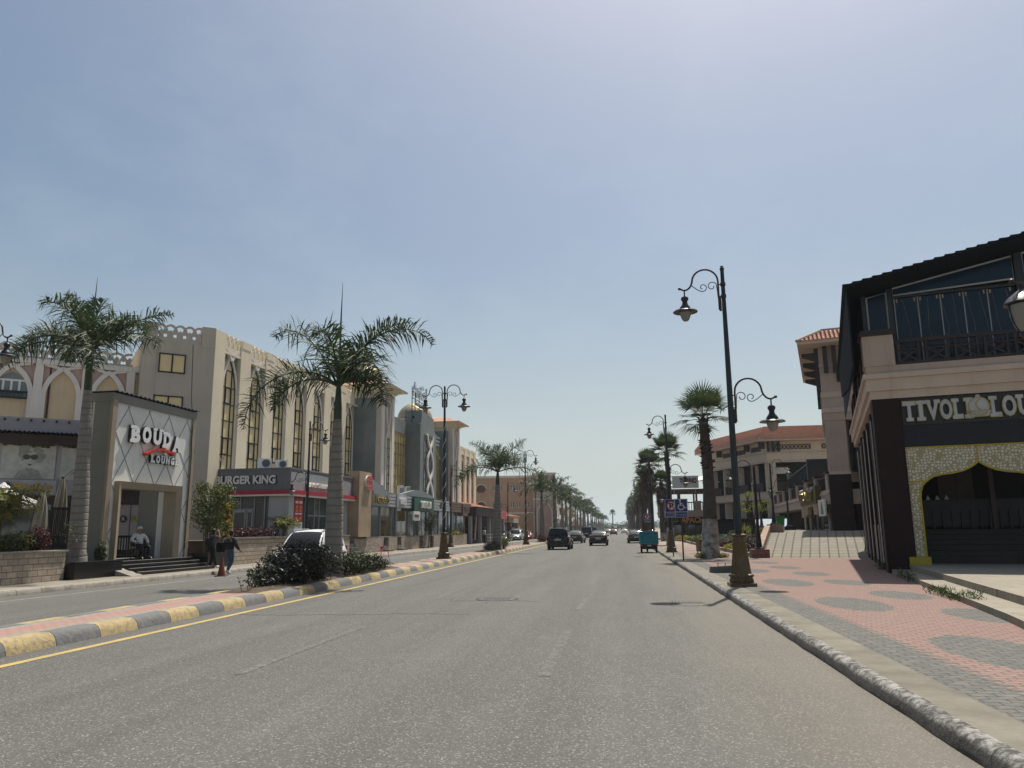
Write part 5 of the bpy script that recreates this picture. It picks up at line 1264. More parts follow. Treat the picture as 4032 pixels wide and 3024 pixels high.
areca('areca_palm', 'bushy areca palm at the very left edge of the picture', lw(-7.6, 3.1, 1.0), 1.5, 18, 'areca', 89, None, 1.4, 1.5, 6, -60, .40)
bush('bush', 'olive undergrowth below the areca palms in the left planter', lw(-5.6, 2.9, 1.0), [(-1.2, 0, .3, .9, .5, .4, 900), (.4, 0, .35, .8, .5, .42, 900)], ['areca', 'darkleaf', 'greenleaf'], 'bush', .11, None, 90, 10, rz=LA)
bush('bush', 'dark red leaved bush at the end of the left stone planter', lw(-4.55, 2.75, 1.0), [(0, 0, .45, .42, .42, .5, 1300), (-.5, .1, .25, .4, .35, .3, 500)], ['redleaf'], 'bush', .085, None, 91, 12, rz=LA)
bush('bush', 'small bright green bush in the black planter by the portal edge', lw(-2.0, 2.35, .63), [(0, 0, .35, .22, .22, .38, 420)], ['greenleaf', 'darkleaf'], 'bush', .10, None, 92, 6)
tree('sapling', 'spindly sapling in the black planter before the dark screen', lw(-3.5, 2.5, .63), 1, 3, [(0, 0, 1.2, .35, .3, .3, 60), (.2, 0, .8, .25, .25, .3, 40)], ['greenleaf', 'greyleaf'], .09, 93, 'bamboo', .012)
# dark timber screens
def screen(label, c, w_, h, rz, slat=.09):
    t = thing('screen_fence', label, 'fence', c, rz, 'dark slatted screens on the cafe terrace'); b = B()
    b.box(-w_ / 2, w_ / 2, -.03, .03, h - .10, h); b.box(-w_ / 2, w_ / 2, -.03, .03, .05, .12)
    for x in (-w_ / 2, w_ / 2): b.box(x - .04, x + .04, -.04, .04, -.02, h + .03)
    b.build('frame', 'black', t); b = B(); x = -w_ / 2 + slat
    while x < w_ / 2: b.box(x - .022, x + .022, -.018, .018, .1, h - .08); x += slat
    b.build('slats', 'black', t)
screen('tall black slatted screen beside the palm trunk left of the portal', (-21.9, 28.5, .6), 1.15, 2.1, R(38), .06)
screen('low black railing left of the tall screen on the terrace', (-21.5, 27.0, .6), 1.6, 1.0, R(40))
screen('black slatted railing seen through the portal doorway, left part', (-20.3, 30.1, .62), 1.3, .95, R(30), .1)
screen('black slatted railing seen through the portal doorway behind the man', (-19.6, 31.3, .62), 1.2, .95, R(30), .1)
# parasols
def parasol_closed(label, loc, h, lean=0):
    t = thing('parasol', label, 'parasol', loc, 0, 'closed canvas parasols'); t.rotation_euler = (R(lean), R(lean * .6), 0)
    b = B(); b.tube([(0, 0, 0), (0, 0, h)], .03, 8); b.build('pole', 'darkmetal', t); b = B()
    n = 20; prof = [(.30, h * .22), (.33, h * .3), (.30, h * .5), (.22, h * .75), (.13, h * .93), (.06, h * .985)]
    rings = []
    for r, z in prof:
        for j in range(n): a = 2 * math.pi * j / n; q = r * (1 - .22 * (j % 2)); rings.append(V((q * math.cos(a + z * .3), q * math.sin(a + z * .3), z)))
    i = b.pts(rings)
    for k in range(len(prof) - 1):
        for j in range(n): q = (j + 1) % n; b.f.append((i + k * n + j, i + k * n + q, i + (k + 1) * n + q, i + (k + 1) * n + j)); b.mi.append(0)
    b.build('canvas', 'fabric', t, 60); b = B(); b.ball((0, 0, h), .06, 8, 6); b.build('finial', 'darkmetal', t, 60)
parasol_closed('closed parasol just right of the open white one', (-22.7, 28.0, .6), 2.7)
parasol_closed('tallest closed parasol, between the others by the palm trunk', (-22.8, 29.2, .6), 3.35, 3)
parasol_closed('closed parasol half hidden behind the palm trunk', (-21.9, 29.6, .6), 3.1, -2)
def parasol_open(label, loc, h, r, m_='whitefabric'):
    t = thing('parasol', label, 'parasol', loc, R(20)); b = B(); b.tube([(0, 0, 0), (0, 0, h)], .035, 8); b.build('pole', 'darkmetal', t)
    b = B(); c = [(r * math.cos(R(a)), r * math.sin(R(a))) for a in range(0, 360, 45)]; ap = (0, 0, h)
    for k in range(8):
        p, q = c[k], c[(k + 1) % 8]; m0 = ((p[0] + q[0]) * .25, (p[1] + q[1]) * .25)
        b.add([ap, (p[0] * .5, p[1] * .5, h - .36), (q[0] * .5, q[1] * .5, h - .36), (*p, h - .68), (*q, h - .68), (*p, h - .86), (*q, h - .86)], [(0, 1, 2), (1, 3, 4, 2), (3, 5, 6, 4)])
    b.build('canopy', m_, t); b = B(); b.lathe([(.32, h - .08), (.12, h + .07), (.03, h + .16)], 8); b.build('vent_cap', m_, t)
parasol_open('open white parasol behind the areca palms on the cafe terrace', (-24.3, 27.8, .6), 2.95, 1.5)
# ---- burger restaurant ---------------------------------------------------------
t, o = Lthing('burger_restaurant', 'grey corner restaurant with a red band and white burger lettering', 'building', 13.05, 2.6, .15)
b = B(o); b.box(13.05, 22.3, 2.6, 7.0, 3.95, 5.12); b.box(13.0, 22.35, 2.55, 7.8, 5.12, 5.20); b.box(13.05, 13.4, 7.0, 7.75, .15, 5.12); b.build('fascia', 'midgrey', t)
b = B(o); b.prism([(13.1, 3.97), (21.9, 3.97), (21.9, 4.75), (21.6, 4.85), (17, 4.98), (13.1, 4.95)], 2.565, 2.597); b.build('light_panel', 'palegrey', t)
b = B(o); b.box(12.75, 22.3, 2.3, 2.6, 3.72, 3.94); b.box(12.75, 13.05, 2.6, 7.7, 3.722, 3.938); b.build('red_band', 'red', t)
b = B(o); b.box(12.8, 22.2, 2.36, 2.6, 3.62, 3.72); b.box(12.8, 13.0, 2.6, 7.6, 3.62, 3.72); b.build('soffit', 'white', t)
b = B(o); b.box(13.12, 13.75, 2.64, 3.85, .15, 3.72); b.box(20.95, 22.2, 2.9, 3.4, .15, 3.72); b.box(13.3, 22.2, 3.4, 7.2, .15, 1.36); b.build('columns', 'lightgrey', t)
b = B(o); b.box(13.75, 21.0, 2.95, 3.0, 1.36, 3.72); b.box(13.4, 13.45, 3.85, 7.6, 1.0, 3.72); b.build('glazing', 'shopglass', t)
b = B(o)
for s in (13.75, 14.15, 15.3, 15.75, 17.0, 17.7, 18.9, 20.1, 20.95): b.box(s - .04, s + .04, 2.88, 2.95, 1.36, 3.72)
for d in (4.2, 4.83, 5.68, 6.34, 7.5): b.box(13.33, 13.4, d - .035, d + .035, 1.0, 3.72)
b.box(13.34, 13.4, 4.83, 6.34, 2.85, 2.95); b.box(15.75, 20.95, 2.90, 2.95, 2.55, 2.62); b.build('window_frames', 'alu', t)
for (d0, d1) in ((4.87, 5.25), (5.3, 6.1)):
    b = B(o); b.box(13.30, 13.36, d0, d1, .95, 2.85); dd = b.build('door', 'shopglass', t); b = B(o)
    for q in ((d0, d0 + .07), (d1 - .07, d1)): b.box(13.27, 13.31, q[0], q[1], .95, 2.85)
    b.box(13.27, 13.31, d0, d1, 2.75, 2.85); b.build('frame', 'lightgrey', dd)
b = B(o); b.box(20.15, 20.9, 2.86, 2.90, 1.36, 2.75); dd = b.build('door', 'shopglass', t); b = B(o)
for s in (20.15, 20.50, 20.86): b.box(s - .03, s + .03, 2.82, 2.86, 1.36, 2.75)
b.box(20.15, 20.9, 2.82, 2.86, 2.68, 2.76); b.build('frame', 'lightgrey', dd); b = B(o); b.box(20.2, 20.85, 2.80, 2.83, 1.85, 2.02); b.build('push_bar', 'orangeletter', dd)
# menu poster
b = B(o); b.box(14.2, 15.25, 2.82, 2.87, 2.2, 3.6); b.build('poster', 'redposter', t)
b = B(o); b.box(14.2, 15.25, 2.815, 2.868, 1.4, 2.196); b.build('poster_foot', 'white', t)
b = B(o)
for (s, z, w_, h, ) in ((14.3, 3.25, .35, .14), (14.8, 3.25, .35, .14), (14.3, 2.62, .4, .08), (14.8, 2.62, .35, .08)): b.box(s, s + w_, 2.808, 2.822, z, z + h)
b.build('poster_text', 'white', t)
b = B(o)
for (s, z) in ((14.48, 3.05), (14.98, 3.05), (14.48, 2.84), (14.98, 2.84), (14.48, 2.42), (14.98, 2.42)): b.prism([(s - .14, z - .07), (s + .14, z - .07), (s + .11, z + .04), (s, z + .09), (s - .11, z + .04)], 2.808, 2.822)
b.build('poster_burgers', 'orangeletter', t)
def ktext(body, d_left, d_right, z, h, m1, m2, par):
    q = text(body, 'letters', par, m1, (13.03, d_left, z), h, abs(d_left - d_right), rot=(R(90), 0, R(-90)), depth=.10, bold=.045, off=o)
    text(body, 'letter_faces', q, m2, (12.93, d_left - .01, z + .01), h - .02, abs(d_left - d_right) - .02, rot=(R(90), 0, R(-90)), depth=.02, bold=.04, off=o)
ktext('BURGER KING', 7.08, 3.40, 4.30, .50, 'black', 'offwhite', t)
text('FLAME GRILLING', 'letters', t, 'offwhite', (14.95, 2.56, 4.2), .28, 3.3, depth=.12, bold=.02, off=o)
b = B(o); b.box(22.3, 24.6, 2.15, 3.0, 1.25, 5.66); b.build('pier', 'tan', t)
def bun(par, cx, cz, w_, h, y, O, rotm=None):
    def rr(x0, x1, z0, z1, r, top, bot):
        p = []
        if bot: p += arcpts(x0 + r, z0 + r, r, 180, 270, 5) + arcpts(x1 - r, z0 + r, r, 270, 360, 5)
        else: p += [(x0, z0), (x1, z0)]
        if top: p += arcpts(x1 - r, z1 - r, r, 0, 90, 5) + arcpts(x0 + r, z1 - r, r, 90, 180, 5)
        else: p += [(x1, z1), (x0, z1)]
        return p
    b = B(O, rotm); b.prism(rr(cx - w_ / 2, cx + w_ / 2, cz - h / 2, cz + h / 2, w_ * .42, 1, 1), y - .14, y); s = b.build('sign_box', 'offwhite', par)
    a = w_ * .44
    b = B(O, rotm); b.prism(rr(cx - a, cx + a, cz + h * .20, cz + h * .465, min(a * .85, h * .25), 1, 0), y - .155, y - .14); b.prism(rr(cx - a, cx + a, cz - h * .465, cz - h * .28, min(a * .5, h * .17), 0, 1), y - .155, y - .14); b.build('bun_halves', 'redsign', s)
    for (tx, z) in (('BURGER', cz - .02 * h), ('KING', cz - .24 * h)):
        text(tx, 'bun_letters', s, 'redsign', (cx - a * .95, y - .14, z), h * .19, a * 1.9, depth=.014, bold=.04, off=O, mm=rotm)
    return s
bun(t, 23.9, 4.95, 1.35, .95, 2.15, o)
# left pylon with the round sign, turned to face up the street
b = B(o); b.box(13.3, 13.75, 7.75, 9.6, .15, 5.72); b.box(13.02, 13.3, 7.75, 7.95, 3.9, 5.6); b.build('sign_wall', 'tan', t)
b = B(o); b.box(13.2, 13.9, 7.2, 9.7, 5.72, 5.95); b.build('brick_coping', 'pinkrender', t)
KM = Matrix.Translation((13.3, 0, 0)) @ Matrix.Rotation(R(-90), 4, 'Z')
bun(t, -8.48, 4.86, 1.0, 1.08, 0, o, KM)
def ac(label, s, d, z, sz=1., rz=0, group='air conditioners on the shop roofs'):
    t, o = Lthing('air_conditioner', label, 'air conditioner', s, d, z, group)
    t.rotation_euler.z += R(rz); b = B(); b.box(-.42 * sz, .42 * sz, -.17, .17, .06, .68 * sz); b.box(-.4, -.3, -.2, .2, 0, .06); b.box(.3, .4, -.2, .2, 0, .06); b.build('casing', 'white', t)
    b = B(); b.band(arcpts(.08 * sz, .38 * sz, .24 * sz, 0, 360, 20), .03, -.20, -.17)
    for k in range(5): b.band(arcpts(.08 * sz, .38 * sz, .04 + .045 * k, 0, 360, 16), .01, -.19, -.171)
    b.build('fan_grille', 'lightgrey', t); b = B(); b.lathe([(.23 * sz, -.176), (.23 * sz, -.171)], 20, (.08 * sz, 0, .38 * sz), 'y'); b.build('fan_opening', 'black', t)
    b = B()
    for k in range(8): b.box(-.425 * sz, -.415 * sz, -.14, .14, .1 + .07 * k, .14 + .07 * k)
    b.build('side_louvres', 'black', t)
    return t
ac('left air conditioner on the burger restaurant roof', 14.2, 4.8, 5.2, .95, -60); ac('right air conditioner on the burger restaurant roof', 14.5, 3.9, 5.2, .82, -60)
ac('boxy air conditioner on the shop roof left of the slate fin', 37.0, 4.2, 4.6, 1.3, 30); ac('smaller air conditioner next to it before the slate fin', 38.9, 4.2, 4.75, 1.1, 30)
ac('low air conditioner at the foot of the first tower', 31.5, 4.0, 4.55, .9, 30)
b = B(M=Matrix.Translation(P0) @ Matrix.Rotation(LA, 4, 'Z'))
for k in range(4): b.box(20.75, 22.1, 1.7 + .28 * k, 3.2, .12, .33 + .25 * k)
o_ = b.build('entrance_steps', 'dconcrete'); tag(o_, 'grey steps up to the burger restaurant door beside the travertine pier', 'steps')
# ---- striped shop row ------------------------------------------------------------
t, o = Lthing('shop_row', 'low shop row with silver slatted fascia, green pizza board and wavy grey canopy', 'building', 36, 2.6, .15)
b = B(o); b.box(24.6, 54, 3.0, 6.9, 3.4, 4.5); b.build('wall', 'greymetal', t)
b = B(o); b.box(24.6, 54, 3.0, 6.9, 1.1, 1.24); b.build('floor_slab', 'concrete', t)
b = B(o); b.prism([(24.65, 4.5)] + [(24.65 + .5 * k, 4.98 + (.5 * math.cos((.5 * k) / 6.6 * math.pi) if .5 * k < 6.6 else .30 * math.cos((.5 * k - 13.2) / 6.6 * math.pi) - .2)) for k in range(0, 45)] + [(46.9, 4.5)], 2.72, 3.0); b.build('wavy_canopy', 'greymetal', t)
GLS = [(24.7, 27.7, 'greyglass'), (27.9, 30.2, 'goldglass2'), (30.4, 31.3, 'shopglass'), (31.5, 34.2, 'goldglass2'), (34.5, 36.3, 'greyglass'), (36.35, 37.2, 'shopglass'), (37.3, 39.6, 'greyglass'), (39.8, 43.5, 'shopglass'), (43.7, 47, 'greyglass'), (47.2, 50.3, 'shopglass'), (50.5, 53.8, 'greyglass')]
for (a, c_, m_) in GLS:
    b = B(o); b.box(a, c_, 2.7, 2.74, 1.25, 3.42); w_ = b.build('shop_window', m_, t)
    b = B(o); b.box(a - .06, a, 2.62, 2.76, 1.25, 3.42); b.box(c_, c_ + .06, 2.62, 2.76, 1.25, 3.42)
    if c_ - a > 2: b.box((a + c_) / 2 - .012, (a + c_) / 2 + .012, 2.68, 2.70, 1.25, 3.42)
    b.build('frame', 'alu', w_)
b = B(o); b.box(24.6, 54, 2.42, 2.9, 1.17, 1.245); b.build('sill', 'concrete', t)
def slats(s0, s1, m_='lightgrey'):
    b = B(o)
    for k in range(4): b.box(s0, s1, 2.34 + .0 * k, 2.62, 3.44 + .25 * k, 3.64 + .25 * k)
    b.build('slat_fascia', m_, t)
    b = B(o); b.box(s0, s1, 2.5, 2.68, 3.43, 4.42); b.build('fascia_backing', 'darkmetal', t)
slats(28.65, 30.5); slats(32.85, 34.45); slats(40.3, 47.2)
slats(47.25, 51.4, 'brownwood2'); slats(53.6, 55.6, 'brownwood2')
b = B(o); b.box(25.2, 28.6, 2.2, 2.65, 3.42, 4.5); sb = b.build('sign_board', 'alu', t); text('Naseeb', 'letters', sb, 'goldrim', (25.5, 2.19, 3.6), .66, 2.8, depth=.08, bold=.0, off=o)
b = B(o); b.box(30.52, 32.8, 2.25, 2.65, 3.42, 4.48); sb = b.build('sign_board', 'lightgrey', t); text('BREE', 'letters', sb, 'white', (31.0, 2.24, 3.68), .5, 1.4, depth=.14, bold=.02, off=o)
b = B(o); b.box(34.5, 40.25, 2.12, 2.66, 3.25, 4.36); sb = b.build('sign_board', 'bigpizza', t); text('BIG PIZZA', 'letters', sb, 'offwhite', (36.2, 2.11, 3.5), .62, 2.95, depth=.14, bold=.01, off=o)
b = B(o); b.box(33.9, 35.6, 1.98, 2.12, 2.45, 3.2); sb = b.build('hanging_sign', 'offwhite', t); text('BREE', 'letters', sb, 'black', (34.15, 1.97, 2.72), .22, 1.2, depth=.02, bold=.01, off=o)
b = B(o); b.box(33.85, 35.65, 1.99, 2.11, 2.41, 2.45); b.box(33.85, 35.65, 1.99, 2.11, 3.2, 3.24); b.build('sign_frame', 'black', sb)
text('BREE', 'window_letters', t, 'black', (28.3, 2.69, 2.15), .26, 1.1, depth=.01, bold=.01, off=o)
b = B(o); b.box(51.45, 53.55, 2.2, 2.6, 3.1, 4.35); sb = b.build('sign_board', 'brownwood2', t); b = B(o); b.box(52.0, 53.2, 2.17, 2.2, 3.6, 4.05); b.build('sign_panel', 'darkmetal', sb)
lbox('retaining_wall', 'crazy paved stone wall under the striped shop windows', 'wall', [('wall', 'crazystone', [(22.2, 27.9, 2.36, 2.9, .12, 1.15), (29.0, 31.0, 2.36, 2.9, .12, 1.15), (32.0, 36.8, 2.36, 2.9, .12, 1.15), (37.8, 39.9, 2.36, 2.9, .12, 1.15), (40.9, 53.5, 2.3, 2.9, .12, 1.15)]), ('stair_recess', 'tan', [(27.9, 29.0, 2.75, 2.9, .12, 1.15), (31.0, 32.0, 2.75, 2.9, .12, 1.15), (36.8, 37.8, 2.7, 2.9, .12, 1.15)]),
     ('steps', 'kerbstrip', [(27.8, 29.0, 1.9, 2.36, .12, .30), (27.95, 28.95, 2.36, 2.74, .12, .55), (31.0, 32.2, 1.9, 2.36, .12, .30), (31.05, 31.95, 2.36, 2.74, .12, .55), (36.8, 37.9, 1.9, 2.36, .12, .30)])], None, 36, 2.5)
# plants and canopy of the cafe further along
tree('small_tree', 'small round headed tree against the shop front by the wrapped lamp', lw(38.8, 2.0, .2), 2, 5, [(0, 0, 2.15, .75, .7, .6, 900), (.2, .1, 2.7, .4, .4, .3, 300), (-.1, 0, 1.6, .5, .5, .35, 350)], ['greenleaf', 'darkleaf'], .11, 101, 'twig', .03)
for k, (s, h, lb) in enumerate(((46.2, 1.15, 'clipped dark green column shrub right of the wrapped lamp'), (51.8, 1.5, 'round topped dark green topiary by the striped canopy'))):
    bush('topiary', lb, lw(s, 2.55, 1.1), [(0, 0, h * .5, .5, .5, h * .52, 1300)], ['darkleaf', 'greenleaf'], 'shrub', .09, None, 103 + k, 4)
bush('bush', 'yellow green low plants on the wall between the topiaries', lw(49, 2.55, 1.1), [(-1.3, 0, .2, .8, .4, .25, 500), (.5, 0, .25, .7, .4, .28, 500), (1.6, 0, .2, .7, .4, .25, 400)], ['yellowleaf', 'limeleaf', 'greenleaf'], 'bush', .12, None, 106, 5, rz=LA)
bush('bush', 'green bush by the cafe entrance rails', lw(60.5, 3.4, .6), [(0, 0, .6, 1.2, .8, .6, 1000), (1.6, 0, .4, .9, .7, .4, 500)], ['greenleaf', 'limeleaf', 'darkleaf'], 'bush', .13, None, 107, 6, rz=LA)
t, o = Lthing('cafe_canopy', 'open cafe pavilion with dark brown canopy, tiled roof and red walls', 'building', 60, 2.6, .15)
b = B(o); b.box(54.5, 76, 6, 9, .15, 3.9); b.build('back_wall', 'redwall', t)
b = B(o); b.box(55.2, 65.5, 1.7, 6.2, 3.15, 4.05)
for k in range(5): b.box(55.1, 65.6, 1.66, 1.70, 3.2 + .17 * k, 3.32 + .17 * k)
b.build('canopy', 'brownwood', t)
b = B(o); b.box(65.7, 68.2, 2.1, 6, 3.1, 4.0)
for k in range(4): b.box(65.6, 68.3, 2.02, 2.1, 3.15 + .22 * k, 3.3 + .22 * k)
b.build('slat_fascia', 'brownwood2', t)
b = B(o); b.box(55.1, 66, 1.5, 6.3, 4.06, 4.12); b.build('canopy_edge', 'rust', t)
b = B(o)
for s in (55.6, 60.2, 65.2, 68.0, 71, 74): b.box(s, s + .35, 2.3, 2.65, .15, 3.15)
b.build('posts', 'lightgrey', t)
b = B(o); b.hexa([(56, 4.2, 4.2), (77, 4.2, 4.2), (77, 11, 5.9), (56, 11, 5.9)], [(56, 4.2, 4.34), (77, 4.2, 4.34), (77, 11, 6.04), (56, 11, 6.04)])
for k in range(42): b.tube([(56.2 + .5 * k, 4.15, 4.36), (56.2 + .5 * k, 11, 6.06)], .11, 6)
b.build('tile_roof', 'rooftile', t)
b = B(o); b.prism([(55.9, .6), (56.6, 3.1), (56.9, 3.1), (56.3, .6)], 2.0, 2.1); b.build('rolled_awning', 'stripecloth', t)
b = B(o)
for k in range(3):
    for z in (.35, .7, 1.05): b.tube([(57 + 3.2 * k, .9, z + .1), (60 + 3.2 * k, .9, z - .05 + .1)], .025, 6)
    for s in (57, 58.5, 60): b.tube([(s + 3.2 * k, .9, .15), (s + 3.2 * k, .9, 1.2)], .03, 6)
b.build('ramp_rails', 'alu', t)
b = B(o); b.box(56, 67, 2.9, 6, .15, .55); b.build('floor', 'dconcrete', t)
t, o = Lthing('red_shop', 'small shop with a red sign board beyond the cafe canopy', 'building', 73, 2.5, .15)
b = B(o); b.box(69, 76.5, 3.0, 6, .15, 4.2); b.build('wall', 'greymetal', t); b = B(o); b.box(68.8, 76, 2.3, 3.0, 3.0, 4.1); sb = b.build('sign_board', 'redsign', t)
b = B(o); b.box(69.4, 71.8, 2.26, 2.3, 3.4, 3.8); b.build('sign_letters', 'white', sb); b = B(o); b.box(69.3, 72.3, 2.95, 3.0, .5, 2.9); b.box(72.8, 76, 2.95, 3.0, .5, 2.9); b.build('windows', 'shopglass', t)
t, o = Lthing('bazaar_shop', 'cluttered bazaar stall with tiled roof and goods hung outside', 'building', 82, 2.5, .15)
b = B(o); b.box(77, 92, 3.5, 8, .15, 3.3); b.build('wall', 'creamgrey', t); b = B(o); b.box(77.3, 91.5, 3.42, 3.5, .3, 2.6); b.build('opening', 'dark', t)
b = B(o); b.hexa([(76.6, 2.6, 3.3), (88, 2.6, 3.3), (88, 8, 4.6), (76.6, 8, 4.6)], [(76.6, 2.6, 3.42), (88, 2.6, 3.42), (88, 8, 4.75), (76.6, 8, 4.75)])
for k in range(24): b.tube([(76.8 + .48 * k, 2.55, 3.44), (76.8 + .48 * k, 8, 4.77)], .10, 6)
b.build('tile_roof', 'rooftile', t)
r_ = random.Random(5); gm = ['whitecloth', 'redsign', 'denim', 'gold', 'greycloth', 'orangeletter']
for k in range(14):
    s = 77.6 + k; z = r_.uniform(1.0, 2.4); b = B(o); h = r_.uniform(.4, .9); b.hexa([(s, 2.9, z - h / 2), (s + .5, 2.9, z - h / 2), (s + .5, 3.1, z - h / 2), (s, 3.1, z - h / 2)], [(s + .08, 2.95, z + h / 2), (s + .42, 2.95, z + h / 2), (s + .42, 3.05, z + h / 2), (s + .08, 3.05, z + h / 2)]); b.build('hung_cloth', gm[k % 6], t)
# ---- peach and cream building ------------------------------------------------------
t = thing('peach_building', 'peach block with arched loggias and a tall cream arched portal', 'building', (-12, 128, .15), R(4)); o = (0, 0, .15)
b = B(o); b.box(-14, -2.2, 0, 14, .15, 10.3); b.box(-30, -14, 1.2, 14, .15, 10.0); b.build('wall', 'peachpaint', t)
b = B(o); b.box(-2.2, 1.5, -1.0, 14, .15, 10.6); b.build('portal_wall', 'creamgrey', t)
b = B(o); b.box(-14.1, -2.2, -.12, 0, 10.1, 10.45); b.box(-2.3, 1.6, -1.15, -1.0, 10.35, 10.8); b.box(-14, -2.2, -.1, 0, 4.2, 4.4); b.box(-2.25, 1.55, -1.1, -1.0, 6.4, 6.6); b.build('cornice', 'whitetrim', t)
b = B(o); b.prism([(-1.5, .4)] + ogive(-1.5, .9, 4.2, 6.0) + [(.9, .4)], -1.06, -1.003); b.build('great_arch', 'pinkrender', t)
b = B(o); b.band([(-1.5, .4)] + ogive(-1.5, .9, 4.2, 6.0) + [(.9, .4)], .18, -1.12, -1.0); b.build('arch_trim', 'whitetrim', t)
for z0 in (8.0, 5.2):
    for x in (-8.9, -7.9, -5.9, -4.9, -3.4):
        b = B(o); b.box(x, x + .5, -.03, .05, z0, z0 + .85); w_ = b.build('window', 'winglass', t); b = B(o); b.box(x + .22, x + .28, -.06, -.03, z0, z0 + .85); b.box(x - .06, x + .56, -.06, 0, z0 - .07, z0); b.build('frame', 'whitetrim', w_)
    for x in (-13.6, -11.6, -17, -19.2, -21.4):
        y = 0 if x > -14 else 1.2
        b = B(o); b.prism([(x + .2, z0 - .3), (x + .2, z0), (x, z0), (x, z0 + .35)] + arcpts(x + .75, z0 + .35, .75, 180, 0, 10, .6) + [(x + 1.5, z0 + .35), (x + 1.5, z0), (x + 1.3, z0), (x + 1.3, z0 - .3)], y - .05, y + .05); w_ = b.build('loggia_arch', 'archdark', t)
        b = B(o); b.band(arcpts(x + .75, z0 + .35, .83, 180, 0, 12, .7), .12, y - .12, y); b.build('arch_trim', 'whitetrim', w_)
# ---- more houses along the far left ----------------------------------------------
HS = [('yellow_house', 'yellow two storey house beyond the cream portal', 136, 3, 9, 9, 4.4, 'yellowwall'), ('pale_apartments', 'pale three storey apartment block with balconies behind the yellow house', 140, 8, 14, 10, 8.6, 'cream'),
      ('shop_house', 'off white two storey shop house with dark windows', 152, 3.5, 14, 9, 6.4, 'offwhite'), ('pink_house', 'pinkish three storey house with shops below', 167, 3.8, 14, 9, 8.8, 'pinkrender'), ('blue_shop', 'low shop with a bluish awning on the far left', 182, 3, 12, 8, 4.6, 'lightgrey'),
      ('cream_house', 'far cream house with flat roof', 195, 4, 16, 9, 6.5, 'cream'), ('peach_house', 'farther peach coloured house', 214, 4, 18, 9, 7.5, 'peachpaint'), ('white_house', 'farther white house behind the palms', 236, 4, 24, 9, 6.2, 'offwhite'), ('long_house', 'longest low cream house near the end of the left side', 265, 5, 70, 9, 5.6, 'creamgrey')]
for (nm, lb, y, x_, ln, dp, h, m_) in HS:
    x = -12.3 - (x_ - 3) - .004 * (y - 130); t = thing(nm, lb, 'house', (x, y, .15)); o = (0, 0, .15)
    b = B(o); b.box(-dp, 0, 0, ln, .15, h); b.build('wall', m_, t); b = B(o); b.box(-dp - .15, .15, -.15, ln + .1, h, h + .22); b.build('roof', 'whitetrim', t)
    nst = max(1, int(h / 2.9)); st_ = h / nst
    for k in range(nst):
        z = .5 + st_ * k
        if k == 0:
            b = B(o); b.box(-dp + .6, -.6, -.06, .02, .3, 2.3); b.box(-.02, .06, .5, ln - .5, .3, 2.4); b.build('shop_front', 'shopglass', t); b = B(o); b.box(-dp + .3, -.3, -.9, 0, 2.5, 2.8); b.box(0, 1.0, .3, ln - .3, 2.5, 2.75); b.build('awning', ['midgrey', 'lightgrey', 'denim', 'redwall'][len(nm) % 4], t)
        else:
            for q in range(3):
                xx = -dp + 1 + q * (dp - 2.2) / 2; b = B(o); b.box(xx, xx + 1.0, -.05, .02, z + .3, z + 1.6); b.build('window', 'winglass', t)
            for q in range(int(ln / 3)): b = B(o); b.box(-.02, .05, 1 + 3 * q, 2.1 + 3 * q, z + .3, z + 1.6); b.build('window', 'winglass', t)
            b = B(o); b.box(.0, .9, .8, ln - .8, z - .15, z); b.box(.85, .9, .8, ln - .8, z, z + .7); b.build('balcony', 'whitetrim', t)
# ================================================================== RIGHT SIDE
# ---- lounge building at the right edge (T frame) -----------------------------
t, o = Tthing('lounge_building', 'dark glazed lounge building at the right edge with a carved golden archway', 'building', 4, 1, .15)
b = B(o); b.box(0, .85, -.03, .95, .12, 5.78)
for k in range(6): b.box(.02, .5, 2.3 + 2.6 * k, 3.2 + 2.6 * k, .12, 5.6)
b.box(8.5, 9.4, -.03, .95, .12, 5.78)
b.build('brown_piers', 'darkbrown', t)
b = B(o); b.box(.25, .5, .95, 17, .12, 5.78); b.build('side_wall', 'dark', t)
b = B(o); b.box(.08, .24, .97, 16.5, .12, 1.68); b.build('side_plinth', 'paletile', t)
b = B(o)
for k in range(5):
    y = 1.7 + 3.1 * k; pts = [(.0, y + rnd.uniform(-.03, .03), .4 + .35 * j) for j in range(15)]; b.tube(pts, .014, 5)
b.build('light_strings', 'offwhite', t)
b = B(o); b.box(-.03, 12, -.06, 17, 5.78, 6.05); b.box(-.12, 12, -.14, 17, 6.05, 6.45); b.box(-.2, 12, -.22, 17, 6.45, 6.62); b.build('cornice', 'tivtrim', t)
b = B(o); b.box(-.10, 12, -.12, 17, 6.62, 6.88); b.build('balcony_ledge', 'tivwall', t)
b = B(o); b.box(-.14, .82, -.16, .82, 6.88, 7.92); b.build('parapet_pier', 'tivwall', t)
b = B(o)
for k in range(5): b.box(-.1, .35, 3 + 2.8 * k, 3.45 + 2.8 * k, 6.88, 7.8)
b.build('parapet_pier', 'tivwall', t)
b = B(o)
for q in ((.14, .56, 7.28, 7.72),): b.band([(q[0], q[2]), (q[1], q[2]), (q[1], q[3]), (q[0], q[3])], .02, -.172, -.155, closed=True)
b.build('pier_panel', 'tivtrim', t)
b = B(o); b.box(-.22, .90, -.24, .90, 7.92, 8.0); b.box(-.18, .86, -.20, .86, 8.0, 8.12); b.build('pier_cap', 'lattice', t)
b = B(o)   # wooden lattice railing
b.box(.84, 12, -.10, .0, 7.62, 7.74); b.box(.84, 12, -.08, -.02, 7.36, 7.42); b.box(.84, 12, -.08, -.02, 6.90, 6.98)
x = .9; k = 0
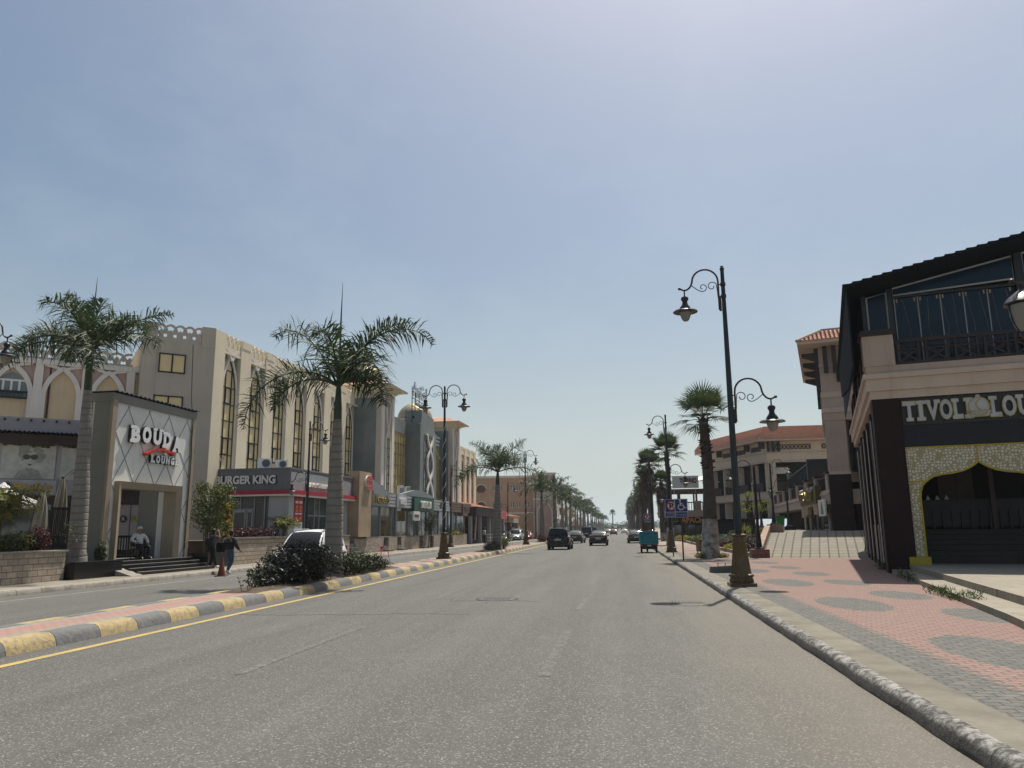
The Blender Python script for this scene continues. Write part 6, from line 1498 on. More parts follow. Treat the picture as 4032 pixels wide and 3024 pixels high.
while x < 8:
    for xx in (x, x + .62): b.box(xx, xx + .075, -.09, -.01, 6.9, 7.64)
    b.band([(x + .075, 6.98), (x + .62, 7.36)], .06, -.07, -.03); b.band([(x + .075, 7.36), (x + .62, 6.98)], .06, -.073, -.033)
    b.box(x + .12, x + .58, -.06, -.04, 7.47, 7.50); x += .84
b.build('lattice_railing', 'lattice', t)
b = B(o); y = 1.0
while y < 15: b.box(-.08, -.02, y, y + .06, 6.9, 7.6); y += .4
b.box(-.10, .0, .9, 15, 7.6, 7.7); b.build('side_railing', 'lattice', t)
sl = .197; zr = lambda a: 9.62 + sl * (a + .45)
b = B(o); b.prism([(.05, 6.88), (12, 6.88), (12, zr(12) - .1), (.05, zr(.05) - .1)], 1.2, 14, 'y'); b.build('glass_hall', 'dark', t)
def frame_panel(pl, nm, m_='navyglass', y=.60, w_=.05):
    b = B(o); b.prism(pl, y, y + .03); g_ = b.build(nm, m_, t); b = B(o); b.band(pl, w_, y - .04, y, closed=True); b.build('white_frame', 'framegrey', g_)
frame_panel([(.18, 7.0), (.80, 7.0), (.80, zr(.8) - .30), (.18, zr(.18) - .30)], 'glass_pane')
frame_panel([(1.02, 9.44), (4.62, 9.58), (4.62, zr(4.62) - .27), (1.02, zr(1.02) - .22)], 'glass_pane')
frame_panel([(4.92, 9.6), (9, 9.7), (9, zr(9) - .3), (4.92, zr(4.92) - .27)], 'glass_pane')
for (x0, x1) in ((1.04, 1.74), (1.76, 2.42), (2.44, 3.1), (3.12, 3.80), (3.82, 4.55), (4.95, 5.7), (5.72, 6.5)):
    b = B(o); b.box(x0, x1, .60, .63, 6.9, 9.32); g_ = b.build('sliding_pane', 'navyglass', t); b = B(o); b.box(x0 - .015, x0 + .012, .56, .60, 6.9, 9.32)
    b.build('white_frame', 'framegrey', g_)
    b = B(o); b.box(x0 + .06, x0 + .10, .56, .6, 9.18, 9.30); b.box(x1 - .10, x1 - .06, .56, .6, 9.18, 9.30); b.build('hanger', 'tan', g_)
b = B(o); b.box(1.0, 4.6, .50, .66, 9.33, 9.41); b.box(.82, .98, .5, .7, 6.9, zr(.9) - .2); b.box(4.66, 4.88, .5, .7, 6.9, zr(4.7) - .2); b.box(.0, .14, .5, .7, 6.9, zr(0) - .2); b.build('posts', 'lampgreen', t)
b = B(o)   # fairy light strands behind the glass
for k in range(9):
    x = 1.3 + .38 * k; b.tube([(x, .585, 9.25), (x + rnd.uniform(-.05, .25), .585, 8.2), (x + rnd.uniform(0, .3), .585, 7.0)], .004, 4)
b.build('light_strands', 'alu', t)
b = B(o); b.prism([(-.55, zr(-.55) - .11), (12, zr(12) - .11), (12, zr(12)), (-.55, zr(-.55))], -.85, 15); b.build('roof', 'roofdark', t)
b = B(o); a = -.6
while a < 11: b.box(a, a + .30, -.90, 15.05, zr(a) - .02, zr(a) + .03); a += .31
b.build('roof_sheets', 'roofdark', t)
b = B(o); y = -.6
while y < 14: b.box(-.50, -.44, y, y + .12, 6.9 + .12 * max(0, y - 4), zr(-.5) - .15); y += .2
b.box(-.43, -.40, .9, 14, 7.0, zr(-.5) - .16); b.build('side_sheets', 'roofdark', t)
b = B(o); b.box(.85, 12, .06, .30, 4.14, 5.775); b.build('banner', 'navyban', t)
b = B(o); b.box(.87, 8, .0, .058, 4.86, 5.74); sb = b.build('sign_board', 'black', t)
def slab(ch, x, w_, z, h, par, serifs, y=.0):
    q = text(ch, 'letter_rim', par, 'goldrim', (x - .02, y, z - .02), h + .04, w_ + .04, depth=.10, bold=.045, off=o)
    text(ch, 'letter_face', q, 'letter', (x + .005, y - .10, z + .005), h - .01, w_ - .01, depth=.015, bold=.035, off=o)
    b = B(o); b2 = B(o)
    for (sx0, sx1, zt) in serifs:
        z0 = z + h - .10 if zt else z; b.box(x + sx0 * w_ - .012, x + sx1 * w_ + .012, y - .102, y - .002, z0 - .012, z0 + .112); b2.box(x + sx0 * w_, x + sx1 * w_, y - .117, y - .10, z0, z0 + .10)
    if serifs: b.build('serif_rim', 'goldrim', q); b2.build('serif', 'letter', q)
for (ch, x, w_, sf) in (('T', .90, .36, [(.22, .78, 0)]), ('I', 1.36, .11, [(-.6, 1.6, 0), (-.6, 1.6, 1)]), ('V', 1.58, .36, [(-.12, .34, 1), (.66, 1.12, 1)]), ('O', 1.97, .34, []), ('L', 2.36, .24, [(-.2, .62, 1), (-.2, .4, 0)]), ('I', 2.72, .11, [(-.6, 1.6, 0), (-.6, 1.6, 1)]),
                       ('L', 3.52, .26, [(-.2, .62, 1), (-.2, .4, 0)]), ('O', 3.83, .36, []), ('U', 4.25, .36, [(-.14, .42, 1), (.62, 1.14, 1)]), ('N', 4.68, .36, [(-.14, .4, 1)]), ('G', 5.1, .36, []), ('E', 5.55, .3, [])):
    slab(ch, x - (.0 if x < 3 else .12), w_, 4.99, .64, sb, sf)
b = B(o); b.lathe([(.30, -.11), (.30, .0)], 28, (3.06, 0, 5.34), 'y'); b.prism([(2.72, 5.20), (3.40, 5.20), (3.30, 5.02), (2.82, 5.02)], -.115, 0); b.prism([(2.98, 5.62), (3.14, 5.62), (3.10, 5.72), (3.02, 5.72)], -.10, 0); lg = b.build('logo', 'letter', sb)
b = B(o); b.band(arcpts(3.06, 5.34, .29, 0, 360, 28), .035, -.125, -.10); b.band([(2.72, 5.20), (3.40, 5.20), (3.30, 5.02), (2.82, 5.02)], .03, -.13, -.1, closed=True); b.band(arcpts(3.16, 5.40, .17, 100, 250, 10), .035, -.122, -.108); b.build('logo_rim', 'goldrim', lg)
text('TIVOLI', 'logo_letters', lg, 'goldrim', (2.90, -.113, 5.06), .09, .33, depth=.01, off=o)
# carved golden arch
def lattice_mat():
    m, nt, b = _nt('carved gold lattice'); co = obco(nt)
    sx = nt.nodes.new('ShaderNodeSeparateXYZ'); L(nt, co, sx.inputs[0]); cb = nt.nodes.new('ShaderNodeCombineXYZ'); L(nt, sx.outputs[0], cb.inputs[0]); L(nt, sx.outputs[2], cb.inputs[1])
    v = N(nt, 'ShaderNodeTexVoronoi', feature='DISTANCE_TO_EDGE'); v.inputs['Scale'].default_value = 11; v.inputs['Randomness'].default_value = .55; L(nt, cb.outputs[0], v.inputs['Vector'])
    f = ramp(nt, v.outputs['Distance'], .12, .20)
    L(nt, mixc(nt, f, (.34, .28, .14), (.62, .58, .50)), b.inputs['Base Color']); b.inputs['Roughness'].default_value = .6
    bump(nt, b, f, -.6, .02); return m
M['carved'] = lattice_mat()
def archside(sg): return [(2.88 + sg * q[0], q[1]) for q in ((0, 3.62), (.08, 3.55), (.22, 3.45), (.45, 3.34), (.75, 3.27), (1.05, 3.24), (1.3, 3.18), (1.5, 3.06), (1.64, 2.9), (1.71, 2.7), (1.73, 2.5), (1.73, .66))]
Lp = archside(-1); Rp = archside(1)
b = B(o); b.prism([(.74, .66)] + [(.74, 4.13), (2.88, 4.13)] + Lp, .02, .16); b.prism(list(reversed([(5.02, .66), (5.02, 4.13), (2.88, 4.13)] + Rp)), .02, .16); ar = b.build('carved_arch', 'carved', t)
b = B(o); b.band(Lp, .05, -.02, .03); b.band(Rp, .05, -.022, .03); b.band([(.74, .66), (.74, 4.13), (5.02, 4.13), (5.02, .66)], .055, -.02, .04); b.box(.74, 1.42, -.015, .03, 3.02, 3.06); b.box(2.86, 2.90, -.018, .03, 3.6, 4.1); b.build('gold_edge', 'yellow', ar)
b = B(o); b.box(.64, 1.26, -.10, .25, .28, .66); b.box(4.5, 5.12, -.10, .25, .28, .66); b.build('arch_foot', 'yellow', ar)
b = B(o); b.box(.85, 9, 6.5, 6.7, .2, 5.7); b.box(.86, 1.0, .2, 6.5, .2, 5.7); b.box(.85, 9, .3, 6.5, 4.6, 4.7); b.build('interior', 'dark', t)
b = B(o)
for k in range(7): b.box(1.0, 8.4, .9 + .34 * k, 6.4, .3 + .17 * k, .47 + .17 * k)
b.build('inner_steps', 'stepbrown', t)
b = B(o); b.box(1.6, 5.5, 4.2, 4.28, 1.6, 2.55)
for k in range(12): b.box(1.6 + .3 * k, 1.66 + .3 * k, 4.1, 4.18, 1.3, 2.2)
b.build('inner_counter', 'darkmetal', t)
b = B(o); b.box(2.3, 2.9, 5.2, 5.3, 1.5, 4.4); b.box(3.6, 3.75, 3.0, 3.15, 1.4, 4.5); b.box(2.95, 3.5, 5.4, 5.5, 1.5, 4.4); b.build('inner_columns', 'brownwood', t)
for k in range(3):
    b = B(o); x = 1.75 + .3 * k; b.hexa([(x, 4.2, 2.56), (x + .14, 4.2, 2.56), (x + .14, 4.3, 2.56), (x, 4.3, 2.56)], [(x + .06, 4.24, 2.72), (x + .08, 4.24, 2.72), (x + .08, 4.26, 2.72), (x + .06, 4.26, 2.72)]); b.build('folded_napkin', 'whitecloth', t)
# stepped stone platform
def tpoly(name, pts, z0, z1, m_):
    b = B(M=Matrix.Translation(T0) @ Matrix.Rotation(-TA, 4, 'Z')); b.prism(pts, z0, z1, 'z'); return struct(name, b, m_)
tpoly('entrance_step', [(.10, -.1), (.80, -13.5), (1.0, -26), (9, -26), (9, .25), (.10, .25)], .14, .27, 'platform')
tpoly('entrance_platform', [(.62, -.05), (1.42, -13.5), (1.7, -26), (30, -26), (30, .9), (.86, .9), (.86, -.05)], .25, .42, 'platform')
# weeds along the step
rl = random.Random(9)
def weeds(label, pts, seed, sz=.10):
    t = thing('weeds', label, 'weeds', tw(*pts[0], .15)); rl = random.Random(seed); b = B()
    for (a, b_) in pts:
        c = tw(a, b_, .15) - tw(*pts[0], .15); h = rl.uniform(.08, .28)
        for k in range(55):
            p = c + V((rl.gauss(0, .07), rl.gauss(0, .12), rl.uniform(0, h))); d = V((rl.uniform(-1, 1), rl.uniform(-1, 1), rl.uniform(.2, 1.6))).normalized() * rl.uniform(.05, sz); s_ = d.orthogonal().normalized() * .014
            b.add([p - s_, p + s_, p + d + s_ * .3, p + d - s_ * .3], [(0, 1, 2, 3)])
    b.build('leaves', ['greenleaf'], t)
weeds('row of green weeds sprouting along the stone step near the right edge', [(.36 + .055 * k, -8.2 - .62 * k * .55) for k in range(9)], 1, .13)
weeds('dry tuft of weeds at the far end of the stone step by the brown pier', [(.2 + .02 * k, -2.0 - .5 * k) for k in range(6)], 2, .07)
weeds('green weeds at the foot of the pale side wall beside the ramp', [(-.05, 1.6), (-.05, 2.3), (-.06, 3.4)], 3, .12)
# ---- ramp and raised court
b = B(M=Matrix.Translation(T0) @ Matrix.Rotation(-TA, 4, 'Z'))
rows = [(12.9, .152), (14.5, .40), (16.5, .72), (18.5, 1.03), (20.4, 1.30), (21.6, 1.36), (75, 1.40)]
for k in range(len(rows) - 1): b.add([(-4.85 - (0 if k < 5 else .3), rows[k][0], rows[k][1]), (.3 + (0 if k < 5 else 26), rows[k][0], rows[k][1]), (.3 + (0 if k < 5 else 26), rows[k + 1][0], rows[k + 1][1]), (-4.85 - (0 if k < 5 else .3), rows[k + 1][0], rows[k + 1][1])], [(0, 1, 2, 3)])
struct('ramp', b, 'slabs')
b = B(M=Matrix.Translation(T0) @ Matrix.Rotation(-TA, 4, 'Z')); b.hexa([(-5.15, 12.7, .1), (-4.83, 12.7, .1), (-4.83, 20.6, .1), (-5.15, 20.6, .1)], [(-5.15, 12.7, .46), (-4.83, 12.7, .46), (-4.83, 20.6, 1.72), (-5.15, 20.6, 1.72)]); b.box(-5.16, -4.1, 20.6, 22.2, 1.2, 1.72)
o_ = b.build('ramp_wall', 'pinkkerb'); tag(o_, 'low pinkish concrete wall rising along the left side of the paved ramp', 'wall')

b = B(); b.prism([(6.5, 43.0), (16, 45), (16, 104), (4.9, 104), (6.62, 88)], .12, .20, 'z'); struct('planting_soil', b, 'soil')
b = B(); b.band([(6.55, 41.6), (6.45, 70), (6.6, 88), (4.8, 103)], .16, .1, .34, 'z'); o_ = b.build('garden_kerb', 'concrete'); tag(o_, 'low concrete kerb edging the right flower garden', 'kerb')
# small garden lamps with lanterns
def garden_lamp(label, loc, rz, base='brickedge', h=4.3, sd=1):
    t = thing('garden_lamp', label, 'garden lamp', loc, rz, 'small lantern posts'); b = B()
    b.box(-.42, .42, -.42, .42, -.35, .26); b.build('plinth', base, t); b = B()
    b.lathe([(.26, .26), (.26, .32), (.18, .36), (.15, .42), (.12, .8), (.085, 1.1), (.075, 1.2), (.07, 2.5), (.062, h), (.07, h + .02), (.03, h + .1)], 14); b.build('pole', 'lampgreen', t, 40)
    b = B(); pth = [(.14, 0, h - .75), (.14, 0, h - .1)] + [(.14 + .36 - .36 * math.cos(R(a)), 0, h - .05 + .42 * math.sin(R(a))) for a in range(10, 180, 17)] + [(.9, 0, h - .2), (1.0, 0, h - .33), (1.15, 0, h - .37), (1.3, 0, h - .33)]
    b.tube(pth, .022, 7); b.tube([(0, 0, h - .55), (.14, 0, h - .55)], .015, 6); b.tube([(0, 0, h - .15), (.14, 0, h - .15)], .015, 6); b.ball((1.3, 0, h - .33), .04, 8, 6)
    b.tube(spiral(.36, h - .32, .14, .05, 160, -100), .01, 5); b.tube(spiral(.62, h - .32, .14, .05, 20, 280), .01, 5); b.build('arm', 'armbrown', t, 40)
    z = h - .58; b = B(); b.tube([(1.2, 0, h - .36), (1.2, 0, z + .14)], .014, 6); b.lathe([(.02, z + .2), (.04, z + .13), (.09, z + .09), (.20, z - .0), (.235, z - .05), (.23, z - .07), (.18, z - .065)], 8, (1.2, 0, 0))
    for a in range(0, 360, 90): b.tube([(1.2 + .185 * math.cos(R(a)), .185 * math.sin(R(a)), z - .06), (1.2 + .155 * math.cos(R(a)), .155 * math.sin(R(a)), z - .3), (1.2 + .07 * math.cos(R(a)), .07 * math.sin(R(a)), z - .46)], .012, 5)
    b.lathe([(.08, z - .44), (.09, z - .47), (.04, z - .53), (.015, z - .62)], 10, (1.2, 0, 0)); ln = b.build('lantern', 'lampgreen', t, 40)
    b = B(); b.lathe([(.17, z - .075), (.165, z - .2), (.13, z - .35), (.075, z - .445)], 14, (1.2, 0, 0)); b.build('globe', 'opal', ln, 50)
    return t
garden_lamp('lantern post partly out of frame at the right edge before the balcony', (6.55, 10.6, .42), R(180), 'platform', 4.72)
garden_lamp('lantern post on a red brick plinth at the foot of the ramp wall', (6.75, 40.3, .30), R(180))
garden_lamp('lantern post at the top of the ramp wall with lantern to the right', (10.3, 55.0, 1.55), 0, 'pinkkerb')
garden_lamp('lantern post in the court behind the green wheelie bin', (13.0, 63.5, 1.38), R(180), 'lampgreen', 3.6)
garden_lamp('farthest lantern post in the court before the arched shop', (13.1, 76, 1.4), R(150), 'lampgreen', 3.8)
# bin
t = thing('wheelie_bin', 'bright green wheelie bin standing in the courtyard', 'bin', (11.75, 60.4, 1.38)); b = B()
b.hexa([(-.23, -.22, .12), (.23, -.22, .12), (.23, .22, .12), (-.23, .22, .12)], [(-.30, -.30, 1.0), (.30, -.30, 1.0), (.30, .30, 1.0), (-.30, .30, 1.0)]); b.build('body', 'green', t)
b = B(); b.box(-.32, .32, -.33, .34, 1.0, 1.07); b.tube([(-.2, .36, 1.03), (.2, .36, 1.03)], .02, 6); b.build('lid', 'green', t)
for sx in (-.25, .25): b = B(); b.lathe([(.09, -.03), (.09, .03)], 12, (sx, .2, .09), 'x'); b.build('wheel', 'rubber', t)
# ---- tall corner block with big tiled eave
t, o = Tthing('corner_block', 'tall beige corner block with wide tiled eaves on dark brackets', 'building', 2, 28, 1.35)
b = B(o); b.box(-1.36, 9, 25.6, 37, 8.4, 13.3); b.box(-1.30, -.08, 25.66, 27.2, 5.0, 8.45); b.box(-1.3, 9, 30, 36, 1.3, 8.4); b.build('wall', 'tivwall', t)
b = B(o); b.box(-1.36, -.02, 25.6, 27.3, 1.3, 4.9); b.box(-1.30, 9, 29.9, 30.0, 1.3, 4.6); b.build('brown_base', 'darkbrown', t)
b = B(o)
for (z0, z1, q) in ((9.9, 10.25, .06), (8.9, 9.2, .08), (12.0, 12.12, .03), (11.7, 11.75, .02)): b.box(-1.36 - q, 9, 25.6 - q, 37, z0, z1)
b.box(-1.30, .0, 25.62, 27, 4.9, 5.1); b.build('cornice', 'tivtrim', t)
b = B(o); b.box(-.35, 1.6, 25.52, 25.60, 10.9, 11.6); b.box(.15, 2.8, 26.2, 29.9, 5.3, 8.38); w_ = b.build('openings', 'dark', t)
b = B(o); b.band([(-.35, 10.9), (1.6, 10.9), (1.6, 11.6), (-.35, 11.6)], .09, 25.46, 25.52, closed=True); b.band([(-.3, 10.95), (.3, 11.55)], .07, 25.47, 25.52); b.band([(-.3, 11.55), (.3, 10.95)], .07, 25.472, 25.522); b.band([(.6, 10.95), (1.2, 11.55)], .07, 25.47, 25.52); b.build('lattice', 'lattice', t)
b = B(o); b.box(-2.6, 10, 24.3, 39, 13.3, 13.45); b.build('soffit', 'tivtrim', t)
b = B(o)
for x in (-1.1, -.55): b.box(x, x + .28, 25.35, 25.62, 11.5, 13.28); 
for y in (25.9, 29.2, 32.5, 35.8):
    b.box(-1.62, -1.36, y, y + .25, 10.6, 13.28); b.hexa([(-2.4, y, 12.75), (-1.6, y, 12.45), (-1.6, y + .25, 12.45), (-2.4, y + .25, 12.75)], [(-2.4, y, 13.0), (-1.6, y, 13.0), (-1.6, y + .25, 13.0), (-2.4, y + .25, 13.0)])
b.build('brackets', 'lattice', t)
def tiled(o, t, x0, x1, y0, y1, z0, run, rise, rows, cols=True, nm='tile_roof'):
    b = B(o)
    for k in range(rows):
        q0 = run * k / rows; q1 = run * (k + 1) / rows + .05; za = z0 + rise * k / rows + .05; zb = z0 + rise * (k + 1) / rows
        b.hexa([(x0 + q0, y0 + q0, za - .05), (x1, y0 + q0, za - .05), (x1, y1, za - .05), (x0 + q0, y1, za - .05)], [(x0 + q0, y0 + q0, za + .02), (x1, y0 + q0, za + .02), (x1, y1, za + .02), (x0 + q0, y1, za + .02)])
        if cols:
            x = x0 + q0 + .1
            while x < min(x1, x0 + 30): b.tube([(x, y0 + q0 - .02, za + .02), (x, y0 + q1, zb + .06)], .085, 5, True); x += .26
    b.build(nm, 'rooftile', t)
    b = B(o); b.tube([(x0, y0, z0 + .08), (x0 + run, y0 + run, z0 + rise + .12)], .13, 7); b.box(x0 + run, x1, y0 + run + .1, y1, z0 + rise, z0 + rise + .28); b.build('ridge', 'tivwall', t)
tiled(o, t, -2.6, 10, 24.3, 39, 13.45, 1.5, .85, 6)
# ---- courtyard mall
t = thing('courtyard_mall', 'two storey beige courtyard building with tiled roof and brown lattice strips', 'building', (16.6, 90, 1.35)); o = (16.6, 90, 0)
WORLD = lambda: B(o)
LD = V((-.33, .944)); 
def lft(k, off=0): return (16.6 + LD.x * k - .944 * off, 90 + LD.y * k - .33 * off)
b = WORLD(); b.prism([(16.6, 90), (40, 90), (40, 106), lft(16)], 7.4, 9.75, 'z'); b.prism([(16.6, 90), (40, 90), (40, 106), lft(16)], 3.4, 4.1, 'z'); b.build('wall', 'mallwall', t)
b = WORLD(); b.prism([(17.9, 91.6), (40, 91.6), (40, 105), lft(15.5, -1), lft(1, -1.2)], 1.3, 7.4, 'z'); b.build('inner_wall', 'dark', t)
b = WORLD()
for x in (16.7, 22.8, 26): b.box(x, x + .8, 90.03, 90.8, 1.3, 7.4)
for k in (.2, 3.5, 7, 10.5, 14): p = lft(k + .4, -.5); b.box(p[0] - .4, p[0] + .4, p[1] - .4, p[1] + .4, 1.3, 7.4)
b.build('columns', 'mallwall', t)
b = WORLD()
for (z0, z1, q) in ((8.45, 8.6, .08), (7.4, 7.65, .1), (4.1, 4.2, .06), (3.3, 3.45, .06)): b.prism([(16.6 - q, 90 - q), (40, 90 - q), (40, 90.3), lft(16, 0), lft(16, q)], z0, z1, 'z')
b.build('cornice', 'tivtrim', t)
for (x0, x1) in ((17.5, 21.4), (22.6, 26.6), (27.5, 31)):
    b = WORLD(); b.box(x0, x1, 89.92, 89.99, 8.85, 9.4); st_ = b.build('lattice_strip', 'lattice', t); b = WORLD(); x = x0
    while x < x1 - .4: b.band([(x + .05, 8.9), (x + .4, 9.35)], .05, 89.88, 89.92); b.band([(x + .05, 9.35), (x + .4, 8.9)], .05, 89.882, 89.922); x += .42
    b.build('lattice_bars', 'mallwall', st_)
for k in (1.2, 4.8, 8.4): p, q = lft(k, .04), lft(k + 2.2, .04); b = WORLD(); b.prism([p, q, lft(k + 2.2, -.02), lft(k, -.02)], 8.8, 9.35, 'z'); b.build('lattice_strip', 'lattice', t)
b = WORLD(); b.prism([(15.6, 88.8), (41, 88.8), (41, 106), lft(16.5, 1.1)], 9.75, 9.9, 'z'); b.build('soffit', 'tivtrim', t)
b = WORLD(); n_ = 6
for k in range(n_):
    q = k / n_; b.prism([(15.6 + 1.1 * q, 88.8 + 1.4 * q), (41, 88.8 + 1.4 * q), (41, 106), (lft(16.5, 1.1)[0] + 1.1 * q, lft(16.5, 1.1)[1])], 9.9 + 1.15 * q, 9.9 + 1.15 * (q + .55 / 1), 'z')
x = 15.9
while x < 34: b.tube([(x, 88.75, 9.98), (x + .9, 90.2, 11.1)], .1, 5); x += .32
b.build('tile_roof', 'rooftile', t); b = WORLD(); b.prism([(16.8, 90.3), (41, 90.3), (41, 107), (12.0, 105.5)], 11.0, 11.3, 'z'); b.build('ridge', 'greymetal', t)
b = WORLD()
for x in (16.75, 17.3, 17.9): b.box(x - .12, x + .12, 89.5, 90, 8.6, 9.74)
for k in (.5, 3.9, 7.4, 11): p = lft(k, .3); b.box(p[0] - .35, p[0] + .3, p[1] - .12, p[1] + .12, 9.0, 9.74)
b.build('brackets', 'lattice', t)
b = WORLD(); b.box(17.6, 40, 89.85, 89.95, 4.2, 5.2)
for k in (.6, 4, 7.5, 11): b.prism([lft(k + .7, 0), lft(k + 3.0, 0), lft(k + 3.0, -.06), lft(k + .7, -.06)], 4.2, 5.2, 'z')
b.build('railing', 'lattice', t)
b = WORLD(); b.box(16.9, 19, 91, 91.1, 6.2, 6.9); b.build('lit_sign', 'offwhite', t)
# balcony wing with arched shop
BA = math.atan2(.995, .085); t = thing('balcony_wing', 'balcony wing with a gilded letter sign over an arched shop entrance', 'building', (13.55, 53, 1.35), BA - math.pi / 2); o = (0, 0, 1.35)
t['note_side'] = 0; del t['note_side']
b = B(o); b.box(0, 6, 0, 36, 3.2, 4.0); b.box(-.12, 6, -.1, 36, 3.05, 3.25); b.box(-.08, 6, 0, 36, 3.7, 3.8); b.build('balcony_slab', 'tivtrim', t)
b = B(o)
for y in (.2, 5.2, 10.2, 15.2, 20.2, 25.2, 30.2): b.box(-.02, .75, y, y + .9, 4.0, 5.05)
b.build('balcony_piers', 'tivwall', t); b = B(o)
for y in (.2, 5.2, 10.2, 15.2, 20.2, 25.2, 30.2): b.box(-.12, .85, y - .1, y + 1.0, 5.05, 5.17)
b.build('pier_caps', 'lattice', t); b = B(o); b.box(.1, .2, 0, 35, 4.85, 4.95); b.box(.1, .2, 0, 35, 4.05, 4.12); y = .3
while y < 35: b.box(.12, .18, y, y + .07, 4.05, 4.9); y += .45
b.build('railing', 'lattice', t)
b = B(o); b.box(1.5, 6, 0, 35, 1.3, 3.2); b.build('shop_wall', 'darkbrown', t)
b = B(o)
for y in (1.2, 9.6, 12.3): b.tube([(.1, y, 1.3), (.1, y, 3.2)], .12, 8)
b.build('columns', 'tivtrim', t)
b = B(o); b.box(-.35, .1, 3.5, 11.3, 3.2, 4.45); sg = b.build('sign_board', 'goldboard', t)
text('COSMUST', 'letters', sg, 'goldrim', (-.36, 10.9, 3.42), .75, 6.6, rot=(R(90), 0, R(-90)), depth=.14, bold=.02, off=o)
b = B(o); 
for y in (10.2, 9.7, 9.2, 6.4, 4.6): b.ball((-.42, y, 4.3), .09, 8, 6)
b.build('sun_glints', 'white', sg)  # white balls stand in for sun glints on the gilded sign
b = B(o, Matrix.Rotation(R(90), 4, 'Z')); pl = [(3.4, 3.2), (3.4, 2.45), (5.0, 2.45)] + ogive(5.2, 8.2, 2.5, 3.1, 6) + [(9.8, 2.3), (11.4, 2.3), (11.4, 3.2)]; b.prism(pl, .0, .3); b.build('arch_head', 'tan', t)
b = B(o); b.box(.5, .6, 4.2, 11, 1.35, 2.5); b.build('shop_front', 'shopglass', t)
b = B(o); b.box(-.3, -.2, .3, 3.0, 2.3, 3.4); sg2 = b.build('white_sign', 'offwhite', t); b = B(o); b.prism([(1.0, 2.45), (2.0, 2.45), (1.8, 2.95), (1.45, 3.25)], -.32, -.30, 'x'); b.build('sign_picture', 'greystone', sg2)
b = B(o); b.hexa([(.8, 14, 5.2), (6, 14, 5.2), (6, 27, 5.2), (.8, 27, 5.2)], [(.8, 14, 6.6), (6, 14, 7.0), (6, 27, 6.6), (.8, 27, 6.2)]); gh = b.build('glass_conservatory', 'greyglass', t); b = B(o); y = 14
while y < 27: b.box(.72, .8, y, y + .08, 5.2, 6.5); y += .8
b.tube([(.75, 13.8, 6.65), (.75, 27.2, 6.25)], .1, 6); b.box(.7, 6, 13.6, 14, 5.4, 7.1); b.build('frame', 'lampgreen', gh)
# ---- terrace restaurant beyond the garden
t = thing('terrace_restaurant', 'two storey terrace restaurant with white canvas roof beyond the garden', 'building', (8.5, 105, .15), R(-3)); o = (0, 0, .15)
b = B(o); b.box(-3.6, 9, 0, 12, 3.05, 3.9); b.box(-3.7, 9, -.1, 12, 3.55, 3.65); b.build('balcony_slab', 'tivtrim', t)
b = B(o)
for x in (-3.6, 1.2, 4.6): b.box(x, x + .9, -.05, .7, 3.9, 5.1)
b.build('balcony_piers', 'tivwall', t)
b = B(o); b.box(-3.4, 9, .1, .2, 4.85, 4.98); x = -3.4
while x < 9: b.box(x, x + .08, .1, .2, 3.9, 4.9); x += .35
b.build('railing', 'lattice', t)
b = B(o)
for x in (-3.3, -.8, 1.4, 3.8, 6.4): b.box(x, x + .25, .4, .65, 3.9, 6.6); b.box(x, x + .25, 9, 9.25, 3.9, 7)
b.box(-3.5, 9, .3, .5, 6.0, 6.7); b.build('posts', 'brownwood', t)
b = B(o); b.hexa([(-3.9, -.6, 6.55), (4.2, -.6, 8.0), (4.2, 10, 9.2), (-3.9, 10, 7.0)], [(-3.9, -.6, 6.68), (4.2, -.6, 8.13), (4.2, 10, 9.33), (-3.9, 10, 7.13)]); b.hexa([(2.5, -1.2, 7.1), (9, -1.2, 8.0), (9, 3, 8.6), (2.5, 3, 7.6)], [(2.5, -1.2, 7.22), (9, -1.2, 8.12), (9, 3, 8.72), (2.5, 3, 7.72)]); b.build('canvas_roof', 'white', t)
b = B(o); b.box(-3.4, 9, 2.0, 11, .15, 3.05); b.build('ground_floor', 'dark', t); b = B(o); b.box(-2.6, -.6, 1.9, 2.0, .5, 2.0); b.box(.2, 2, 1.9, 2.0, .5, 2.0); b.build('shop_windows', 'shopglass', t)
b = B(o)
for x in (-3.4, -.2, 3.0, 6.2): b.box(x, x + .5, .3, .8, .15, 3.05)
b.build('columns', 'brownwood', t)
text('APACHE', 'shop_letters', t, 'orangeletter', (-.6, .2, 2.25), .75, 3.4, depth=.1, bold=.03, off=o)
text('\ufeee\ufee7\ufe8e\ufed8\ufee0\ufe98\ufee7', 'shop_letters', t, 'limeletter', (-3.2, .2, 2.2), .8, 2.2, depth=.1, bold=.01, off=o)
t = thing('roof_sign', 'white board with maroon restaurant name on the terrace roof', 'sign', (8.6, 104, 6.6)); b = B(); b.box(-1.7, 1.7, 0, .12, .15, 1.75); b.build('board', 'offwhite', t)
text('TORINO', 'letters', t, 'maroon', (-.75, -.01, .75), .72, 2.2, depth=.05, bold=.05); b = B()
for x in (-2.3, -1.9, -1.5, 1.3): b.tube([(x, .15, -.6), (x, .15, 1.7)], .03, 5)
for z in (.2, .7, 1.2): b.tube([(-2.3, .15, z), (-1.5, .15, z)], .025, 5)
b.build('scaffold', 'white', t)
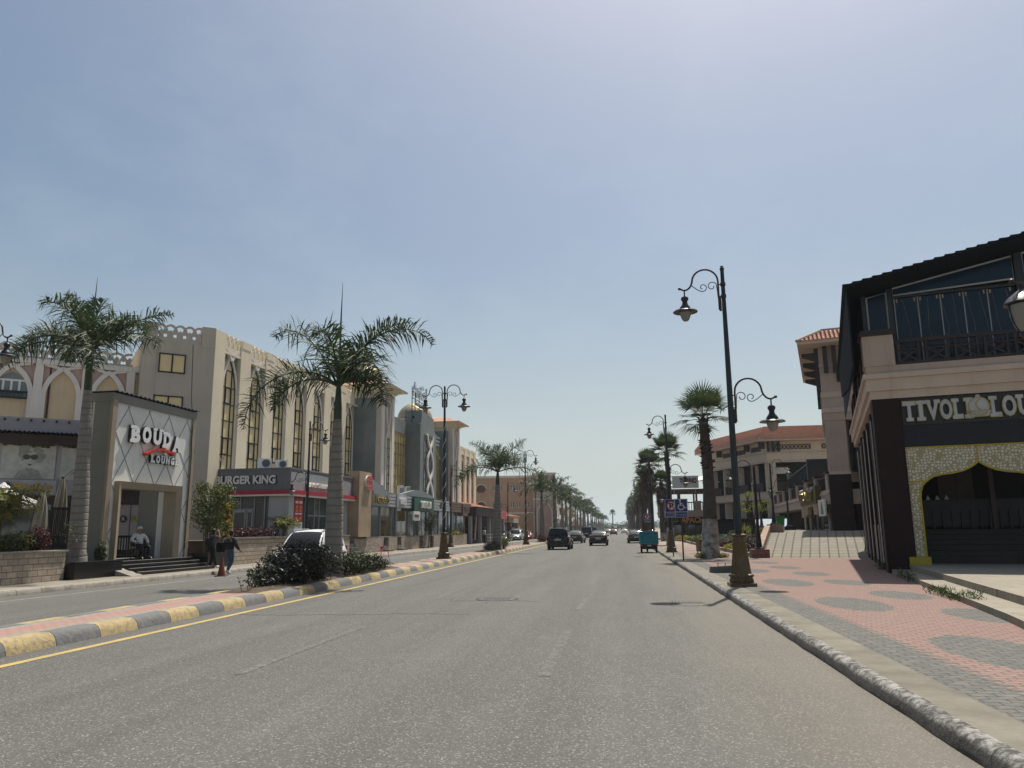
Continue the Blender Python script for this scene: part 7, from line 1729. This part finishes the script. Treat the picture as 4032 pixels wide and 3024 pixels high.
# ---- parking signs, blocks, boxes
ARB = {'np': '\ufead\ufe8e\ufec8\ufe98\ufee7\ufefb\ufe8d \ufec9\ufeee\ufee8\ufee4\ufee3', 'dis': '\ufe94\ufebb\ufe8e\ufea8\ufedf\ufe8d \ufe95\ufe8e\ufe9f\ufe8e\ufef4\ufe98\ufea3\ufef9\ufe8d \ufef1\ufeed\ufeaa\ufedf'}
def sign(label, loc, h, w_, hh, kind, post, rz=0):
    t = thing('parking_sign', label, 'road sign', loc, rz); b = B(); b.tube([(0, .03, -.05), (0, .03, h + hh * .9)], .035, 8); b.build('post', post, t)
    b = B(); b.box(-w_ / 2, w_ / 2, -.03, 0, h, h + hh); pn = b.build('panel', 'signblue', t); b = B(); e = .022
    pl = [(-w_ / 2 + e, h + e), (w_ / 2 - e, h + e), (w_ / 2 - e, h + hh - e), (-w_ / 2 + e, h + hh - e)]; b.band(pl, .022, -.036, -.03, closed=True); b.box(-w_ / 2 + e, w_ / 2 - e, -.035, -.03, h + hh * .29, h + hh * .29 + .02); b.build('white_border', 'white', pn)
    cz = h + hh * .645
    if kind == 'np':
        b = B(); b.lathe([(w_ * .33, -.037), (w_ * .33, -.030)], 28, (0, 0, cz), 'y'); b.build('white_disc', 'offwhite', pn); text('P', 'letter', pn, 'black', (-w_ * .15, -.037, cz - w_ * .22), w_ * .44, w_ * .34, depth=.004, bold=.05)
        b = B(); b.band(arcpts(0, cz, w_ * .33, 0, 360, 28), w_ * .085, -.044, -.030); b.band([(-w_ * .24, cz + w_ * .24), (w_ * .24, cz - w_ * .24)], w_ * .075, -.046, -.03); b.build('red_ring', 'signred', pn)
        text(ARB['np'], 'lettering', pn, 'white', (-w_ * .36, -.03, h + hh * .165), hh * .085, w_ * .72, depth=.005); text('NO PARKING', 'lettering', pn, 'white', (-w_ * .36, -.03, h + hh * .06), hh * .055, w_ * .72, depth=.005)
    else:
        b = B(); s = w_; Q = lambda x, z: (x * s, cz + z * s)
        b.lathe([(.065 * s, -.038), (.065 * s, -.030)], 14, (-.06 * s, 0, cz + .40 * s), 'y'); b.band([Q(-.06, .34), Q(-.04, .02), Q(.16, .02), Q(.27, -.20), Q(.38, -.15)], .065 * s, -.038, -.03); b.band([Q(-.05, .14), Q(.13, .14)], .05 * s, -.0385, -.03)
        b.band([Q(*q) for q in arcpts(-.02, -.12, .20, 118, 345, 18)], .06 * s, -.0375, -.03); b.build('wheelchair_symbol', 'offwhite', pn); text(ARB['dis'], 'lettering', pn, 'white', (-w_ * .40, -.03, h + hh * .10), hh * .10, w_ * .80, depth=.005)
    return t
sign('blue wheelchair parking sign on a thin red brown post by the right kerb', (2.82, 37.2, .15), 1.96, .62, .87, 'dis', 'rust', R(3))
sign('blue no parking sign partly hidden behind the wheelchair sign', (2.74, 43.0, .15), 2.03, .70, .99, 'np', 'dconcrete', R(2))
sign('smaller far no parking sign under the fan palms at the right kerb', (2.85, 85, .15), 2.1, .78, .95, 'np', 'dconcrete')
t = thing('concrete_block', 'low dark concrete block with two bent bolts on the right pavement', 'concrete block', (3.35, 27.3, .15), R(4)); b = B(); b.hexa([(-.43, -.2, 0), (.43, -.2, 0), (.43, .2, 0), (-.43, .2, 0)], [(-.40, -.17, .2), (.40, -.17, .24), (.40, .17, .24), (-.40, .17, .2)]); b.build('block', 'dconcrete', t); b = B()
for x in (-.16, .08): b.tube([(x, 0, .18), (x, 0, .30), (x + .03, 0, .31)], .014, 6)
b.build('bolts', 'rust', t)
t = thing('wooden_planter', 'weathered square wooden box on small feet beside the whitewashed palm', 'planter box', (4.85, 47.3, .15), R(10)); b = B(); b.box(-.42, .42, -.4, .4, .12, .78); b.build('box', 'brownbox', t); b = B()
for x in (-.38, .32):
    for y in (-.36, .3): b.box(x, x + .06, y, y + .06, 0, .80)
b.box(-.45, .45, -.43, -.4, .70, .80); b.box(-.45, .45, -.42, -.401, .12, .2); b.build('frame', 'twig', t)
# ================================================================== VEHICLES
def bevel(o, w_, seg=2, ang=28):
    import bmesh
    bm = bmesh.new(); bm.from_mesh(o.data); es = [e for e in bm.edges if len(e.link_faces) == 2 and e.calc_face_angle(0) > R(ang)]
    bmesh.ops.bevel(bm, geom=es, offset=w_, segments=seg, affect='EDGES', profile=.6, clamp_overlap=True); bm.to_mesh(o.data); bm.free()
    o.data.polygons.foreach_set('use_smooth', [True] * len(o.data.polygons)); o.data.set_sharp_from_angle(angle=R(35)); return o
CARS = {  # y stations of the lower body (rear to front): y, zbottom, shoulder z, half width ; cabin: base rear/front y, roof rear/front y, roof z, roof half width
 'sedan': dict(st=[(-2.35, .36, .78, .76), (-2.28, .30, .98, .83), (-1.75, .22, 1.05, .89), (-.9, .2, .98, .905), (.5, .2, .95, .905), (1.3, .2, .90, .89), (2.05, .24, .74, .82), (2.33, .34, .60, .72)], cb=(-1.72, 1.22, -1.0, .12, 1.44, .60), wy=(-1.38, 1.42), wr=.32),
 'suv': dict(st=[(-2.28, .42, .90, .80), (-2.22, .34, 1.06, .88), (-1.5, .28, 1.06, .92), (0, .26, 1.02, .93), (1.1, .26, 1.0, .92), (1.9, .30, .90, .86), (2.25, .40, .74, .78)], cb=(-2.18, 1.12, -1.78, .15, 1.68, .66), wy=(-1.35, 1.4), wr=.36),
 'van': dict(st=[(-2.4, .4, 1.0, .84), (-2.35, .32, 1.12, .9), (0, .28, 1.1, .93), (1.6, .3, 1.0, .9), (2.3, .42, .8, .8)], cb=(-2.34, 1.7, -2.2, .75, 1.9, .72), wy=(-1.5, 1.5), wr=.34)}
def car(label, kind, loc, rz, paint, group=None, rack=False, det=True, name='car', cat='car', wide=1.):
    c = CARS[kind]; t = thing(name, label, cat, loc, rz, group); st = c['st']; yb0, yb1, yr0, yr1, zr, hr = c['cb']
    rows = []
    for (y, zb, zt, hw) in st:
        hw *= wide; h = zt - zb
        rows.append([(x * hw, y, z) for x, z in ((-.82, zb), (-.97, zb + .12 * h), (-1, zb + .42 * h), (-.985, zb + .72 * h), (-.92, zt - .03), (-.78, zt + .012), (0, zt + .03), (.78, zt + .012), (.92, zt - .03), (.985, zb + .72 * h), (1, zb + .42 * h), (.97, zb + .12 * h), (.82, zb))])
    b = B(); n = 13; i = b.pts([p for r_ in rows for p in r_])
    for k in range(len(rows) - 1):
        for j in range(n): q = (j + 1) % n; b.f.append((i + k * n + j, i + (k + 1) * n + j, i + (k + 1) * n + q, i + k * n + q)); b.mi.append(0)
    b.f.append(tuple(i + j for j in range(n))); b.f.append(tuple(i + (len(rows) - 1) * n + j for j in reversed(range(n)))); b.mi += [0, 0]
    body = bevel(b.build('body', paint, t), .03, 2, 38)
    zs = min(s[2] for s in st if yb0 - .3 <= s[0] <= yb1 + .4) - .06; hb = .875 * max(s[3] for s in st) * wide; hr *= wide
    base = [(-hb, yb0, zs), (hb, yb0, zs), (hb, yb1, zs), (-hb, yb1, zs)]; top = [(-hr, yr0, zr), (hr, yr0, zr), (hr, yr1, zr), (-hr, yr1, zr)]
    F = [V(p) for p in base]; T = [V(p) for p in top]
    def S(k, u, v, off=0.):   # curved cabin side k
        k1 = (k + 1) % 4; nn = (F[k1] - F[k]).cross(T[k] - F[k]).normalized(); bl = .075 if k % 2 == 0 else .035
        rd = .05 * max(0, (v - .72) / .28) ** 2
        return F[k].lerp(F[k1], u).lerp(T[k].lerp(T[k1], u), v) + nn * (bl * math.sin(math.pi * v) * .8 + bl * math.sin(math.pi * u) * .9 * (1 - .4 * v) - rd + off)
    def patch(b, k, u0, u1, v0, v1, off, nu=8, nv=6):
        i = b.pts([S(k, u0 + (u1 - u0) * p / nu, v0 + (v1 - v0) * q / nv, off) for q in range(nv + 1) for p in range(nu + 1)])
        for q in range(nv):
            for p in range(nu): j = i + q * (nu + 1) + p; b.f.append((j, j + 1, j + nu + 2, j + nu + 1)); b.mi.append(0)
    b = B()
    for k in range(4): patch(b, k, 0, 1, 0, 1, 0)
    ro = [[S(0, p / 8, 1).lerp(S(2, 1 - p / 8, 1), q / 8) + V((0, 0, .05 * math.sin(math.pi * p / 8) ** .7 * (.3 + math.sin(math.pi * q / 8)))) if 0 < q < 8 and 0 < p < 8 else (S(0, p / 8, 1).lerp(S(2, 1 - p / 8, 1), q / 8)) for p in range(9)] for q in range(9)]
    for q in range(9): ro[q][0] = S(3, 1 - q / 8, 1); ro[q][8] = S(1, q / 8, 1)
    i = b.pts([p for r_ in ro for p in r_])
    for q in range(8):
        for p in range(8): b.f.append((i + q * 9 + p, i + q * 9 + p + 1, i + q * 9 + p + 10, i + q * 9 + p + 9)); b.mi.append(0)
    cb_ = b.build('cabin', paint, t)
    import bmesh
    bm = bmesh.new(); bm.from_mesh(cb_.data); bmesh.ops.remove_doubles(bm, verts=bm.verts, dist=.03); bm.to_mesh(cb_.data); bm.free()
    cb_.data.polygons.foreach_set('use_smooth', [True] * len(cb_.data.polygons)); cb_.data.set_sharp_from_angle(angle=R(50))
    def win(nm, k, u0, u1, v0, v1):
        bb = B(); patch(bb, k, u0, u1, v0, v1, .008); o2 = bb.build(nm, 'rearglass' if nm == 'rear_window' and kind == 'sedan' else 'carglass', t); o2.data.polygons.foreach_set('use_smooth', [True] * len(o2.data.polygons))
    win('rear_window', 0, .06, .94, .12, .90); win('windscreen', 2, .04, .96, .05, .93)
    for k in (1, 3):
        for (u0, u1) in (((.08, .40), (.43, .84)) if k == 1 else ((.16, .57), (.60, .92))): win('side_window', k, u0, u1, .18, .86)
    for y in c['wy']:
        for sx in (-1, 1):
            hw = .90 * wide; x = sx * (hw - .10); w_ = B(); wr = c['wr']
            w_.lathe([(wr * .6, -.1), (wr * .93, -.11), (wr, -.07), (wr, .07), (wr * .93, .11), (wr * .6, .1)], 20, (x, y, wr), 'x'); wh = w_.build('wheel', 'rubber', t, 40)
            b = B(); b.lathe([(wr * .62, .06), (wr * .62, .112), (wr * .5, .09), (wr * .15, .1), (.03, .115)] if sx > 0 else [(.03, -.115), (wr * .15, -.1), (wr * .5, -.09), (wr * .62, -.112), (wr * .62, -.06)], 14, (x, y, wr), 'x'); b.build('rim', 'rim', wh, 40)
            b = B(); b.band([(y + (wr + .05) * math.cos(R(a)), wr + (wr + .05) * math.sin(R(a))) for a in range(0, 181, 15)], .06, sx * (hw - .02), sx * (hw + .035), 'x'); b.build('wheel_arch', 'black', t)
    yr = st[0][0]; hw = .88 * wide
    for sx in (-1, 1):
        b = B(); zt = st[1][2] - .13
        if kind == 'suv': b.hexa([(sx * hw * .62, yr - .02, zt - .10), (sx * hw * 1.0, yr + .12, zt - .16), (sx * hw * .98, yr + .2, zt - .16), (sx * hw * .62, yr + .05, zt - .1)], [(sx * hw * .72, yr + .0, zt + .10), (sx * hw * 1.0, yr + .14, zt + .12), (sx * hw * .96, yr + .24, zt + .12), (sx * hw * .72, yr + .1, zt + .1)])
        else: b.box(sx * hw * .48, sx * hw * .93, yr - .015, yr + .12, zt - .10, zt + .05)
        b.build('tail_light', 'taillight', t)
        b = B(); b.hexa([(sx * hw * .6, st[-1][0] - .16, .60), (sx * hw * .86, st[-1][0] - .22, .62), (sx * hw * .9, st[-1][0] - .34, .62), (sx * hw * .6, st[-1][0] - .3, .6)], [(sx * hw * .6, st[-1][0] - .22, .76), (sx * hw * .86, st[-1][0] - .3, .78), (sx * hw * .9, st[-1][0] - .45, .78), (sx * hw * .6, st[-1][0] - .4, .76)]); b.build('headlight', 'headlight', t)
        b = B(); b.ball((sx * (hb + .12), yb1 - .35, zs + .14), (.11, .06, .075), 10, 6); b.build('mirror', paint, t, 60)
    b = B(); b.box(-.26, .26, yr - .03, yr - .005, st[0][2] - .16, st[0][2] - .04); b.build('number_plate', 'plate', t)
    b = B(); b.box(-hw * .8, hw * .8, yr - .05, yr + .1, .34, .52); bevel(b.build('bumper', 'black' if paint != 'carwhite' else paint, t), .03)
    b = B(); b.box(-.28, .28, st[-1][0] + .0, st[-1][0] + .02, .42, .53); b.build('number_plate', 'plate', t)
    b = B(); b.box(-hw * .5, hw * .5, st[-1][0] - .04, st[-1][0] + .012, .54, .62); b.build('grille', 'black', t)
    b = B(); b.box(-hw * .75, hw * .75, yr + .3, st[-1][0] - .3, .2, .34); b.build('underbody', 'black', t)
    b = B(); b.tube([(.45, yr - .05, .28), (.45, yr + .3, .28)], .035, 8); b.build('exhaust', 'chrome', t)
    if kind == 'sedan': b = B(); b.box(-hw * .72, hw * .72, yr - .012, yr + .02, st[0][2] + .02, st[0][2] + .05); b.build('chrome_strip', 'chrome', t)
    if rack:
        for sx in (-1, 1): b = B(); b.tube([(sx * hr * .96, yr0 + .1, zr), (sx * hr * .98, yr0 + .25, zr + .07), (sx * hr * .98, yr1 - .2, zr + .07), (sx * hr * .96, yr1, zr)], .02, 6); b.build('roof_rail', 'alu', t)
        b = B(); b.lathe([(.045, yr - .02), (.045, yr + .01)], 12, (0, 0, st[0][2] + .03), 'y'); b.build('badge', 'chrome', t)
        b = B(); b.box(-hr * .8, hr * .8, yr0 - .12, yr0 + .1, zr - .05, zr); b.build('spoiler', paint, t)
    b = B(); b.tube([(hb * 1.01, (yb0 + yb1) / 2 - .1, zs - .08), (hb * 1.01, (yb0 + yb1) / 2 + .1, zs - .08)], .014, 5); b.build('door_handle', 'chrome', t)
    return t
car('black hatchback with roof rails driving away, nearest car on the road', 'suv', (-5.0, 65.0, 0), R(-1), 'carblack', None, True)
car('black sedan just ahead to the right of the black hatchback with roof rails', 'sedan', (-5.25, 92.5, 0), R(-4), 'carblack')
car('dark saloon in the middle lane with red tail lights', 'sedan', (-2.22, 79.0, 0), 0, 'carblack')
car('dark green sedan in the right lane ahead of the teal cargo trike', 'sedan', (1.62, 90, 0), R(1), 'cargreen')
car('dark blue van hidden behind the middle lane saloon', 'van', (-5.4, 126, 0), 0, 'carblue', None, False, True, 'van', 'van')
car('small dark van far ahead in the left lane', 'van', (-6.5, 190, 0), 0, 'carblack', None, False, True, 'van', 'van')
car('reddish car far ahead right of the small dark van', 'sedan', (-1.9, 205, 0), 0, 'carred')
car('white car far ahead beyond the reddish car', 'sedan', (1.0, 255, 0), 0, 'carwhite')
car('distant silver car near the end of the road', 'sedan', (-4.5, 270, 0), 0, 'carsilver')
car('white crossover in the left carriageway half hidden behind the dark bush', 'suv', (-12.35, 30.0, 0), R(180 + 2), 'carwhite', None, True, True, 'car', 'car', .98)
car('grey green sedan parked at the far left kerb by the bazaar', 'sedan', (-15.0, 101, 0), R(178), 'cargreen')
car('silver car parked behind the grey green sedan', 'suv', (-14.4, 107.5, 0), R(178), 'carsilver')
car('red car parked on the far left side past the silver one', 'sedan', (-13.9, 116, 0), R(178), 'carred')
# cargo trike
t = thing('cargo_trike', 'teal three wheeled cargo trike driving along the right kerb', 'trike', (1.83, 54.2, 0), R(1))
b = B(); b.box(-.60, .60, -.75, -.71, .62, 1.40); b.box(-.60, .60, .85, .89, .62, 1.40); b.box(-.60, -.56, -.71, .85, .62, 1.40); b.box(.56, .60, -.71, .85, .62, 1.40); b.box(-.60, .60, -.75, .89, .56, .62); cbx = b.build('cargo_box', 'tealdark', t)
b = B()
for k in range(11): b.box(-.5 + .1 * k - .02, -.5 + .1 * k + .02, -.775, -.75, .74 if k % 3 else .72, 1.28)
b.box(-.62, .62, -.79, -.75, 1.34, 1.42); b.box(-.62, .62, -.79, -.75, .60, .68); b.box(-.62, -.57, -.78, -.75, .6, 1.4); b.box(.57, .62, -.78, -.75, .6, 1.4); b.build('tailgate_ribs', 'teal', cbx)
b = B(); b.box(-.42, .42, -.7, 1.9, .42, .54); b.box(-.5, .5, -.15, -.05, .3, .42); b.tube([(-.5, -.05, .3), (.5, -.05, .3)], .06, 8); b.tube([(0, 1.9, .5), (0, 2.25, .9)], .05, 8); b.build('chassis', 'black', t)
for x, y in ((-.50, -.1), (.50, -.1), (0, 2.1)):
    b = B(); b.lathe([(.16, -.055), (.26, -.06), (.29, -.03), (.29, .03), (.26, .06), (.16, .055)], 18, (x, y, .29), 'x'); wh = b.build('wheel', 'rubber', t, 40); b = B(); b.lathe([(.16, -.05), (.05, -.06), (.05, .06), (.16, .05)], 12, (x, y, .29), 'x'); b.build('rim', 'rim', wh)
b = B(); b.tube([(-.4, 1.95, 1.15), (0, 2.05, 1.1), (.4, 1.95, 1.15)], .02, 6); b.tube([(0, 2.05, 1.1), (0, 2.15, .4)], .04, 6); b.build('handlebar', 'darkmetal', t)
b = B(); b.box(-.25, .25, 1.05, 1.6, .7, .82); b.box(-.3, .3, 1.3, 1.8, .5, .7); b.build('seat', 'black', t)
for sx in (-1, 1): b = B(); b.box(sx * .38, sx * .58, -.80, -.77, .46, .55); b.build('tail_light', 'taillight', t); b = B(); b.ball((sx * .42, 1.98, 1.45), (.07, .02, .05), 8, 6); b.build('mirror', 'chrome', t)
b = B(); b.box(-.12, .12, -.80, -.77, .44, .54); b.build('number_plate', 'plate', t)
# traffic cone
t = thing('traffic_cone', 'faded red traffic cone on the left carriageway by the walking man', 'traffic cone', (-15.2, 28.45, 0), R(12)); b = B(); b.box(-.2, .2, -.2, .2, 0, .035); b.build('base', 'orange', t); b = B(); b.lathe([(.15, .03), (.145, .06), (.035, .70), (.03, .72)], 18); b.build('cone', 'orange', t, 40); b = B(); b.lathe([(.112, .25), (.085, .40)], 18); b.build('band', 'rust', t, 40)

# ================================================================== PEOPLE
def skin(name, verts, edges, radii, m_, parent, root=0, sub=2):
    me = bpy.data.meshes.new(name); me.from_pydata([tuple(v) for v in verts], edges, []); ob = bpy.data.objects.new(name, me); col.objects.link(ob)
    md = ob.modifiers.new('s', 'SKIN'); sv = me.skin_vertices[0].data
    for k, r_ in enumerate(radii): sv[k].radius = (r_, r_) if isinstance(r_, (int, float)) else r_; sv[k].use_root = (k == root)
    md.use_smooth_shade = True; md.branch_smoothing = .6
    ss = ob.modifiers.new('d', 'SUBSURF'); ss.levels = sub; ss.render_levels = sub
    dg = bpy.context.evaluated_depsgraph_get(); m2 = bpy.data.meshes.new_from_object(ob.evaluated_get(dg)); bpy.data.objects.remove(ob)
    m2.name = name; m2.materials.clear(); m2.materials.append(M[m_]); m2.polygons.foreach_set('use_smooth', [True] * len(m2.polygons))
    o2 = bpy.data.objects.new(name, m2); col.objects.link(o2); o2.parent = parent; return o2
def chain(pts, rad): return [V(p) for p in pts], [(k, k + 1) for k in range(len(pts) - 1)], list(rad)
def person(label, loc, rz, J, top, bottom, shoes='shoe', hairm='hair', sleeves=True, cap=False, group='people on the left pavement', vest=False):
    """J: joint positions for pelvis, chest, neck, head, and L/R shoulder, elbow, wrist, hip, knee, ankle, toe"""
    t = thing('person', label, 'person', loc, rz, group); g_ = lambda k: V(J[k])
    vs = []; es = []; rs = []
    def addv(p, r_): vs.append(V(p)); rs.append(r_); return len(vs) - 1
    pel = addv(g_('pelvis'), (.135, .10)); ch = addv(g_('chest'), (.15, .105)); nk = addv(g_('neck'), .055); h0 = addv(g_('head') - V((0, 0, .06)), .075); h1 = addv(g_('head') + V((0, 0, .05)), (.078, .092)); h2 = addv(g_('head') + V((0, 0, .12)), .055)
    es += [(pel, ch), (ch, nk), (nk, h0), (h0, h1), (h1, h2)]
    for s in 'LR':
        sh = addv(g_('sh' + s), .065); el = addv(g_('el' + s), .043); wr = addv(g_('wr' + s), .03); es += [(ch, sh), (sh, el), (el, wr)]
        d = (g_('wr' + s) - g_('el' + s)).normalized(); pm = addv(g_('wr' + s) + d * .07, (.038, .022)); es.append((wr, pm))
        sd = d.orthogonal().normalized(); ot = d.cross(sd)
        for q, (of, ln) in enumerate(((-.030, .065), (-.010, .078), (.010, .074), (.030, .058))):
            a = addv(vs[pm] + sd * of + d * .03, .0095); bq = addv(vs[pm] + sd * of * 1.15 + d * (.03 + ln * .55) + ot * .008, .0085); cq = addv(vs[pm] + sd * of * 1.15 + d * (.03 + ln) + ot * .026, .007); es += [(pm, a), (a, bq), (bq, cq)]
        th = addv(vs[pm] - sd * .05 + d * .012, .011); th2 = addv(vs[pm] - sd * .068 + d * .05 + ot * .012, .009); es += [(pm, th), (th, th2)]
        hp = addv(g_('hip' + s), .095); kn = addv(g_('kn' + s), .06); an = addv(g_('an' + s), .04); to = addv(g_('to' + s), .035); es += [(pel, hp), (hp, kn), (kn, an), (an, to)]
    body = skin('body', vs, es, rs, 'skin', t)
    hd = g_('head'); f = V(J.get('face', (0, 1, 0))).normalized(); rt = f.cross(V((0, 0, 1)))
    b = B(); b.ball(hd + f * .098 + V((0, 0, -.005)), (.014, .018, .02), 8, 6); b.build('nose', 'skin', body, 60)
    for sx in (-1, 1):
        b = B(); b.ball(hd + f * .084 + rt * sx * .032 + V((0, 0, .03)), .011, 8, 6); b.build('eye', 'hair', body, 60); b = B(); b.ball(hd + rt * sx * .082 + V((0, 0, .01)), (.015, .02, .028), 8, 6); b.build('ear', 'skin', body, 60)
    b = B(); b.ball(hd + f * .088 - V((0, 0, .045)), (.022, .022, .007), 8, 6); b.build('mouth', 'maroon', body, 60)
    if cap:
        b = B(); b.ball(hd + V((0, 0, .075)) - f * .005, (.098, .105, .075), 14, 8); b.ball(hd + f * .10 + V((0, 0, .075)), (.07, .07, .012), 10, 6); b.build('cap', 'whitecloth', t, 60)
    else:
        b = B(); b.ball(hd + V((0, 0, .06)) - f * .022, (.096, .104, .10), 14, 8); b.ball(hd - f * .045 + V((0, 0, -.015)), (.082, .06, .085), 12, 6); b.build('hair', hairm, t, 60)
    # top
    vs = []; es = []; rs = []
    pe = addv(g_('pelvis') + V((0, 0, -.06)), (.185, .14)); wa = addv((g_('pelvis') + g_('chest')) / 2, (.175, .13)); ch = addv(g_('chest'), (.19, .14)); nk = addv(g_('neck') - V((0, 0, .04)), .085); es += [(pe, wa), (wa, ch), (ch, nk)]
    for s in 'LR':
        sh = addv(g_('sh' + s), .095); es.append((ch, sh)); el = addv(g_('el' + s), .075 if not vest else .066); es.append((sh, el))
        if sleeves: wr = addv(g_('wr' + s), .055); es.append((el, wr))
    jk = skin('jacket' if top == 'jacket' else 'shirt', vs, es, rs, top, t, 0)
    if vest:
        vs = []; es = []; rs = []; pe = addv(g_('pelvis') + V((0, 0, .02)), (.19, .14)); ch = addv(g_('chest') - V((0, 0, .02)), (.205, .152)); nk = addv(g_('neck') - V((0, 0, .10)), .11); es = [(pe, ch), (ch, nk)]; o2 = skin('vest', vs, es, rs, 'jacket', t, 0); o2.location -= f * .03
    vs = []; es = []; rs = []
    pe = addv(g_('pelvis'), (.165, .125)); pw = addv(g_('pelvis').lerp(g_('chest'), .38), (.155, .115)); es += [(pe, pw)]
    for s in 'LR':
        hp = addv(g_('hip' + s), .115); kn = addv(g_('kn' + s), .08); an = addv(g_('an' + s) + V((0, 0, .02)), .066); es += [(pe, hp), (hp, kn), (kn, an)]
    skin('trousers', vs, es, rs, bottom, t, 0)
    for s in 'LR':
        a, c = g_('an' + s), g_('to' + s); b = B(); m_ = (a + c) / 2; d = (c - a).normalized(); b.tube([a - d * .07 + V((0, 0, -.035)), a + V((0, 0, -.02)), m_ + V((0, 0, -.01)), c + V((0, 0, 0)), c + d * .07 + V((0, 0, -.012))], [.035, .055, .052, .046, .02], 10); b.build('shoe', shoes, t, 60)
    return t, J
W = dict(pelvis=(0, 0, .93), chest=(0, .03, 1.30), neck=(0, .02, 1.47), head=(0, .04, 1.60), shL=(-.19, .02, 1.40), elL=(-.27, -.08, 1.14), wrL=(-.25, .02, .92), shR=(.19, .02, 1.40), elR=(.28, .0, 1.13), wrR=(.30, .18, .95), hipL=(-.09, 0, .86), knL=(-.10, .16, .50), anL=(-.10, .02, .10), toL=(-.11, .16, .045), hipR=(.09, 0, .86), knR=(.09, .02, .48), anR=(.09, -.22, .14), toR=(.10, -.12, .045))
t, _ = person('man in a black jacket and blue jeans walking away past the cone', (-15.7, 30.0, 0), R(-14), W, 'jacket', 'denim')
b = B(); r_ = random.Random(3)
for k in range(16): x = -.14 + .28 * (k % 8) / 7; z = 1.36 - .07 * (k // 8); b.band([(x, z), (x + r_.uniform(.01, .03), z + r_.uniform(-.05, .05)), (x + .03, z - .02)], .010, -.150, -.128)
b.build('jacket_print', 'inkgrey', t)
W2 = dict(W); W2.update(pelvis=(0, 0, .90), chest=(0, .02, 1.24), neck=(0, .02, 1.39), head=(0, .04, 1.51), shL=(-.16, .02, 1.33), shR=(.16, .02, 1.33), elR=(.30, .10, 1.26), wrR=(.20, .12, 1.48), elL=(-.22, -.03, 1.08), wrL=(-.20, .10, .92), hipL=(-.08, 0, .84), hipR=(.08, 0, .84), knL=(-.07, .10, .47), anL=(-.07, -.06, .10), toL=(-.08, .08, .045), knR=(.08, .04, .47), anR=(.10, .16, .09), toR=(.12, .30, .045))
t, _ = person('woman with a black backpack raising a hand to her head on the pavement', lw(3.45, 1.25, .155), R(-22), W2, 'greycloth', 'blackcloth', sleeves=False)
t2 = thing('backpack', 'black backpack hanging from the shoulder of the woman by the planter', 'backpack', lw(3.45, 1.25, .155), R(-22)); b = B(); b.ball((-.05, -.20, 1.12), (.15, .10, .20), 14, 10); b.build('bag', 'jacket', t2, 60); b = B()
for x in (-.13, .10): b.tube([(x, -.14, 1.28), (x, -.02, 1.40), (x, .12, 1.32), (x, .10, 1.1), (x, -.10, 1.0)], .016, 6)
b.build('straps', 'black', t2); b = B(); b.ball((-.05, -.285, 1.05), (.09, .03, .09), 10, 6); b.build('pocket', 'jacket', t2, 60)
S_ = dict(pelvis=(0, 0, .50), chest=(0, -.06, .86), neck=(0, -.06, 1.02), head=(.0, -.02, 1.14), shL=(-.19, -.06, .96), elL=(-.30, .05, .74), wrL=(-.22, .24, .62), shR=(.19, -.06, .96), elR=(.33, -.02, .74), wrR=(.20, .16, .66), hipL=(-.10, .04, .50), knL=(-.16, .44, .50), anL=(-.17, .42, .10), toL=(-.19, .56, .045), hipR=(.10, .04, .50), knR=(.14, .44, .50), anR=(.12, .36, .10), toR=(.14, .50, .045))
person('seated man in a white cap, white shirt and dark vest in the portal doorway', lw(.95, 2.95, .64), R(-115), S_, 'whitecloth', 'blackcloth', 'black', sleeves=True, cap=True, vest=True)
t = thing('chair', 'dark chair under the seated man in the doorway', 'chair', lw(.95, 2.95, .64), R(-115)); b = B(); b.box(-.23, .23, -.22, .24, .38, .42); b.build('seat', 'brownwood', t); b = B(); b.box(-.22, .22, -.26, -.22, .5, .9); b.build('backrest', 'brownwood', t)
for x in (-.2, .2):
    for y in (-.22, .2): b = B(); b.tube([(x, y, 0), (x, y, .4 if y > 0 else .85)], .018, 6); b.build('leg', 'darkmetal', t)
W3 = dict(W); W3.update(knL=(-.09, .03, .48), anL=(-.09, 0, .10), toL=(-.1, .13, .045), anR=(.09, 0, .1), toR=(.1, .13, .045), wrR=(.27, .08, .9))
person('distant man in a white shirt standing by the cafe entrance', lw(57.5, 1.3, .15), R(-60), W3, 'whitecloth', 'blackcloth', 'black', group='distant people')
# bougainvillea style hanging greenery and distant tree line beyond the avenue
for k, (x, y, h, r_) in enumerate(((-14, 470, 6, 9), (8, 480, 6.5, 10), (-30, 455, 5.5, 10), (24, 470, 6, 12), (-2, 500, 5, 12))):
    t = thing('far_tree', ORD[k] + ' hazy tree in the clump that closes the end of the avenue', 'tree', (x, y, 0), 0, 'trees closing the avenue'); b = B(); rl = random.Random(300 + k); leaf_cloud(b, 900, (0, 0, h * .55), (r_, r_ * .7, h * .5), 1.0, rl, .4, 2); b.build('crown', ['darkleaf', 'greenleaf'], t); b = B(); b.tube([(0, 0, -.2), (0, 0, h * .6)], [.3, .15], 6); b.build('trunk', 'twig', t)
# ------------------------------------------------------------------ air
HZ = bpy.data.materials.new('thin haze'); HZ.use_nodes = True; nt = HZ.node_tree; nt.nodes.clear()
o_ = nt.nodes.new('ShaderNodeOutputMaterial'); pv = nt.nodes.new('ShaderNodeVolumePrincipled'); pv.inputs['Color'].default_value = (.86, .92, 1, 1); pv.inputs['Density'].default_value = .00022; pv.inputs['Anisotropy'].default_value = .2
L(nt, pv.outputs[0], o_.inputs['Volume'])
b = B(); b.box(-700, 700, -60, 1400, -1.2, 21); M['haze'] = HZ; o_ = b.build('haze', 'haze'); o_['kind'] = 'stuff'
